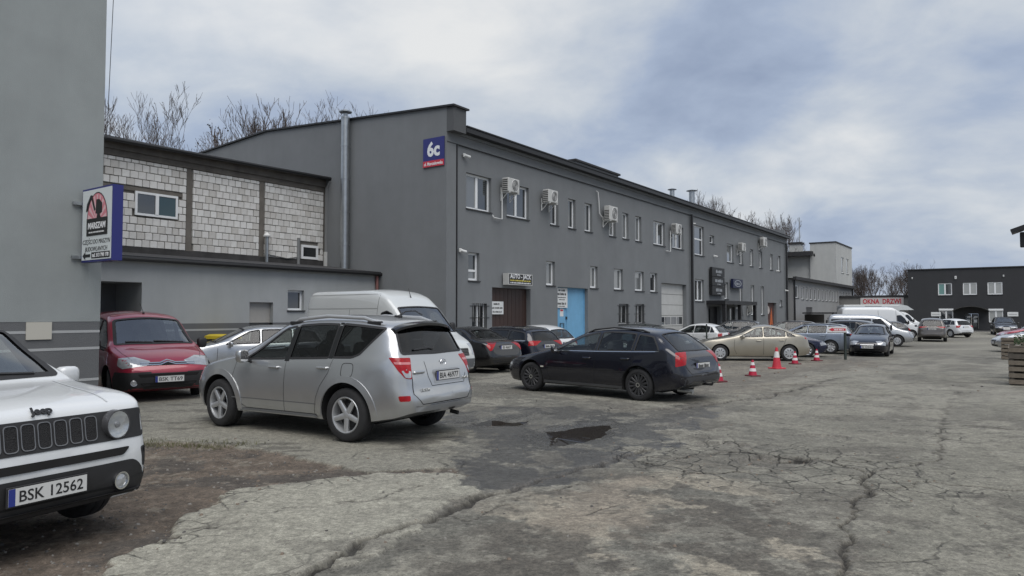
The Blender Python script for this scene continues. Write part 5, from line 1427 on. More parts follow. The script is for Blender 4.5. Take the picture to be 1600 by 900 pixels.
        if style == 'cap':
            rm.lathe([(rr - .005, h * .80), (rr * .72, h * .98), (rr * .3, h * .86), (0, h * .92)], 40)
        else:
            for k in range(n):
                a = 2 * math.pi * k / n + math.pi / 2
                if style == 'five': w0, w1 = .040, .033
                else: w0, w1 = rr * math.pi / n * .36, rr * math.pi / n * .55
                M = Matrix.Rotation(a, 4, 'Z')
                q = [(rr * .16, -w0, h * .68), (rr * .16, w0, h * .68), (rr - .015, w1, h * .76), (rr - .015, -w1, h * .76)]
                qb = [(x, y * .8, z - .035) for x, y, z in q]; qm = [(x, y * .55, z + .012) for x, y, z in q]
                vs = [tuple(M @ Vector(p)) for p in q + qb + qm]
                rm.add(vs, [(0, 4, 5, 1), (1, 5, 6, 2), (2, 6, 7, 3), (3, 7, 4, 0), (0, 1, 9, 8), (1, 2, 10, 9), (2, 3, 11, 10), (3, 0, 8, 11), (8, 9, 10, 11)])
            rm.lathe([(rr * .24, h * .45), (rr * .24, h * .70), (rr * .19, h * .78), (0, h * .79)], 20)
        rmm = rm.mesh('rim', rim, True, 45)
        hb = MB(); hb.lathe([(0, -h * .1), (rr - .02, -h * .1)], 28); hb.lathe([(rr * .62, h * .1), (rr * .62, h * .18), (0, h * .18)], 24)
        if style == 'cap':
            for k in range(n):
                a = 2 * math.pi * (k + .5) / n; M = Matrix.Rotation(a, 4, 'Z')
                hb.add([tuple(M @ Vector(p)) for p in ((rr * .45, -.012, h * .945), (rr * .78, -.022, h * .985), (rr * .78, .022, h * .985), (rr * .45, .012, h * .945))], [(0, 1, 2, 3)])
        hbm = hb.mesh('brake_disc', m_alloy_d)
        cpm = None
        if cap_mat:
            cb_ = MB(); cb_.lathe([(rr * .13, h * .93), (rr * .2, h * .98), (rr * .2, h * 1.0), (rr * .12, h * 1.0)], 20); cpm = cb_.mesh('hub_ring', cap_mat, True)
        for i, ax in enumerate(s.axles):
            for sg in (1, -1):
                w = bpy.data.objects.new('wheel', None); w.empty_display_size = .1; link(w, s.root)
                w.location = (ax, sg * (s.W / 2 - tw / 2 - s.sp.get('inset', .015)), Rr)
                w.rotation_mode = 'QUATERNION'
                turn = front_turn if i == 0 else 0
                w.rotation_quaternion = (Matrix.Rotation(turn, 3, 'Z') @ Matrix.Rotation(R(-90 * sg), 3, 'X')).to_quaternion()
                mesh_obj('tyre', tym, w); mesh_obj('rim', rmm, w); mesh_obj('brake_disc', hbm, w)
                if cpm: mesh_obj('hub_ring', cpm, w)
    def plate(s, where, y, z, text, w=.52, h=.114, off=.012, tilt=0.0, frame=True, blue=True):
        fr = s.front() if where == 'front' else s.rear(); p = s.hit(fr, (y, z), off); sg = 1 if where == 'front' else -1
        o = bpy.data.objects.new('number_plate', None); o.empty_display_size = .1; link(o, s.root)
        ex = Vector((0, sg, 0)); ez = Vector((sg, 0, 0)); ez.rotate(Matrix.Rotation(-tilt * sg, 3, 'Y')); ey = ez.cross(ex)
        o.matrix_local = Matrix(((ex.x, ey.x, ez.x, p.x), (ex.y, ey.y, ez.y, p.y), (ex.z, ey.z, ez.z, p.z), (0, 0, 0, 1)))
        q = MB(); q.cbox(-w / 2 - .012, w / 2 + .012, -h / 2 - .012, h / 2 + .012, -.014, 0, .004); q.build('plate_frame', m_trim, o)
        q = MB(); q.box(-w / 2, w / 2, -h / 2, h / 2, .0, .003); q.build('plate_face', m_plate, o)
        if blue: q = MB(); q.box(-w / 2, -w / 2 + .042, -h / 2, h / 2, .0031, .0036); q.build('plate_band', m_eu, o)
        if text == '~': blur_line(o, lambda a_, b_, c_: (a_, b_, c_), .02, 0, .0032, w * .78, h * .62, m_ink, int(abs(s.root.location.x) * 100))
        elif text:
            t = mesh_obj('lettering', text_mesh('lettering', text, .105, m_ink, bold=.0012, extrude=.0005, width=w * (.82 if len(text) > 7 else .7)), o, loc=(.02, 0, .0042))
        return o
    def handle(s, q, z, sg, mat, chrome=False):
        p = s.hit(s.side(sg), (q, z), .0); M = Matrix.Translation(p)
        c = MB(); c.cbox(-.10, .10, -.035, .035, -.016, .016, .012, M=M @ Matrix.Translation((0, sg * .012, 0))); c.build('door_handle', mat, s.root, smooth=True, angle=30)
    def handles(s, pts, mat=None):
        for q, z in pts:
            for sg in (1, -1): s.handle(q, z, sg, mat or s.paint)
    def mirrors(s, q, z, mat=None, size=(.10, .19, .15), out=.10):
        for sg in (1, -1):
            p = s.hit(s.side(sg), (q, z - .02), 0); a, b, c_ = size
            M = Matrix.Translation((p.x - .02, p.y + sg * (out + b / 2 - .02), z + c_ / 2)) @ Matrix.Rotation(sg * R(12), 4, 'Z')
            e = MB(); n, m = 14, 9
            vs = [];
            for i in range(m):
                ph = -math.pi / 2 + math.pi * i / (m - 1)
                for k in range(n):
                    th = 2 * math.pi * k / n; cp_ = lambda v, ex: math.copysign(abs(v) ** ex, v)
                    x = a / 2 * cp_(math.cos(ph), .55) * cp_(math.cos(th), .6); y = b / 2 * cp_(math.cos(ph), .55) * cp_(math.sin(th), .6); zz_ = c_ / 2 * cp_(math.sin(ph), .55)
                    if x < -a * .3: x = -a * .3
                    vs.append(tuple(M @ Vector((x, y * (1 + .12 * zz_ / c_), zz_))))
            e.add(vs, [(i * n + k, i * n + (k + 1) % n, (i + 1) * n + (k + 1) % n, (i + 1) * n + k) for i in range(m - 1) for k in range(n)])
            mo = e.build('mirror', mat or s.paint, s.root, smooth=True, angle=60)
            f = MB(); f.box(-a * .31, -a * .30, -b * .38, b * .38, -c_ * .36, c_ * .36, M=M); f.build('mirror_glass', simple('mirror_glass', (.30, .31, .32), .08, metal=.8), mo)
            f = MB(); f.tube([p + Vector((-.02, -sg * .02, .02)), Vector((p.x - .02, p.y + sg * (out + .02), z + c_ * .25))], .022, 7); f.build('mirror_arm', m_trim, mo, smooth=True)
    def seams(s, lines, w=.0055):
        for ln in lines:
            for sg in (1, -1): s.strip('panel_gap', ln, s.side(sg), m_seam, w)
    def both(s, name, poly, mat, **k):
        return [s.patch(name, poly, s.side(sg), mat, **k) for sg in (1, -1)]
    def pair_front(s, name, poly, mat, where='front', **k):
        fr = s.front() if where == 'front' else s.rear()
        return [s.patch(name, [(y * sg, z) for y, z in (poly if sg > 0 else poly[::-1])], fr, mat, **k) for sg in (1, -1)]
    def wrap(s, name, poly, mat, where='front', sg=1, off=.005, thick=.015, lim=.62, r=.02):
        """lamp that wraps the corner: projected along a diagonal"""
        d = Vector((-1 if where == 'front' else 1, -sg, 0)).normalized(); ex = Vector((-d.y, d.x, 0))
        x0 = s.xf if where == 'front' else s.xf - s.L
        base = Vector((x0, sg * s.W / 2 * .9, 0))
        fr = lambda p: (base + ex * p[0] + Vector((0, 0, p[1])) - d * 1.5, d)
        return s.patch(name, poly, fr, mat, off, thick, r=r, res=.05)
    def wrap_pair(s, name, poly, mat, where='front', **k):
        out = []
        for sg in (1, -1):
            m = sg * (1 if where == 'front' else -1)
            pl = [(p * m * -1, z) for p, z in poly]; out.append(s.wrap(name, pl, mat, where, sg, **k))
        return out
    def dlo(s, fb, ft, rt, rb, splits, rail=.14, sill=.035, gap=.05, n=5):
        zb = lambda q: float(s.belt(q)) + sill
        zt = lambda q: float(s.top(q)) - s.crown - rail + .05
        edges = [None] + list(splits) + [None]; out = []
        for i in range(len(edges) - 1):
            a, b = edges[i], edges[i + 1]
            b0, t0 = (fb, ft) if a is None else (a + gap / 2, a + gap / 2 + .02)
            b1, t1 = (rb, rt) if b is None else (b - gap / 2, b - gap / 2 + .02)
            t0 = max(t0, ft) if a is None or a < ft else t0
            poly = [(b0 + (b1 - b0) * k / (n - 1), zb(b0 + (b1 - b0) * k / (n - 1))) for k in range(n)]
            if a is not None and a + gap / 2 < ft:      # split stands under the slanting pillar
                f = (a + gap / 2 - fb) / (ft - fb); za = zb(fb) + (zt(ft) - zb(fb)) * f
                tp = [(ft + (t1 - ft) * k / (n - 1), zt(ft + (t1 - ft) * k / (n - 1))) for k in range(n)]
                poly += tp[::-1] + [(b0, za)]
            else: poly += [(t0 + (t1 - t0) * k / (n - 1), zt(t0 + (t1 - t0) * k / (n - 1))) for k in range(n)][::-1]
            out.append(poly)
        return out

PLAN_CAR = lambda L: [(0, .60), (.03, .70), (.10, .80), (.25, .885), (.55, .955), (1.0, .99), (1.5, 1.0), (L - 1.2, 1.0), (L - .6, .975), (L - .25, .93), (L - .10, .87), (L - .03, .79), (L, .70)]
PLAN_BOX = lambda L: [(0, .72), (.03, .80), (.10, .88), (.25, .945), (.55, .985), (1.0, 1.0), (L - .6, .99), (L - .25, .965), (L - .08, .93), (L - .02, .88), (L, .82)]
BOT = lambda L, z=.2: [(0, z + .08), (.15, z + .02), (.6, z), (L - .7, z), (L - .15, z + .06), (L, z + .14)]
NOSE = [(.2, .10), (.35, .03), (.5, 0), (.62, .01), (.75, .05), (.95, .12), (1.2, .2)]
TAIL = [(.2, .08), (.4, .0), (.55, 0), (.7, .05), (1.0, .06), (1.6, .06)]

def paint_set(): pass
P_SILVER = paint('silver_paint', (.50, .51, .515), .78, .30, .05)
P_NAVY = paint('navy_paint', (.0038, .0045, .0105), .1, .25, .010)
P_BLACK = paint('black_paint', (.005, .005, .0055), .0, .25, .014)
P_DKBLUE = paint('dark_blue_paint', (.006, .010, .042), .25, .26, .014)
P_WHITE = paint('white_paint', (.62, .635, .64), 0, .35, .10)
P_WHITE2 = paint('van_white_paint', (.55, .57, .565), 0, .4, .18)
P_RED = paint('dark_red_paint', (.30, .012, .036), .2, .28, .04)
P_CHAMP = paint('champagne_paint', (.36, .33, .265), .55, .33, .05)
P_GREY = paint('grey_paint', (.075, .078, .082), .45, .32, .07)
P_BLUEGREY = paint('blue_grey_paint', (.24, .275, .33), .55, .33, .05)
P_GREEN = paint('dark_green_grey_paint', (.028, .033, .032), .4, .32, .06)
P_TAUPE = paint('taupe_paint', (.11, .10, .092), .45, .33, .08)
# ---------- silver off-roader, seen from its rear left corner
L = 4.42
sp = dict(L=L, W=1.83, wb=2.58, fo=.86, R=.358, arch=.425, flare=.03, lean=.27, crown=.05, cab=(1.25, 4.12),
    top=[(0, .70), (.03, .80), (.12, .90), (.35, .985), (.8, 1.06), (1.12, 1.105), (1.98, 1.60), (2.35, 1.665), (2.8, 1.69), (3.4, 1.675), (3.95, 1.615), (4.04, 1.575), (4.26, 1.14), (4.33, 1.06), (4.38, .95), (4.42, .80)],
    belt=[(0, .66), (.3, .84), (1.1, .99), (2, 1.02), (3, 1.06), (3.7, 1.10), (4.1, 1.10), (4.42, .95)],
    bot=[(0, .32), (.15, .27), (.6, .25), (3.7, .25), (4.2, .33), (4.42, .42)],
    plan=[(0, .60), (.03, .70), (.10, .80), (.25, .885), (.55, .955), (1.0, .99), (1.5, 1.0), (L - 1.1, 1.0), (L - .6, .975), (L - .32, .93), (L - .16, .865), (L - .06, .785), (L, .70)], nose=NOSE, tail=[(.3, .05), (.45, 0), (.62, 0), (.70, .05), (.95, .06), (1.6, .05)], inset=.0)
rav = Car('silver_suv', 'silver off-road car parked with its tailgate towards the road', 'car', (-2.84, 10.86), (-.857, .516), sp, P_SILVER)
ws = rav.dlo(1.42, 2.08, 3.80, 3.62, [2.28, 3.12], rail=.135, gap=.07)
# rear quarter glass sweeps up to a point
ws[2] = [(3.16, 1.105), (3.5, 1.115), (3.62, 1.16), (3.92, 1.50), (3.5, 1.535), (3.18, 1.555)]
rav.side_glass(ws, [g_clear, g_dark, g_dark])
for sg in (1, -1):
    rav.patch('door_pillar', [(2.235, 1.03), (2.325, 1.03), (2.345, 1.58), (2.255, 1.58)], rav.side(sg), m_gloss, .004, .0, r=0)
    rav.patch('door_pillar', [(3.09, 1.09), (3.16, 1.09), (3.18, 1.57), (3.11, 1.575)], rav.side(sg), m_gloss, .004, .0, r=0)
rav.screen('windscreen', 1.17, 1.94, .70, .56, g_wind, wiper=True)
rw = rav.screen('rear_window', 4.245, 4.065, .66, .58, g_dark, seal=.03)
rav.finish()
rav.wheels('five', m_alloy, 5, .235, .675, front_turn=R(-6))
rav.handles([(2.06, .94), (3.02, .965)], P_SILVER)
rav.mirrors(1.52, .99, P_SILVER, (.13, .20, .19), .07)
rav.seams([[(1.22, .99), (1.18, .8), (1.26, .45), (1.45, .33)], [(2.28, 1.03), (2.26, .33)], [(3.18, 1.1), (3.12, .9), (2.98, .72), (2.90, .55), (2.86, .34)], [(1.45, .33), (2.9, .33)]])
for sg in (1, -1): rav.strip('door_crease', [(1.18, .47), (2.9, .47)], rav.side(sg), simple('silver_crease_shade', (.20, .205, .21), .4, metal=.4), .014, .003)  # no relief here: the crease's shade is painted as a darker silver strip
for sg in (1, -1):
    fr = rav.side(sg)
    rav.strip('sill_trim', [(1.34, .285), (2.88, .285)], fr, simple('sill_grey', (.17, .175, .18), .5), .075, .008)
    if sg == 1: rav.strip('fuel_flap', round_poly([(3.36, .86), (3.56, .86), (3.56, 1.04), (3.36, 1.04)], .06), fr, m_seam, .008, closed=True)
    q = MB()
    ry = .60 * sg
    pts = [rav.hit(rav.above(), (2.12, ry), -.0), rav.hit(rav.above(), (2.25, ry), .045), rav.hit(rav.above(), (2.8, ry), .055), rav.hit(rav.above(), (3.5, ry), .05), rav.hit(rav.above(), (3.86, ry), .0)]
    q.tube(pts, [.018, .026, .026, .026, .018], 8); rl = q.build('roof_rail', m_alloy, rav.root, smooth=True)
    q = MB(); 
    for a, b in ((0, 1), (3, 4)):
        m_ = pts[a].lerp(pts[b], .5); q.cbox(m_.x - .12, m_.x + .12, m_.y - .03, m_.y + .03, m_.z - .045, m_.z + .008, .01)
    q.build('rail_foot', m_trim, rl)
# tail lamps wrap the corner
for sg in (1, -1):
    lm = rav.wrap('tail_lamp', [(.22 * sg, 1.13), (-.07 * sg, 1.12), (-.08 * sg, .85), (.01 * sg, .865), (.10 * sg, .96)], m_tail, 'rear', sg, .008, .02)
    rav.wrap('lamp_band', [(.16 * sg, 1.075), (-.07 * sg, 1.065), (-.07 * sg, 1.035), (.145 * sg, 1.045)], simple('lamp_pale_red', (.50, .16, .17), .15, coat=1), 'rear', sg, .011, .0).parent = lm
    rav.wrap('reverse_lens', [(.06 * sg, .965), (-.07 * sg, .955), (-.072 * sg, .865), (.005 * sg, .872)], m_lamp, 'rear', sg, .011, .0).parent = lm
    rav.wrap('bumper_reflector', [(.10 * sg, .64), (-.06 * sg, .645), (-.06 * sg, .575), (.08 * sg, .57)], m_tail, 'rear', sg, .006, .01)
    for ax_, a0, a1 in ((rav.axles[0], -.12, 3.25), (rav.axles[1], -.1, 3.2)):
        c_ = [(rav.xf - ax_ + .475 * math.cos(k_), rav.sp['R'] + .475 * math.sin(k_)) for k_ in np.linspace(a0, a1, 22)]
        rav.strip('arch_flare', c_, rav.side(sg), P_SILVER, .085, .012, thick=.014)
rr_ = rav.rear()
rav.strip('panel_gap', [(.62, 1.12), (.63, .85), (.64, .66), (.5, .52), (-.5, .52), (-.64, .66), (-.63, .85), (-.62, 1.12)], rr_, m_seam, .011)
rav.strip('panel_gap', [(.30, 1.06), (.30, .86), (.25, .74), (-.48, .74), (-.55, .86)], rr_, m_seam, .008)
rav.strip('bumper_edge', [(.62, .50), (-.62, .50)], rr_, m_chrome, .012, .006)
rav.plate('rear', -.12, .86, 'BIA 46977', off=.02)
rav.patch('plate_recess', [(-.42, .945), (.18, .945), (.2, .765), (-.44, .765)], rr_, simple('silver_shade', (.36, .37, .38), .4, metal=.5), .002, 0, r=.03)
q = MB(); p = rav.hit(rr_, (.48, .93), .012); q.cbox(p.x - .02, p.x + .02, p.y - .11, p.y + .11, p.z - .02, p.z + .02, .014); q.build('tailgate_handle', P_SILVER, rav.root, smooth=True)
em = bpy.data.objects.new('emblem', None); link(em, rav.root); p = rav.hit(rr_, (-.10, 1.03), .008); em.location = p; em.rotation_euler = (R(90), 0, R(-90))
for a, b, rz in ((.062, .042, 0), (.024, .042, 0), (.045, .018, 0)):
    q = MB(); q.lathe([(.90, 0), (1.0, .006), (1.1, 0)], 20, M=Matrix.Translation((0, 0 if b > .02 else .018, 0)) @ Matrix.Diagonal((a, b, 1, 1))); q.build('emblem_ring', m_chrome, em)
for txt, y in (('TOYOTA', .42), ('RAV4', -.52)):
    o = mesh_obj('lettering', text_mesh('lettering', txt, .055, m_chrome, bold=.001, extrude=.003, width=.15 if txt == 'RAV4' else .17), rav.root)
    p = rav.hit(rr_, (y, .70 if y > 0 else .80), .016); o.location = p; o.rotation_euler = (R(90), 0, R(-90))
# spoiler, aerial, exhaust, wiper
q = MB(); n = 13
for k in range(n):
    pass
yy = np.linspace(-.62, .62, 15); prof = []
mb_ = MB(); rings = []
for y in yy:
    p = rav.hit(rav.above(), (3.97, y), 0); e = 1 - (abs(y) / .62) ** 4 * .5
    rings.append([(p.x + .04, y, p.z + .003), (p.x - .06, y, p.z + .012 * e), (p.x - .15 * e, y, p.z - .012), (p.x - .15 * e, y, p.z - .045), (p.x - .05, y, p.z - .05)])
m5 = 5; fs = [tuple(range(5)), tuple(range(len(rings) * 5 - 5, len(rings) * 5))]
for i in range(len(rings) - 1):
    for k in range(5): fs.append((i * 5 + k, i * 5 + (k + 1) % 5, (i + 1) * 5 + (k + 1) % 5, (i + 1) * 5 + k))
mb_.add([p for r in rings for p in r], fs); mb_.build('spoiler', m_gloss, rav.root, smooth=True)
q = MB(); p = rav.hit(rav.above(), (3.62, .05), 0); q.cbox(p.x - .06, p.x + .06, p.y - .03, p.y + .03, p.z - .01, p.z + .03, .012); q.tube([(p.x, p.y, p.z + .02), (p.x - .05, p.y - .1, p.z + .08), (p.x - .06, p.y - .3, p.z + .09), (p.x - .04, p.y - .48, p.z + .03)], .009, 6); q.build('aerial', m_trim, rav.root)
fr, ln, *_ = rav.slope(4.245, 4.065); rav.strip('rear_wiper', [(.0, .04), (.10, .06), (.42, .045)], fr, m_trim, .022, .014, parent=rw, thick=.015)
q = MB(); q.tube([(rav.xf - L + .3, -.52, .30), (rav.xf - L + .18, -.54, .28)], .03, 10); q.build('exhaust_pipe', m_trim, rav.root, smooth=True)
q = MB(); q.cbox(-1.6, 1.3, -.62, .62, .22, .30, .03); q.build('underbody', m_well, rav.root)
rav.wrap_pair('headlamp', [(-.3, .80), (.18, .74), (.2, .86), (-.28, .95)], m_lamp, 'front')

# ---------- white boxy off-roader in the foreground
L = 4.24
sp = dict(L=L, W=1.72, wb=2.57, fo=.84, R=.345, arch=.41, flare=.025, lean=.20, crown=.04, cab=(1.15, 4.0), sig=.022, hood_e=.32, bulge=.012,
    top=[(0, .97), (.02, 1.0), (.08, 1.035), (.3, 1.075), (1.0, 1.13), (1.08, 1.14), (1.72, 1.60), (2.1, 1.665), (2.8, 1.69), (3.7, 1.66), (3.95, 1.60), (4.12, 1.15), (4.2, 1.05), (4.24, .8)],
    belt=[(0, .93), (.3, 1.0), (1.1, 1.05), (2.5, 1.08), (4, 1.12), (4.24, 1.0)],
    bot=[(0, .30), (.2, .25), (.6, .23), (3.6, .23), (4.0, .3), (4.24, .4)],
    plan=[(0, .84), (.02, .885), (.06, .925), (.14, .955), (.3, .98), (.6, .99), (1, 1), (3.6, 1), (4.0, .96), (4.15, .92), (4.24, .82)],
    nose=[(.2, .14), (.30, .05), (.40, .0), (.62, .0), (.70, .02), (.76, .045), (.95, .06), (1.02, .07)], tail=TAIL, inset=.005,
    side=[(0, .95), (.1, .975), (.3, .995), (.5, 1), (.8, .995), (.95, .985), (1, .97)])
jp = Car('white_suv', 'white boxy off-road car with slotted black grille in the near left corner', 'car', (-5.11, 5.94), (.888, -.459), sp, P_WHITE)
ws = jp.dlo(1.45, 1.92, 3.75, 3.80, [2.35, 3.2], rail=.15)
jp.side_glass(ws, [g_clear, g_mid, g_mid])
jp.screen('windscreen', 1.12, 1.70, .70, .60, g_wind, b0=.02, wiper=True, seal=.07)
jp.screen('rear_window', 4.12, 3.97, .55, .5, g_mid)
jp.finish()
jp.wheels('multi', m_alloy, 10, .225, .64)
jp.mirrors(1.50, 1.02, P_WHITE, (.14, .20, .19), .10)
jp.handles([(2.2, .96), (3.1, .97)])
jp.seams([[(1.2, 1.05), (1.2, .6), (1.35, .3)], [(2.35, 1.08), (2.33, .3)]])
f = jp.front()
jp.patch('grille_panel', [(-.76, .735), (.76, .735), (.79, .80), (.77, .955), (-.77, .955), (-.79, .80)], f, m_trim, .006, .02, r=.05, res=.05)
for k in range(7):
    y = (k - 3) * .109; c = [(y - .043, .76), (y + .043, .76), (y + .043, .935), (y - .043, .935)]
    a = jp.strip('grille_slot', round_poly(c, .03, 4), f, simple('dull_chrome', (.20, .20, .205), .3, metal=.6), .006, .014, True, res=.02, thick=.01)
    jp.patch('slot_mesh', c, f, simple('slot_mesh', (.010, .010, .011), .7, bump=.8, bscale=140), .010, 0, r=.04, parent=a)
for sg in (1, -1):
    p = jp.hit(f, (.525 * sg, .85), .006); hl = bpy.data.objects.new('headlamp', None); link(hl, jp.root); hl.location = p; hl.rotation_euler = (0, R(88), R(11 * sg))
    q = MB(); q.lathe([(.099, .0), (.101, .030), (.108, .030), (.113, -.03)], 28); q.build('lamp_ring', simple('dark_chrome', (.10, .10, .105), .25, metal=.5), hl, smooth=True)
    q = MB(); q.lathe([(.0, .012), (.05, .014), (.085, .018), (.10, .026)], 28); q.build('reflector', simple('reflector', (.55, .56, .57), .18, metal=.6, noise=.15, nscale=40), hl, smooth=True)
    q = MB(); q.lathe([(.0, .046), (.06, .040), (.1, .028)], 28); q.build('lens', glass('lamp_lens', (.95, .96, .96)), hl, smooth=True)
    q = MB(); q.lathe([(.0, .024), (.022, .022), (.026, .010)], 18); q.build('projector', simple('projector', (.2, .2, .21), .2, coat=1), hl, smooth=True)
    p = jp.hit(f, (.54 * sg, .43), .012); fg = bpy.data.objects.new('fog_lamp', None); link(fg, jp.root); fg.location = p; fg.rotation_euler = (0, R(90), R(10 * sg))
    q = MB(); q.lathe([(.052, 0), (.056, .014), (.066, .014), (.068, -.02)], 22); q.build('lamp_ring', m_chrome, fg, smooth=True)
    q = MB(); q.lathe([(0, .012), (.035, .01), (.054, .0)], 22); q.build('lens', m_lamp, fg, smooth=True)
    jp.wrap('corner_vent', [(.02 * sg, .655), (-.15 * sg, .665), (-.14 * sg, .53), (.01 * sg, .50)], m_trim, 'front', sg, .006, .01)
    jp.wrap('side_marker', [(.0 * sg, .645), (-.13 * sg, .655), (-.13 * sg, .615), (.0 * sg, .605)], m_lens_d, 'front', sg, .010, .0)
jp.patch('intake', [(-.56, .62), (.56, .62), (.62, .675), (-.62, .675)], f, m_well, .012, .012, r=.02)
jp.patch('bumper_trim', [(-.76, .30), (.76, .30), (.73, .50), (.66, .575), (-.66, .575), (-.73, .50)], f, m_trim, .006, .02, r=.06)
for sg in (1, -1): jp.patch('lower_lip', [(-.02, .25), (.48, .24), (.48, .40), (.02, .46), (-.02, .46)], jp.side(sg), m_trim, .007, 0, r=.01)
for sg in (1, -1): jp.wrap('bumper_corner', [(-.34, .22), (.34, .22), (.30, .42), (.1, .44), (-.30, .46)], m_trim, 'front', sg, .009, 0)
jp.patch('lower_intake', [(-.5, .33), (.5, .33), (.54, .40), (-.54, .40)], f, m_well, .0085, 0, r=.02)
jp.strip('lower_lip', [(-.79, .30), (.79, .30)], f, m_trim, .09, .03, thick=.03)
jp.plate('front', .0, .475, 'BSK 12562', off=.025, tilt=R(0))
p = jp.hit(f, (.0, 1.0), .005); o = mesh_obj('lettering', text_mesh('lettering', 'Jeep', .08, m_ink, bold=.003, extrude=.004, width=.15), jp.root); o.location = jp.hit(jp.above(), (.085, 0), .020); o.rotation_euler = (R(48), 0, R(90))
for sg in (1, -1):
    jp.strip('hood_crease', [(.12, .50 * sg), (.6, .54 * sg), (1.0, .60 * sg)], jp.above(), simple('white_crease_shade', (.5, .515, .52), .4), .012, .006)  # shade of the hood crease put into colour, a strip darker than the paint
    jp.both
    pts = [jp.hit(jp.above(), (q_, .60 * sg), o_) for q_, o_ in ((1.95, 0), (2.1, .04), (2.8, .05), (3.5, .045), (3.75, 0))]
    q = MB(); q.tube(pts, .02, 8); q.build('roof_rail', m_trim, jp.root, smooth=True)
q = MB(); p = jp.hit(jp.above(), (1.02, .12), .004); q.cbox(p.x - .015, p.x + .015, p.y - .012, p.y + .012, p.z - .005, p.z + .012, .005); q.build('washer_jet', m_trim, jp.root)
for sg in (1, -1):
    jp.strip('panel_gap', [(.05, .885 * sg * .9), (.4, .80 * sg), (1.05, .82 * sg)], jp.above(), m_seam, .008)
q = MB(); q.cbox(-1.6, 1.75, -.62, .62, .2, .27, .03); q.build('underbody', m_well, jp.root)

# ---------- navy estate car
L = 4.74
sp = dict(L=L, W=1.80, wb=2.83, fo=.94, R=.318, arch=.372, flare=.02, lean=.34, crown=.05, cab=(1.5, 4.4),
    top=[(0, .50), (.03, .58), (.12, .66), (.35, .74), (.8, .84), (1.35, .935), (2.22, 1.36), (2.6, 1.44), (3.0, 1.475), (3.5, 1.455), (3.95, 1.40), (4.08, 1.365), (4.58, .985), (4.70, .93), (4.74, .70)],
    belt=[(0, .50), (.4, .70), (1.35, .87), (2.2, .90), (3.6, .94), (4.4, .95), (4.74, .80)],
    bot=[(0, .26), (.2, .2), (.6, .18), (4.1, .18), (4.55, .26), (4.74, .36)], plan=PLAN_CAR(L), nose=NOSE, tail=TAIL)
op = Car('navy_estate_car', 'navy blue estate car with black wheels standing across the yard', 'car', (2.05, 15.62), (-.725, .689), sp, P_NAVY)
ws = op.dlo(1.62, 2.30, 4.00, 4.22, [2.72, 3.62], rail=.13, gap=.065)
op.side_glass(ws, [g_clear, g_clear, g_mid])
op.screen('windscreen', 1.40, 2.18, .68, .54, g_wind, wiper=True)
op.screen('rear_window', 4.56, 4.11, .60, .50, g_mid, seal=.03)
op.finish()
op.wheels('multi', m_alloy_d, 14, .215, .72, cap_mat=m_chrome, front_turn=R(4))
op.handles([(2.52, .80), (3.48, .82)], P_NAVY)
op.mirrors(1.72, .88, P_NAVY, (.12, .19, .14), .07)
op.seams([[(1.42, .86), (1.40, .55), (1.52, .26)], [(2.72, .9), (2.70, .25)], [(3.66, .94), (3.62, .7), (3.45, .5), (3.40, .26)], [(1.52, .25), (3.42, .25)]])
op.seams([[(1.42, .56), (3.5, .56)]], .02)
for sg in (1, -1):
    op.strip('window_trim', [(1.62, .925), (2.7, .94), (3.7, .965), (4.22, .985)], op.side(sg), m_chrome, .014, .008)
    op.strip('sill_trim', [(1.34, .225), (3.4, .225)], op.side(sg), simple('sill_dark_grey', (.075, .077, .08), .55), .10, .008)
    q = MB(); p = op.hit(op.side(sg), (1.30, .56), .006); q.cbox(p.x - .04, p.x + .04, p.y - .008, p.y + .008, p.z - .014, p.z + .014, .005); q.build('side_repeater', simple('repeater', (.6, .58, .5), .2, coat=1), op.root)
    op.wrap('tail_lamp', [(-.16 * sg, .98), (.10 * sg, .97), (.12 * sg, .70), (-.10 * sg, .74)], m_tail, 'rear', sg, .006, .015)
    pts = [op.hit(op.above(), (q_, .57 * sg), o_) for q_, o_ in ((2.35, 0), (2.5, .035), (3.0, .04), (3.7, .03), (3.85, 0))]
    q = MB(); q.tube(pts, .017, 8); q.build('roof_rail', m_trim, op.root, smooth=True)
op.wrap_pair('headlamp', [(-.32, .60), (.2, .54), (.2, .66), (-.3, .70)], m_lens_d, 'front')
op.patch('bumper_lower', [(-.7, .30), (.7, .30), (.76, .5), (-.76, .5)], op.rear(), simple('bumper_grey', (.045, .046, .05), .5), .004, 0, r=.03)
op.strip('panel_gap', [(.6, .95), (.62, .7), (.5, .56), (-.5, .56), (-.62, .7), (-.6, .95)], op.rear(), m_seam, .01)
op.plate('rear', 0, .70, '~', off=.012)
q = MB(); q.tube([(op.xf - L + .3, .5, .24), (op.xf - L - .02, .5, .235)], .04, 12); q.build('exhaust_pipe', m_galv, op.root, smooth=True)
q = MB(); q.tube([(op.xf - L + .1, -.1, .33), (op.xf - L - .1, -.1, .33), (op.xf - L - .12, -.1, .38)], .024, 8); q.build('tow_bar', m_trim, op.root, smooth=True)
q = MB(); q.cbox(-1.8, 1.7, -.6, .6, .17, .24, .03); q.build('underbody', m_well, op.root)

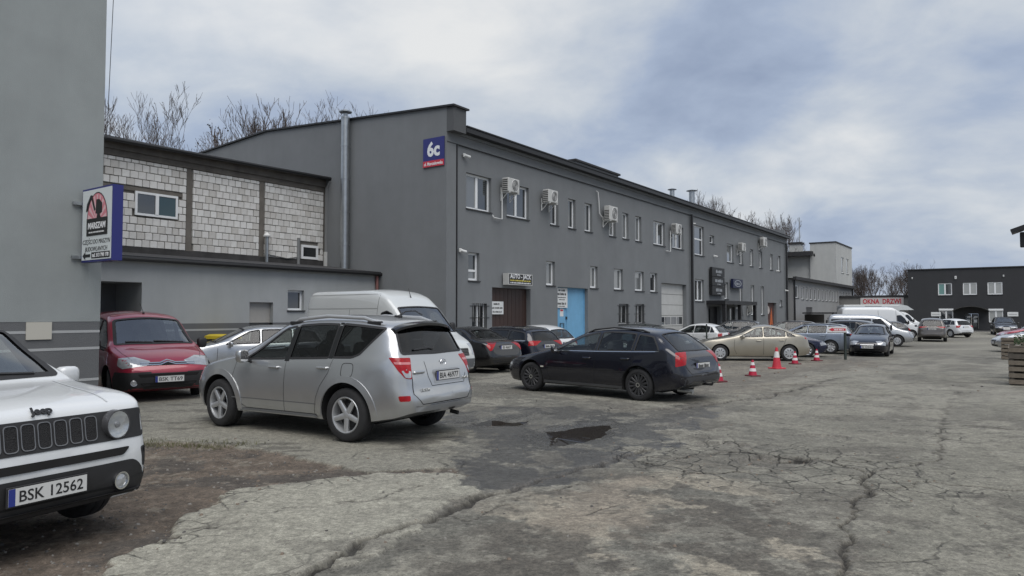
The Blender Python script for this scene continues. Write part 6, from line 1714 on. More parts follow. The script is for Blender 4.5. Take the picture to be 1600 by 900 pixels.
# ---------- dark red small van
L = 4.38
sp = dict(L=L, W=1.81, wb=2.73, fo=.92, R=.318, arch=.385, flare=.02, lean=.17, crown=.06, cab=(1.0, 4.1), hood_e=.55,
    top=[(0, .66), (.03, .74), (.12, .83), (.4, .94), (.95, 1.07), (1.72, 1.66), (2.0, 1.745), (2.6, 1.79), (3.6, 1.80), (4.18, 1.76), (4.26, 1.66), (4.34, 1.0), (4.38, .7)],
    belt=[(0, .64), (.3, .82), (1.0, .98), (2, 1.02), (4.2, 1.05), (4.38, .9)],
    bot=BOT(L, .19), plan=[(0, .70), (.03, .78), (.1, .86), (.25, .93), (.6, .98), (1, 1), (3.9, 1), (4.2, .97), (4.32, .92), (4.38, .85)], nose=[(.2, .08), (.3, .02), (.45, 0), (.6, 0), (.66, .02), (.75, .05), (.95, .1)], tail=TAIL)
br = Car('dark_red_van', 'dark red small van peeping out behind the near left wall', 'van', (-8.19, 15.62), (.66, -.751), sp, P_RED)
ws = br.dlo(1.2, 1.85, 4.0, 4.05, [2.2, 3.2], rail=.16)
br.side_glass(ws[:2], [g_clear, g_mid])
br.screen('windscreen', 1.0, 1.68, .73, .62, g_wind, b0=.01, wiper=True, seal=.06)
br.finish()
br.wheels('multi', m_alloy, 9, .2, .66, front_turn=R(-12))
br.mirrors(1.30, .98, m_trim, (.14, .2, .22), .07)
f = br.front()
br.patch('bumper', [(-.78, .27), (.78, .27), (.84, .40), (.80, .60), (.55, .575), (-.55, .575), (-.80, .60), (-.84, .40)], f, m_trim, .006, .02, r=.04)
for sg in (1, -1): br.patch('bumper_side', [(.04, .27), (.52, .24), (.50, .48), (.40, .60), (.05, .60)], br.side(sg), m_trim, .006, 0, r=.03)
br.patch('upper_grille', [(-.45, .715), (.45, .715), (.5, .77), (-.5, .77)], f, m_well, .004, 0, r=.015)
for dz in (.0, .035): br.strip('chevron', [(-.50, .735 + dz), (-.14, .735 + dz), (0, .785 + dz), (.14, .735 + dz), (.5, .735 + dz)], f, m_chrome, .018, .012, thick=.01)
br.patch('air_intake', [(-.52, .50), (.52, .50), (.56, .56), (-.56, .56)], f, m_well, .0085, 0, r=.02)
br.patch('lower_intake', [(-.46, .31), (.46, .31), (.52, .39), (-.52, .39)], f, m_well, .0085, 0, r=.02)
for k in range(3): br.strip('intake_bar', [(-.48, .33 + k * .02), (.48, .33 + k * .02)], f, m_trim, .008, .012)
for sg in (1, -1): br.wrap('bumper_corner', [(-.36, .25), (.36, .25), (.36, .585), (-.36, .605)], m_trim, 'front', sg, .0075, 0)
br.wrap_pair('headlamp', [(-.27, .72), (.10, .665), (.26, .72), (.28, .86), (.05, .885), (-.25, .80)], m_lamp, 'front', off=.008)
for sg in (1, -1):
    p = br.hit(f, (.62 * sg, .40), .01); q = MB(); q.lathe([(0, .01), (.04, .008), (.05, 0), (.062, .004)], 18, M=Matrix.Translation(p) @ Matrix.Rotation(R(90), 4, 'Y')); q.build('fog_lamp', m_lamp, br.root, smooth=True)
br.plate('front', .0, .455, 'BSK TT69', off=.022)
q = MB(); p = br.hit(br.above(), (1.95, .0), 0); q.cbox(p.x - .03, p.x + .03, -.02, .02, p.z - .01, p.z + .03, .01); q.tube([(p.x, 0, p.z + .02), (p.x - .3, 0, p.z + .22)], .006, 5); q.build('aerial', m_trim, br.root)
q = MB(); p = br.hit(br.slope(1.0, 1.68)[0], (-.35, .10), -.10); q.cbox(p.x - .08, p.x + .08, p.y - .2, p.y + .2, p.z - .02, p.z + .02, .015); q.build('paper_on_dashboard', simple('blue_white_paper', (.45, .6, .68), .6, noise=.3, nscale=12), br.root)
for sg in (1, -1): br.strip('panel_gap', [(.12, .60 * sg), (.5, .72 * sg), (.95, .76 * sg)], br.above(), m_seam, .008)

# ---------- white high-roof delivery van
L = 5.6
sp = dict(L=L, W=2.0, wb=3.7, fo=.90, R=.33, arch=.40, flare=.012, lean=.065, crown=.045, cab=(.75, 2.2), sig=.05, hood_e=.5,
    top=[(0, .74), (.04, .92), (.15, 1.04), (.5, 1.17), (.75, 1.26), (1.42, 1.98), (1.50, 2.04), (1.85, 2.32), (2.2, 2.44), (2.6, 2.49), (5.3, 2.49), (5.5, 2.42), (5.57, 2.2), (5.6, .9)],
    belt=[(0, .72), (.3, .95), (.8, 1.15), (1.6, 1.2), (5.4, 1.2), (5.6, .9)], bot=BOT(L, .24),
    plan=PLAN_BOX(L), nose=[(.2, .06), (.35, 0), (.6, 0), (.7, .04), (1.0, .1), (1.3, .14)], tail=[(0, 0), (3, 0)])
bx = Car('white_delivery_van', 'white high-roof delivery van behind the silver off-road car', 'van', (-3.60, 20.55), (.766, -.643), sp, P_WHITE2)
bx.side_glass([[(1.10, 1.24), (1.95, 1.24), (1.95, 1.80), (1.72, 1.86), (1.5, 1.78), (1.28, 1.52)]], [g_mid])
bx.screen('windscreen', .78, 1.42, .82, .74, g_wind, wiper=True, seal=.05)
bx.finish()
bx.wheels('cap', simple('steel_rim', (.25, .25, .25), .5), 8, .215, .6)
bx.mirrors(1.2, 1.2, m_trim, (.14, .2, .34), .08)
for sg in (1, -1):
    bx.strip('body_groove', [(2.1, 1.93), (5.45, 1.93)], bx.side(sg), simple('groove_shade', (.30, .31, .31), .5), .022, .003)
    bx.strip('body_groove', [(2.1, 1.2), (5.45, 1.2)], bx.side(sg), MATS['groove_shade'], .02, .003)
    bx.strip('roof_rail', [(2.1, 2.33), (5.4, 2.33)], bx.side(sg), MATS['groove_shade'], .016, .003)
bx.seams([[(2.08, 2.36), (2.12, 1.9), (2.12, .4)], [(3.35, 1.9), (3.35, .4)], [(1.0, 1.2), (.98, .6)]], .012)
f = bx.front()
bx.patch('grille', [(-.55, .66), (.55, .66), (.6, .86), (-.6, .86)], f, m_well, .004, 0, r=.03)
for k in range(5): bx.strip('grille_bar', [(-.56, .68 + k * .04), (.56, .68 + k * .04)], f, simple('grille_grey', (.09, .09, .09), .5), .016, .014, thick=.012)
bx.patch('bumper', [(-.86, .27), (.86, .27), (.88, .58), (-.88, .58)], f, simple('bumper_mid_grey', (.10, .105, .11), .6), .006, .02, r=.05)
for sg in (1, -1): bx.patch('bumper_side', [(.04, .27), (.5, .26), (.46, .58), (.04, .60)], bx.side(sg), MATS['bumper_mid_grey'], .006, 0, r=.03)
bx.wrap_pair('headlamp', [(-.12, .68), (.16, .68), (.2, .98), (-.05, .98)], m_lamp, 'front', off=.008)
bx.plate('front', 0, .45, '752V', off=.022)
q = MB(); p = bx.hit(bx.above(), (1.75, 0), 0); q.tube([(p.x, 0, p.z), (p.x - .02, 0, p.z + .05), (p.x - .1, 0, p.z + .26)], [.02, .012, .005], 6); q.build('aerial', m_trim, bx.root)

# ---------- generic road cars
def car_spec(style, L, W, H, wb, fo, Rr=.315, belt=.90):
    b = belt; hb = b + .02
    if style in ('hatch', 'wagon', 'suv'):
        ho = {'hatch': 0, 'wagon': 0, 'suv': .0}[style]; c = fo + wb * .17
        wt = c + (.82 if style != 'suv' else .75)
        re = {'hatch': L - .50, 'wagon': L - .42, 'suv': L - .42}[style]; rl = {'hatch': L - .14, 'wagon': L - .10, 'suv': L - .10}[style]
        top = [(0, b - .36), (.03, b - .28), (.12, b - .2), (.4, b - .1), (c - .3, b + .03), (c, b + .08), (wt, H - .08), (wt + .35, H - .015), (wt + .8, H), ((wt + re) / 2 + .3, H - .01), (re - .2, H - .07), (re, H - .12), (rl, b + .08), (L - .04, b - .02), (L, b - .2)]
        d = dict(scr=(c + .04, wt - .04), rear=(rl - .01, re + .05), dlo=(c + .28, wt + .12, re - .12, rl - .28), splits=[c + 1.22, c + 2.1], cab=(c + .1, L - .3))
    elif style == 'liftback':
        c = fo + wb * .18; wt = c + .85; re = L - 1.05; rl = L - .34
        top = [(0, b - .36), (.03, b - .28), (.12, b - .2), (.4, b - .1), (c - .3, b + .02), (c, b + .07), (wt, H - .08), (wt + .35, H - .012), (wt + .7, H), (re - .3, H - .05), (re, H - .13), (rl, b + .16), (L - .14, b + .11), (L - .05, b + .0), (L, b - .25)]
        d = dict(scr=(c + .04, wt - .04), rear=(rl - .03, re + .05), dlo=(c + .28, wt + .12, re - .02, rl - .28), splits=[c + 1.25, c + 2.15], cab=(c + .1, rl - .02))
    elif style == 'sedan':
        c = fo + wb * .2; wt = c + .85; re = L - 1.25; rl = L - .62
        top = [(0, b - .36), (.03, b - .28), (.12, b - .2), (.4, b - .1), (c - .3, b + .01), (c, b + .06), (wt, H - .08), (wt + .35, H - .012), (wt + .75, H), (re, H - .09), (rl, b + .14), (rl + .15, b + .11), (L - .12, b + .07), (L - .05, b + .0), (L, b - .25)]
        d = dict(scr=(c + .04, wt - .04), rear=(rl - .03, re + .05), dlo=(c + .28, wt + .12, re + .05, rl - .10), splits=[c + 1.22], cab=(c + .1, rl - .02))
    sp = dict(L=L, W=W, wb=wb, fo=fo, R=Rr, arch=Rr + .05, flare=.018, lean=.33 if style != 'suv' else .27, crown=.05, top=top, belt=[(0, b - .36), (.35, b - .12), (c, b), (wt, b + .02), (L - .4, b + .06), (L, b - .15)],
        bot=BOT(L, .18 if style != 'suv' else .24), plan=PLAN_CAR(L), nose=NOSE, tail=TAIL, cab=d['cab'])
    return sp, d
def road_car(name, label, pos, head, style, dims, pnt, cabin=True, fine=1.5, plate_f=None, plate_r=None, rim=('multi', 8), group=None, chrome=False, lamps=None, tint=None, tail_z=None, rails=False, cat='car', tail_poly=None):
    sp, d = car_spec(style, *dims)
    c = Car(name, label, cat, pos, head, sp, pnt, group, fine, cabin)
    ws = c.dlo(*d['dlo'], d['splits'], rail=.13, gap=.06)
    gm_ = [g_clear] + [tint or g_mid] * (len(ws) - 1)
    c.side_glass(ws, gm_, chrome=chrome)
    c.screen('windscreen', *d['scr'], sp['W'] * .375, sp['W'] * .30, g_wind, wiper=True)
    c.screen('rear_window', *d['rear'], sp['W'] * .35, sp['W'] * .28, tint or g_mid, seal=.03)
    c.finish()
    c.wheels(rim[0], rim[2] if len(rim) > 2 else None, rim[1], .205, .66)
    b = dims[6] if len(dims) > 6 else .90
    s0, s1 = d['dlo'][0], d['splits']
    c.handles([(s1[0] - .2, b - .1)] + [(s1[1] - .18 if len(s1) > 1 else s1[0] + .85, b - .08)], m_chrome if chrome else pnt)
    c.mirrors(d['dlo'][0] + .1, b - .02, pnt, (.11, .18, .14), .07)
    c.seams([[(s0 - .2, b - .05), (s0 - .22, .5), (s0 - .12, .28)], [(s1[0], b), (s1[0] - .02, .26)], [((s1[1] if len(s1) > 1 else s1[0] + 1.0), b), ((s1[1] if len(s1) > 1 else s1[0] + 1.0) - .28, .26)]], .011)
    for sg in (1, -1):
        if chrome: c.strip('window_trim', [(d['dlo'][0], float(c.belt(d['dlo'][0])) + .02), (d['dlo'][3], float(c.belt(d['dlo'][3])) + .02)], c.side(sg), m_chrome, .02, .008)
        if rails:
            q0, q1 = d['scr'][1] + .2, d['rear'][1] - .25
            pts = [c.hit(c.above(), (q_, sp['W'] * .32 * sg), o_) for q_, o_ in ((q0, 0), (q0 + .15, .035), ((q0 + q1) / 2, .045), (q1 - .15, .035), (q1, 0))]
            q = MB(); q.tube(pts, .018, 6); q.build('roof_rail', m_chrome if chrome else m_trim, c.root, smooth=True)
    c.wrap_pair('headlamp', lamps or [(-.34, b - .30), (.18, b - .38), (.22, b - .24), (-.30, b - .18)], m_lamp, 'front', off=.007)
    for sg in (1, -1):
        tp = tail_poly or [(-.20, b + .04), (.14, b + .03), (.16, b - .14), (-.06, b - .16)]
        c.wrap('tail_lamp', [(p * sg, z) for p, z in tp], m_tail, 'rear', sg, .007, .015)
    f = c.front(); w = sp['W']
    c.patch('grille', [(-.30, b - .40), (.30, b - .40), (.34, b - .31), (-.34, b - .31)], f, m_well, .004, 0, r=.02)
    c.strip('grille_bar', [(-.28, b - .355), (.28, b - .355)], f, m_chrome, .018, .01)
    c.patch('air_intake', [(-.5, .27), (.5, .27), (.54, .37), (-.54, .37)], f, m_well, .004, 0, r=.03)
    c.plate('front', 0, b - .46, plate_f, off=.014)
    c.plate('rear', 0, (b - .12) if style != 'sedan' else b - .10, plate_r, off=.014)
    c.strip('panel_gap', [(.60, b + .0), (.6, b - .22), (.5, b - .36), (-.5, b - .36), (-.6, b - .22), (-.6, b)], c.rear(), m_seam, .011)
    c.patch('bumper_lower', [(-.62, .33), (.62, .33), (.66, .43), (-.66, .43)], c.rear(), m_trim, .004, 0, r=.03)
    q = MB(); q.cbox(-sp['wb'] / 2 - .4, sp['wb'] / 2 + .4, -.58, .58, .16, .23, .03); q.build('underbody', m_well, c.root)
    return c
row = (-.80, .60)
# parked nose-in along the hall
vo = road_car('black_saloon_car', 'black saloon car parked nose-in between the delivery van and the dark estate', (-1.80, 23.55), (-.74, .67), 'sedan', (4.47, 1.77, 1.45, 2.64, .88, .315, .90), P_BLACK, plate_r='BI 4687', tail_poly=[(-.22, .99), (.10, .98), (.12, .86), (.0, .70), (-.06, .72)])
bm_ = road_car('dark_blue_estate_car', 'dark blue estate car with bright window trim parked before the brown door', (-.42, 25.25), (-.70, .714), 'wagon', (4.62, 1.81, 1.46, 2.81, .79, .325, .92), P_NAVY, plate_r='~', chrome=True, rails=True, tint=g_dark, tail_poly=[(-.30, 1.0), (.15, .98), (.17, .82), (-.10, .84)])
wh = road_car('white_hatchback', 'white hatchback parked before the blue door', (.55, 27.6), (-.76, .65), 'hatch', (4.1, 1.72, 1.50, 2.5, .80, .30, .92), P_WHITE, plate_r=None)
# in front of and behind the wire fence
ch_ = road_car('champagne_liftback', 'champagne gold liftback seen side-on behind the traffic cones', (10.05, 30.1), (-.995, .10), 'liftback', (4.58, 1.76, 1.50, 2.75, .93, .325, .93), P_CHAMP, rim=('cap', 8, m_alloy), fine=1.3, tint=g_clear, tail_poly=[(-.34, 1.02), (.14, 1.0), (.15, .90), (-.14, .90)])
road_car('dark_grey_hatchback', 'dark green-grey hatchback facing the road left of the champagne car', (7.1, 35.2), (.80, -.60), 'hatch', (4.3, 1.80, 1.50, 2.6, .88, .31, .92), P_GREEN)
road_car('white_small_hatchback', 'small white hatchback with red tail lamp behind the dark green-grey one', (9.9, 38.9), (-.78, .62), 'hatch', (4.0, 1.72, 1.47, 2.54, .78, .30, .90), P_WHITE)
road_car('dark_grey_estate_car', 'dark grey estate with see-through windows right before the hall canopy', (12.9, 42.6), (-.92, .39), 'suv', (4.5, 1.8, 1.62, 2.65, .9, .33, .98), P_GREY, fine=2, rails=True)
road_car('brown_grey_estate_car', 'long low dark estate roof behind the champagne car', (17.0, 45.0), (-.93, .36), 'wagon', (4.75, 1.82, 1.55, 2.75, .9, .32, .95), P_TAUPE, fine=2, rails=True)
road_car('blue_grey_estate_car', 'pale blue-grey estate car with red tail lamp behind the wire fence', (14.9, 36.4), (-.86, .51), 'wagon', (4.8, 1.83, 1.50, 2.74, .95, .325, .95), P_BLUEGREY, fine=1.6, rails=True, tint=g_mid)
road_car('dark_blue_saloon_car', 'dark blue car nose with pale headlamp behind the fence beside the arrow sign', (12.45, 33.4), (.93, -.37), 'hatch', (4.2, 1.72, 1.45, 2.55, .85, .31, .90), P_DKBLUE, plate_f=None)
road_car('black_suv', 'black off-road car behind the arrow sign and blue-grey estate', (17.3, 38.2), (-.80, .60), 'suv', (4.6, 1.85, 1.66, 2.7, .92, .345, 1.02), P_BLACK, fine=1.8)
co = road_car('navy_hatchback', 'navy hatchback facing the viewer with pale headlamps beside the arrow sign', (17.35, 34.35), (-.53, -.848), 'hatch', (4.18, 1.71, 1.48, 2.6, .86, .305, .90), P_NAVY, fine=1.1, plate_f='BI 3254H', rim=('cap', 7, m_alloy_d), lamps=[(-.22, .55), (.16, .50), (.2, .64), (.0, .72), (-.18, .70)])
road_car('black_small_hatchback', 'small black hatchback with pale rear window beside the white panel van', (27.6, 53.2), (-.97, .24), 'hatch', (3.9, 1.7, 1.45, 2.5, .75, .30, .90), P_GREY, fine=2, rim=('cap', 6, m_alloy))
mz = road_car('taupe_suv', 'grey-brown off-road car driving away down the road', (30.7, 52.0), (.51, .86), 'suv', (4.55, 1.84, 1.69, 2.7, .92, .345, 1.02), P_TAUPE, fine=1.5, plate_r='~', tail_poly=[(-.30, 1.08), (.18, 1.06), (.18, .98), (-.16, .99)])
road_car('white_hatchback', 'white car half hidden behind the grey-brown off-road car', (36.4, 59.6), (-.2, .98), 'suv', (4.2, 1.78, 1.55, 2.6, .85, .32, .95), P_WHITE, fine=2)
road_car('black_saloon_car', 'black car facing the viewer before the anthracite building at the right', (44.6, 64.5), (-.5, -.866), 'suv', (4.7, 1.86, 1.62, 2.75, .92, .34, .98), P_BLACK, fine=2)
road_car('maroon_hatchback', 'maroon car nose poking in at the right edge', (33.9, 46.0), (-.95, .3), 'hatch', (4.2, 1.75, 1.48, 2.58, .85, .31, .92), P_RED, fine=1.8)
road_car('silver_hatchback', 'silver car nose poking in at the right edge beside the pallet boxes', (27.3, 36.6), (-.94, .34), 'hatch', (4.3, 1.76, 1.48, 2.6, .88, .31, .92), P_SILVER, fine=1.8)
sl = road_car('silver_estate_car', 'silver estate car between the dark red van and the silver off-road car', (-7.75, 20.6), (-.87, -.49), 'wagon', (4.65, 1.76, 1.47, 2.7, .90, .315, .90), P_SILVER, fine=1.3, tint=g_dark)

# ---------- vans in the distance
def far_van(name, label, pos, head, L, W, H, wb, fo, pnt, roof_z, hood=1.15, glass_polys=(), scr=None, box=False, fine=2.0, cat='van'):
    b = hood
    top = [(0, .7), (.04, .88), (.15, .98), (.5, hood - .06), (.75, hood + .03), (1.45, roof_z - .25), (1.7, roof_z - .08), (2.1, H - .03), (2.5, H), (L - .3, H), (L - .1, H - .08), (L - .03, H - .3), (L, .9)]
    sp = dict(L=L, W=W, wb=wb, fo=fo, R=.34, arch=.40, flare=.012, lean=.12, crown=.06, cab=(.8, min(2.4, L - .5)), sig=.05, hood_e=.5, top=top, belt=[(0, .68), (.3, .9), (.8, hood - .05), (L - .2, hood), (L, .9)], bot=BOT(L, .24), plan=PLAN_BOX(L), nose=[(.2, .06), (.35, 0), (.6, 0), (.7, .04), (1.0, .1), (1.3, .14)], tail=[(0, 0), (3, 0)])
    c = Car(name, label, cat, pos, head, sp, pnt, None, fine, False)
    c.side_glass(list(glass_polys), [g_dark] * len(glass_polys))
    c.screen('windscreen', .80, 1.42, W * .40, W * .36, g_wind)
    c.finish(); c.wheels('cap', m_alloy, 8, .21, .6); c.mirrors(1.2, hood - .02, m_trim, (.13, .18, .3), .08)
    c.wrap_pair('headlamp', [(-.25, .68), (.15, .66), (.2, .9), (-.1, .92)], m_lamp, 'front', off=.008)
    c.patch('bumper', [(-W * .42, .28), (W * .42, .28), (W * .43, .52), (-W * .43, .52)], c.front(), m_trim, .006, .02, r=.05)
    c.patch('grille', [(-.5, .58), (.5, .58), (.55, .68), (-.55, .68)], c.front(), m_well, .004, 0, r=.03)
    c.seams([[(2.0, H - .3), (2.0, .4)], [(3.3, H - .3), (3.3, .4)]], .02)
    return c
dg_ = [(1.18, 1.2), (1.95, 1.2), (1.95, 1.82), (1.65, 1.84), (1.4, 1.6)]
far_van('white_panel_van', 'white panel van with black wheel side-on behind the navy hatchback', (29.3, 56.6), (.985, -.17), 6.0, 2.05, 2.52, 3.9, .95, P_WHITE, 2.25, glass_polys=[dg_])
far_van('silver_minibus', 'silver minibus with long dark side windows behind the navy hatchback', (22.2, 44.2), (.90, -.436), 4.8, 1.9, 1.95, 2.95, .9, P_SILVER, 1.9, hood=1.02, glass_polys=[[(1.3, 1.08), (2.2, 1.08), (2.2, 1.62), (1.75, 1.66)], [(2.3, 1.08), (3.4, 1.08), (3.4, 1.64), (2.3, 1.64)], [(3.5, 1.08), (4.55, 1.08), (4.5, 1.62), (3.5, 1.64)]], cat='minibus')
# box truck
bt = far_van('box_truck', 'white box lorry with roof deflector behind the panel van', (35.6, 64.2), (.985, -.17), 2.4, 2.0, 2.25, 1.3, .8, P_WHITE, 2.15, glass_polys=[[(1.18, 1.2), (1.8, 1.2), (1.8, 1.78), (1.6, 1.8), (1.4, 1.6)]], cat='lorry')
q = MB(); q.cbox(-5.6, -.9, -1.08, 1.08, .75, 2.68, .04); q.build('cargo_box', P_WHITE2, bt.root)
q = MB(); q.cbox(-5.9, -.8, -.45, .45, .5, .75, .03); q.build('chassis', m_trim, bt.root)
q = MB(); q.prism([(-.88, 2.2), (.35, 2.22), (-.2, 2.6), (-.88, 2.74)], -.85, .85, lambda a, b, h: (a, h, b)); q.build('roof_deflector', P_WHITE2, bt.root)
for sg in (1, -1):
    q = MB(); M = Matrix.Translation((-4.2, sg * .82, .36)) @ Matrix.Rotation(R(90), 4, 'X'); q.lathe([(.2, -.1), (.34, -.1), (.36, 0), (.34, .1), (.2, .1)], 20, M=M, closed=True); q.lathe([(0, -.06), (.2, -.06), (.2, .06), (0, .06)], 16, M=M); q.build('rear_wheel', m_tyre, bt.root)
    q = MB(); q.box(-3.8, -2.4, sg * 1.082, sg * 1.09, 2.15, 2.6) if sg < 0 else q.box(-3.8, -2.4, 1.082, 1.09, 2.15, 2.6); q.build('side_panel', simple('frame_grey', (.25, .25, .25), .5), bt.root)
# ------------------------------------------------------------------ bare winter trees
m_bark = simple('bark', (0.075, 0.062, 0.052), 0.95, noise=.25, nscale=6)
m_twig = simple('twigs', (0.085, 0.068, 0.06), 0.95)
m_leafd = simple('withered_leaf', (0.05, 0.04, 0.028), 0.9)
def tree_meshes(seed, h, spread, leafy=0.0, levels=6, nb=7):
    r = random.Random(seed); tr = MB(); tw = MB(); lv = MB()
    def branch(p, d, length, rad, lev):
        n = 4 if lev < 3 else 3
        pts = [p.copy()]; rs = [rad]; q = p.copy(); dd = d.copy()
        for k in range(n):
            dd = (dd + Vector((r.gauss(0, .10), r.gauss(0, .10), r.gauss(.07, .07)))).normalized()
            q = q + dd * length / n; pts.append(q.copy()); rs.append(max(.008, rad * (1 - .62 * (k + 1) / n)))
        (tr if lev == 0 else tw).tube(pts, rs, 7 if lev == 0 else (5 if lev < 2 else 3), cap=False)
        if lev >= levels:
            if leafy and r.random() < leafy:
                for _ in range(3):
                    c = pts[-1] + Vector((r.gauss(0, .12), r.gauss(0, .12), r.gauss(-.03, .1))); a = Vector((r.gauss(0, 1), r.gauss(0, 1), r.gauss(0, 1))).normalized() * .055; b = a.orthogonal().normalized() * .035
                    lv.add([c - a, c + b, c + a, c - b], [(0, 1, 2, 3)])
            return
        m = nb if lev == 0 else (4 if lev < 3 else (3 if lev < 5 else 2))
        for k in range(m):
            f = r.uniform(.35, 1.0) if lev == 0 else r.uniform(.2, 1.0)
            i = min(n - 1, int(f * n)); base = pts[i].lerp(pts[i + 1], f * n - i)
            ax = dd.orthogonal().normalized(); ax.rotate(Matrix.Rotation(r.uniform(0, 6.283), 3, dd))
            nd = (dd * math.cos(spread * r.uniform(.6, 1.2)) + ax * math.sin(spread * r.uniform(.6, 1.2)) + Vector((0, 0, .22))).normalized()
            branch(base, nd, length * r.uniform(.50, .74), max(.0095, rs[i] * r.uniform(.42, .6)), lev + 1)
    branch(Vector((0, 0, -.3)), Vector((0, 0, 1)), h * .42, h * .017, 0)
    s_ = h / max(p[2] for p in tw.v)
    for b_ in (tr, tw, lv): b_.v = [(x * s_, y * s_, z * s_) for x, y, z in b_.v]
    return tr.mesh('trunk', m_bark, True), tw.mesh('crown', m_twig), (lv.mesh('leaves', m_leafd) if lv.v else None)
TREES = [tree_meshes(3, 17, .50, .0), tree_meshes(8, 15, .52, .10), tree_meshes(21, 12, .42, .0), tree_meshes(33, 12, .50, .14)]
def tree(kind, x, y, z, s, rz, label, group):
    o = empty('bare_tree', (x, y, z), rz); o.scale = (s, s, s); tag(o, label, 'tree', group)
    a, b, c = TREES[kind]
    mesh_obj('trunk', a, o); cr = mesh_obj('crown', b, o)
    if c: mesh_obj('leaves', c, cr)
g1 = 'bare trees behind the annex'
def tree_px(kd, px, d, top, rz, label, grp):
    H = (491 - top) / 1110 * d + 1.7; tree(kd, (px - 800) / 1110 * d, d, -.2, H / (17, 15, 12, 12)[kd], rz, label, grp)
tree_px(0, 265, 48, 128, 2.9, 'tall bare tree behind the block wall, nearest the tall near wall', g1)
tree_px(1, 308, 46, 118, 1.9, 'tallest bare tree with withered leaves above the block wall roof', g1)
tree_px(3, 350, 50, 140, 4.0, 'bare tree with withered leaves just before the grey gable slope', g1)
tree_px(2, 440, 56, 138, 2.2, 'bare tree over the gable slope, second left of the steel chimney', g1)
tree_px(0, 485, 58, 138, 5.2, 'bare tree tips directly left of the steel chimney top', g1)
g2 = 'bare trees behind the long hall'
for k, (px, d, top, kd) in enumerate(((1082, 72, 300, 2), (1104, 76, 294, 0), (1128, 80, 300, 2), (1152, 82, 304, 3), (1182, 88, 322, 0), (1208, 90, 330, 2), (1240, 96, 336, 0))):
    H = (491 - top) / 1110 * d + 1.7; hh = (17, 15, 12, 12)[kd]
    tree(kd, (px - 800) / 1110 * d, d, -.2, H / hh, k * 1.3, ('bare tree crown above the hall roof, %s along the roof' % ('first', 'second', 'third', 'fourth', 'fifth', 'sixth', 'seventh')[k]) if k < 6 else 'bare tree between the hall end and the pale office block', g2)
g3 = 'bare trees behind the red-lettered shop'
for k, (px, d, top, kd) in enumerate(((1336, 104, 412, 0), (1352, 100, 410, 2), (1370, 106, 402, 3), (1388, 102, 404, 1), (1404, 108, 404, 3), (1424, 112, 402, 1))):
    H = (491 - top) / 1110 * d + 1.7; hh = (17, 15, 12, 12)[kd]
    tree(kd, (px - 800) / 1110 * d, d, -.2, H / hh, k * 1.7 + .4, '%s bare tree from the pale office block behind the red-lettered shop' % ('first', 'second', 'third', 'fourth', 'fifth', 'sixth')[k], g3)

# ------------------------------------------------------------------ cones, posts, fence, pallets, bins, lamp
m_cone_r = simple('cone_red', (0.40, 0.010, 0.040), 0.5, noise=.12, nscale=9)
m_cone_w = simple('cone_white', (0.66, 0.64, 0.63), 0.5, noise=.08, nscale=9)
m_cone_b = simple('cone_base', (0.10, 0.018, 0.022), 0.7)
m_cone_o = simple('cone_worn_red', (0.50, 0.030, 0.050), 0.55, noise=.15, nscale=6)
def cone(x, y, h, r, bands, label, body=None, base=None):
    o = empty('traffic_cone', (x, y, G(x, y)), .4); tag(o, label, 'traffic cone', 'traffic cones in the yard')
    rad = lambda t: r * (1 - t) + r * .22 * t
    q = MB(); q.cbox(-r * 1.35, r * 1.35, -r * 1.35, r * 1.35, -.01, .04, .012); q.build('base', base or m_cone_b, o)
    cuts = sorted({0.0, 1.0} | {b for bb in bands for b in bb})
    for a, b in zip(cuts, cuts[1:]):
        wht = any(bb[0] <= (a + b) / 2 <= bb[1] for bb in bands); e = .003 if wht else 0
        q = MB(); q.lathe([(rad(a) + e, .04 + a * (h - .04)), (rad(b) + e, .04 + b * (h - .04))] + ([(rad(1) * .6, h)] if b == 1 else []), 20)
        q.build('reflective_band' if wht else 'cone_body', m_cone_w if wht else (body or m_cone_r), o, smooth=True)
B2 = [(.25, .45), (.66, .85)]
cone(6.92, 20.5, .47, .12, B2, 'red cone with two white bands, nearest to the bare yard in front')
cone(8.99, 24.2, .72, .155, [(.50, .80)], 'tall faded red cone with one broad white band', m_cone_o, m_cone_o)
cone(10.72, 27.0, .49, .125, B2, 'red and white cone between the tall cone and the last cone')
cone(12.53, 29.3, .49, .125, B2, 'red and white cone nearest the arrow sign post')
cone(5.36, 18.5, .47, .12, B2, 'red and white cone just behind the navy estate car')
# arrow sign on a post
o = empty('arrow_sign', (14.18, 30.3, G(14, 30.3)), 0); tag(o, 'red arrow sign on a dark green post beside the navy hatchback', 'sign')
q = MB(); q.box(-.04, .04, -.04, .04, -.1, 1.42); q.build('post', simple('green_post', (.03, .04, .035), .5), o)
q = MB(); q.box(-.78, .06, -.062, -.045, 1.16, 1.40); q.build('sign_board', simple('arrow_white', (.62, .62, .61), .5), o)
q = MB(); q.prism([(-.72, 1.28), (-.55, 1.36), (-.55, 1.33), (.0, 1.33), (.0, 1.23), (-.55, 1.23), (-.55, 1.20)], -.066, -.063, lambda p, z, h: (p, h, z)); q.build('arrow_mark', m_red, o)
blur_line(o, lambda t, z, oo: (t, -oo, z), -.28, 1.28, .067, .42, .065, m_tx_w, 61)
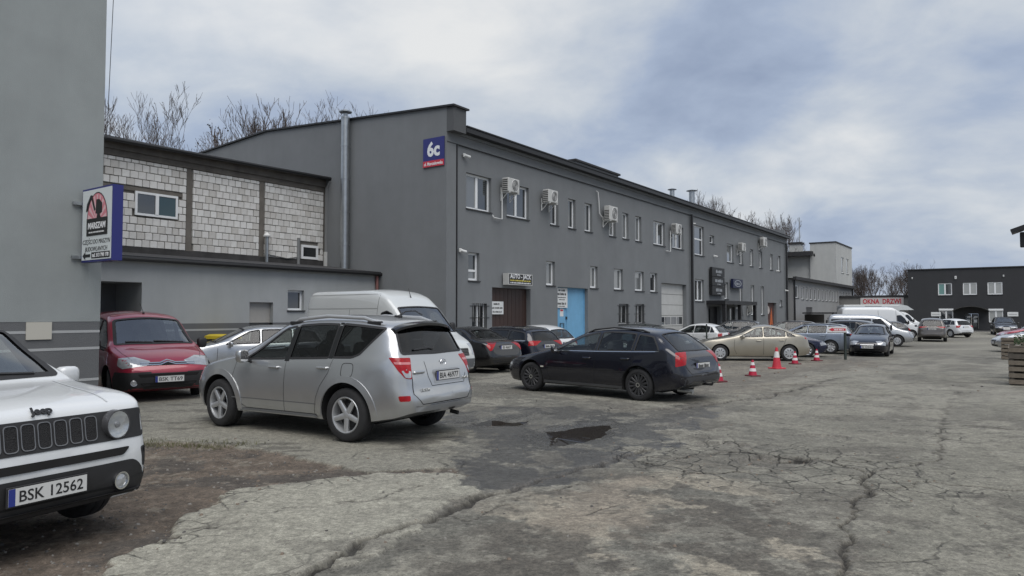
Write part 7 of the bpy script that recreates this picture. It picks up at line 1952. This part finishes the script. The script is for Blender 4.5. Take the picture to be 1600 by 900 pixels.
# welded mesh fence behind the champagne car
fa, fb2 = Vector((6.3, 33.6)), Vector((14.1, 30.45)); fl_ = (fb2 - fa).length; fdir = (fb2 - fa).normalized()
fe = empty('mesh_fence', (fa.x, fa.y, G(fa.x, fa.y)), math.atan2(fdir.y, fdir.x)); tag(fe, 'dark green welded wire fence behind the champagne car', 'fence')
mg = simple('green_wire', (.03, .04, .035), .5)
for k in range(4):
    if k < 3: q = MB(); q.box(fl_ * k / 3 - .03, fl_ * k / 3 + .03, -.02, .04, -.2, 1.5); q.build('fence_post', mg, fe)
    if k < 3:
        q = MB(); x0, x1 = fl_ * k / 3 + .04, fl_ * (k + 1) / 3 - .04
        n = int((x1 - x0) / .05)
        for i in range(n + 1): x = x0 + (x1 - x0) * i / n; q.box(x - .002, x + .002, -.002, .002, .05, 1.4)
        for i in range(8): z = .05 + 1.35 * i / 7; q.box(x0, x1, -.007, -.003, z - .002, z + .002)
        q.build('fence_mesh', mg, fe)
# black bin shelter by the shed
o = empty('bin_shelter', (*on_facade(48.6, -3.6), -.25), RZ); tag(o, 'black slatted bin shelter in front of the low shed', 'shelter')
q = MB(); q.box(-.1, 8.1, -.1, 2.6, 2.0, 2.12); q.build('roof', m_black, o)
for x in (0, 2.6, 5.2, 7.9):
    q = MB(); q.box(x, x + .1, 0, .1, 0, 2.0); q.build('post', m_black, o)
for k in range(22):
    if k % 7 == 3: continue
    q = MB(); q.box(.15 + k * .355, .15 + k * .355 + .12, .03, .06, .1, 1.95); q.build('slat', m_black, o)
q = MB(); q.box(0, 7.9, 2.4, 2.44, .1, 1.95); q.build('back_panel', m_black, o)
o = empty('flower_pile', (*on_facade(54.6, -2.3), -.25), RZ); tag(o, 'red and white bundle behind the shelter slats', 'bundle')
q = MB(); rr = random.Random(3)
for k in range(26):
    x, y, z = rr.uniform(-.8, .8), rr.uniform(-.3, .3), rr.uniform(1.0, 1.7); s_ = rr.uniform(.08, .17)
    q.cbox(x - s_, x + s_, y - s_, y + s_, z - s_, z + s_, s_ * .3, mi=k % 2)
q.build('cartons', [m_red, m_signw], o)
q = MB(); q.box(-.9, .9, -.4, .4, 0, .95); q.build('crate', m_black, o)
# wheelie bins by the annex
def bin_(x, y, col, label, s=1.0):
    o = empty('waste_bin', (x, y, G(x, y)), RZ + .2); tag(o, label, 'waste bin')
    mt = simple('bin_' + label.split()[0], col, .5)
    q = MB(); q.prism([(-.28, .12), (.28, .12), (.33, 1.05), (-.33, 1.05)], -.38, .38, lambda p, z, h: (p, h, z)); q.build('body', simple('bin_dark', (.05, .05, .05), .6), o)
    q = MB(); q.prism([(-.35, 1.05), (.35, 1.05), (.33, 1.14), (.15, 1.19), (-.15, 1.19), (-.33, 1.14)], -.42, .42, lambda p, z, h: (p, h, z)); q.build('lid', mt, o)
    q = MB()
    for sx in (-.2, .2):
        for sy in (-.28, .28): q.tube([(sx, sy - .03, .08), (sx, sy + .03, .08)], .08, 10)
    q.build('caster', m_black, o)
bin_(-8.95, 22.05, (.55, .42, .03), 'yellow lidded waste bin at the annex wall behind the silver estate car')
bin_(-7.35, 23.8, (.03, .05, .24), 'blue lidded waste bin at the annex door')
# slatted pallet boxes along the road edge
m_wood = simple('weathered_wood', (.16, .135, .105), .9, noise=.3, nscale=7, bump=.3, bscale=30)
m_wood2 = simple('weathered_wood_dark', (.09, .078, .064), .9, noise=.3, nscale=7)
def pallet_box(x, y, label, h=.92, w=1.2, plant=False):
    o = empty('pallet_box', (x, y, G(x, y)), RX); tag(o, label, 'pallet crate', 'slatted wooden pallet boxes along the road edge')
    rr = random.Random(int(x * 10))
    for sx in (0, w * .5, w - .09):
        for sy in (.0, .72):
            q = MB(); q.box(sx, sx + .09, sy + .022, sy + .10, 0, h); q.build('post', m_wood2, o)
    n = 6
    for k in range(n):
        z = .03 + k * (h - .14) / (n - 1)
        for sy in (-.002, .824): 
            q = MB(); q.box(-.02, w + .02, sy, sy + .022, z, z + .105, M=Matrix.Rotation(rr.uniform(-.012, .012), 4, 'Y')); q.build('slat', m_wood if rr.random() < .7 else m_wood2, o)
        q = MB(); q.box(-.024, -.002, .03, .80, z, z + .105); q.build('slat', m_wood if rr.random() < .7 else m_wood2, o)
    q = MB(); q.box(.0, w, .03, .80, h - .2, h - .1); fill = q.build('fill', simple('soil', (.06, .05, .04), .95), o)
    q = MB()
    for k in range(7):
        cx, cy, s_ = rr.uniform(.1, w - .1), rr.uniform(.1, .7), rr.uniform(.07, .13)
        q.lathe([(0, -s_ * .6), (s_ * .8, -s_ * .3), (s_, .1 * s_), (s_ * .6, s_ * .6), (0, s_ * .75)], 7, M=Matrix.Translation((cx, cy, h - .05)) @ Matrix.Rotation(rr.uniform(0, 3), 4, 'X'))
    q.build('stone', simple('field_stone', (.30, .27, .25), .9, noise=.3, nscale=6), o)
    if plant:
        q = MB()
        for k in range(420):
            c = Vector((rr.uniform(.1, w), rr.uniform(.1, .7), h + rr.uniform(-.05, .28))); a = Vector((rr.gauss(0, 1), rr.gauss(0, 1), rr.gauss(0, 1))).normalized() * .05; b = a.orthogonal().normalized() * .022
            q.add([c - a, c + b, c + a, c - b], [(0, 1, 2, 3)])
        q.build('foliage', simple('evergreen', (.045, .07, .03), .8), o)
pallet_box(12.25, 17.55, 'weathered slatted pallet box nearest the viewer at the road edge')
pallet_box(13.55, 19.4, 'slatted pallet box with green sprigs, second along the road edge', plant=True)
pallet_box(20.9, 30.4, 'small slatted pallet box far along the road edge before the silver car')
# street lamp and eaves poking in at the upper right
o = empty('street_lamp', (47.0, 60.0, 0.0), 0); tag(o, 'grey street lamp head on a curved arm at the upper right edge', 'street lamp')
q = MB(); q.tube([(0, 0, -.3), (0, 0, 7.8), (-.3, 0, 8.6), (-1.2, 0, 9.0), (-2.6, 0, 9.1)], [.09, .07, .06, .05, .05], 8); q.build('pole', m_galv, o, smooth=True)
q = MB(); q.lathe([(0, -.55), (.10, -.45), (.15, -.1), (.12, .25), (.05, .35)], 10, M=Matrix.Translation((-3.1, 0, 9.12)) @ Matrix.Rotation(R(90), 4, 'Y') @ Matrix.Diagonal((.6, 1, 1, 1))); q.build('lamp_head', simple('lamp_grey', (.12, .13, .13), .5), o, smooth=True)
o = empty('gutter_corner', (13.95, 19.45, 3.55), RX); tag(o, 'black gutter end and bracket jutting in at the upper right edge', 'gutter')
q = MB(); q.cbox(0, .12, -.06, .06, -.02, .40, .02); q.build('gutter_end', m_black, o)
q = MB(); q.box(.08, 2.5, -.4, .06, .38, .50, M=Matrix.Rotation(-.35, 4, 'Y') @ Matrix.Translation((-.12, 0, 0))); q.build('roof_edge', m_black, o)
q = MB(); q.box(.1, 2.5, -.03, .03, .0, .05); q.build('bracket_arm', m_galv, o)
q = MB(); q.box(2.2, 2.35, -.06, .06, -3.7, .5); q.build('post', m_black, o)
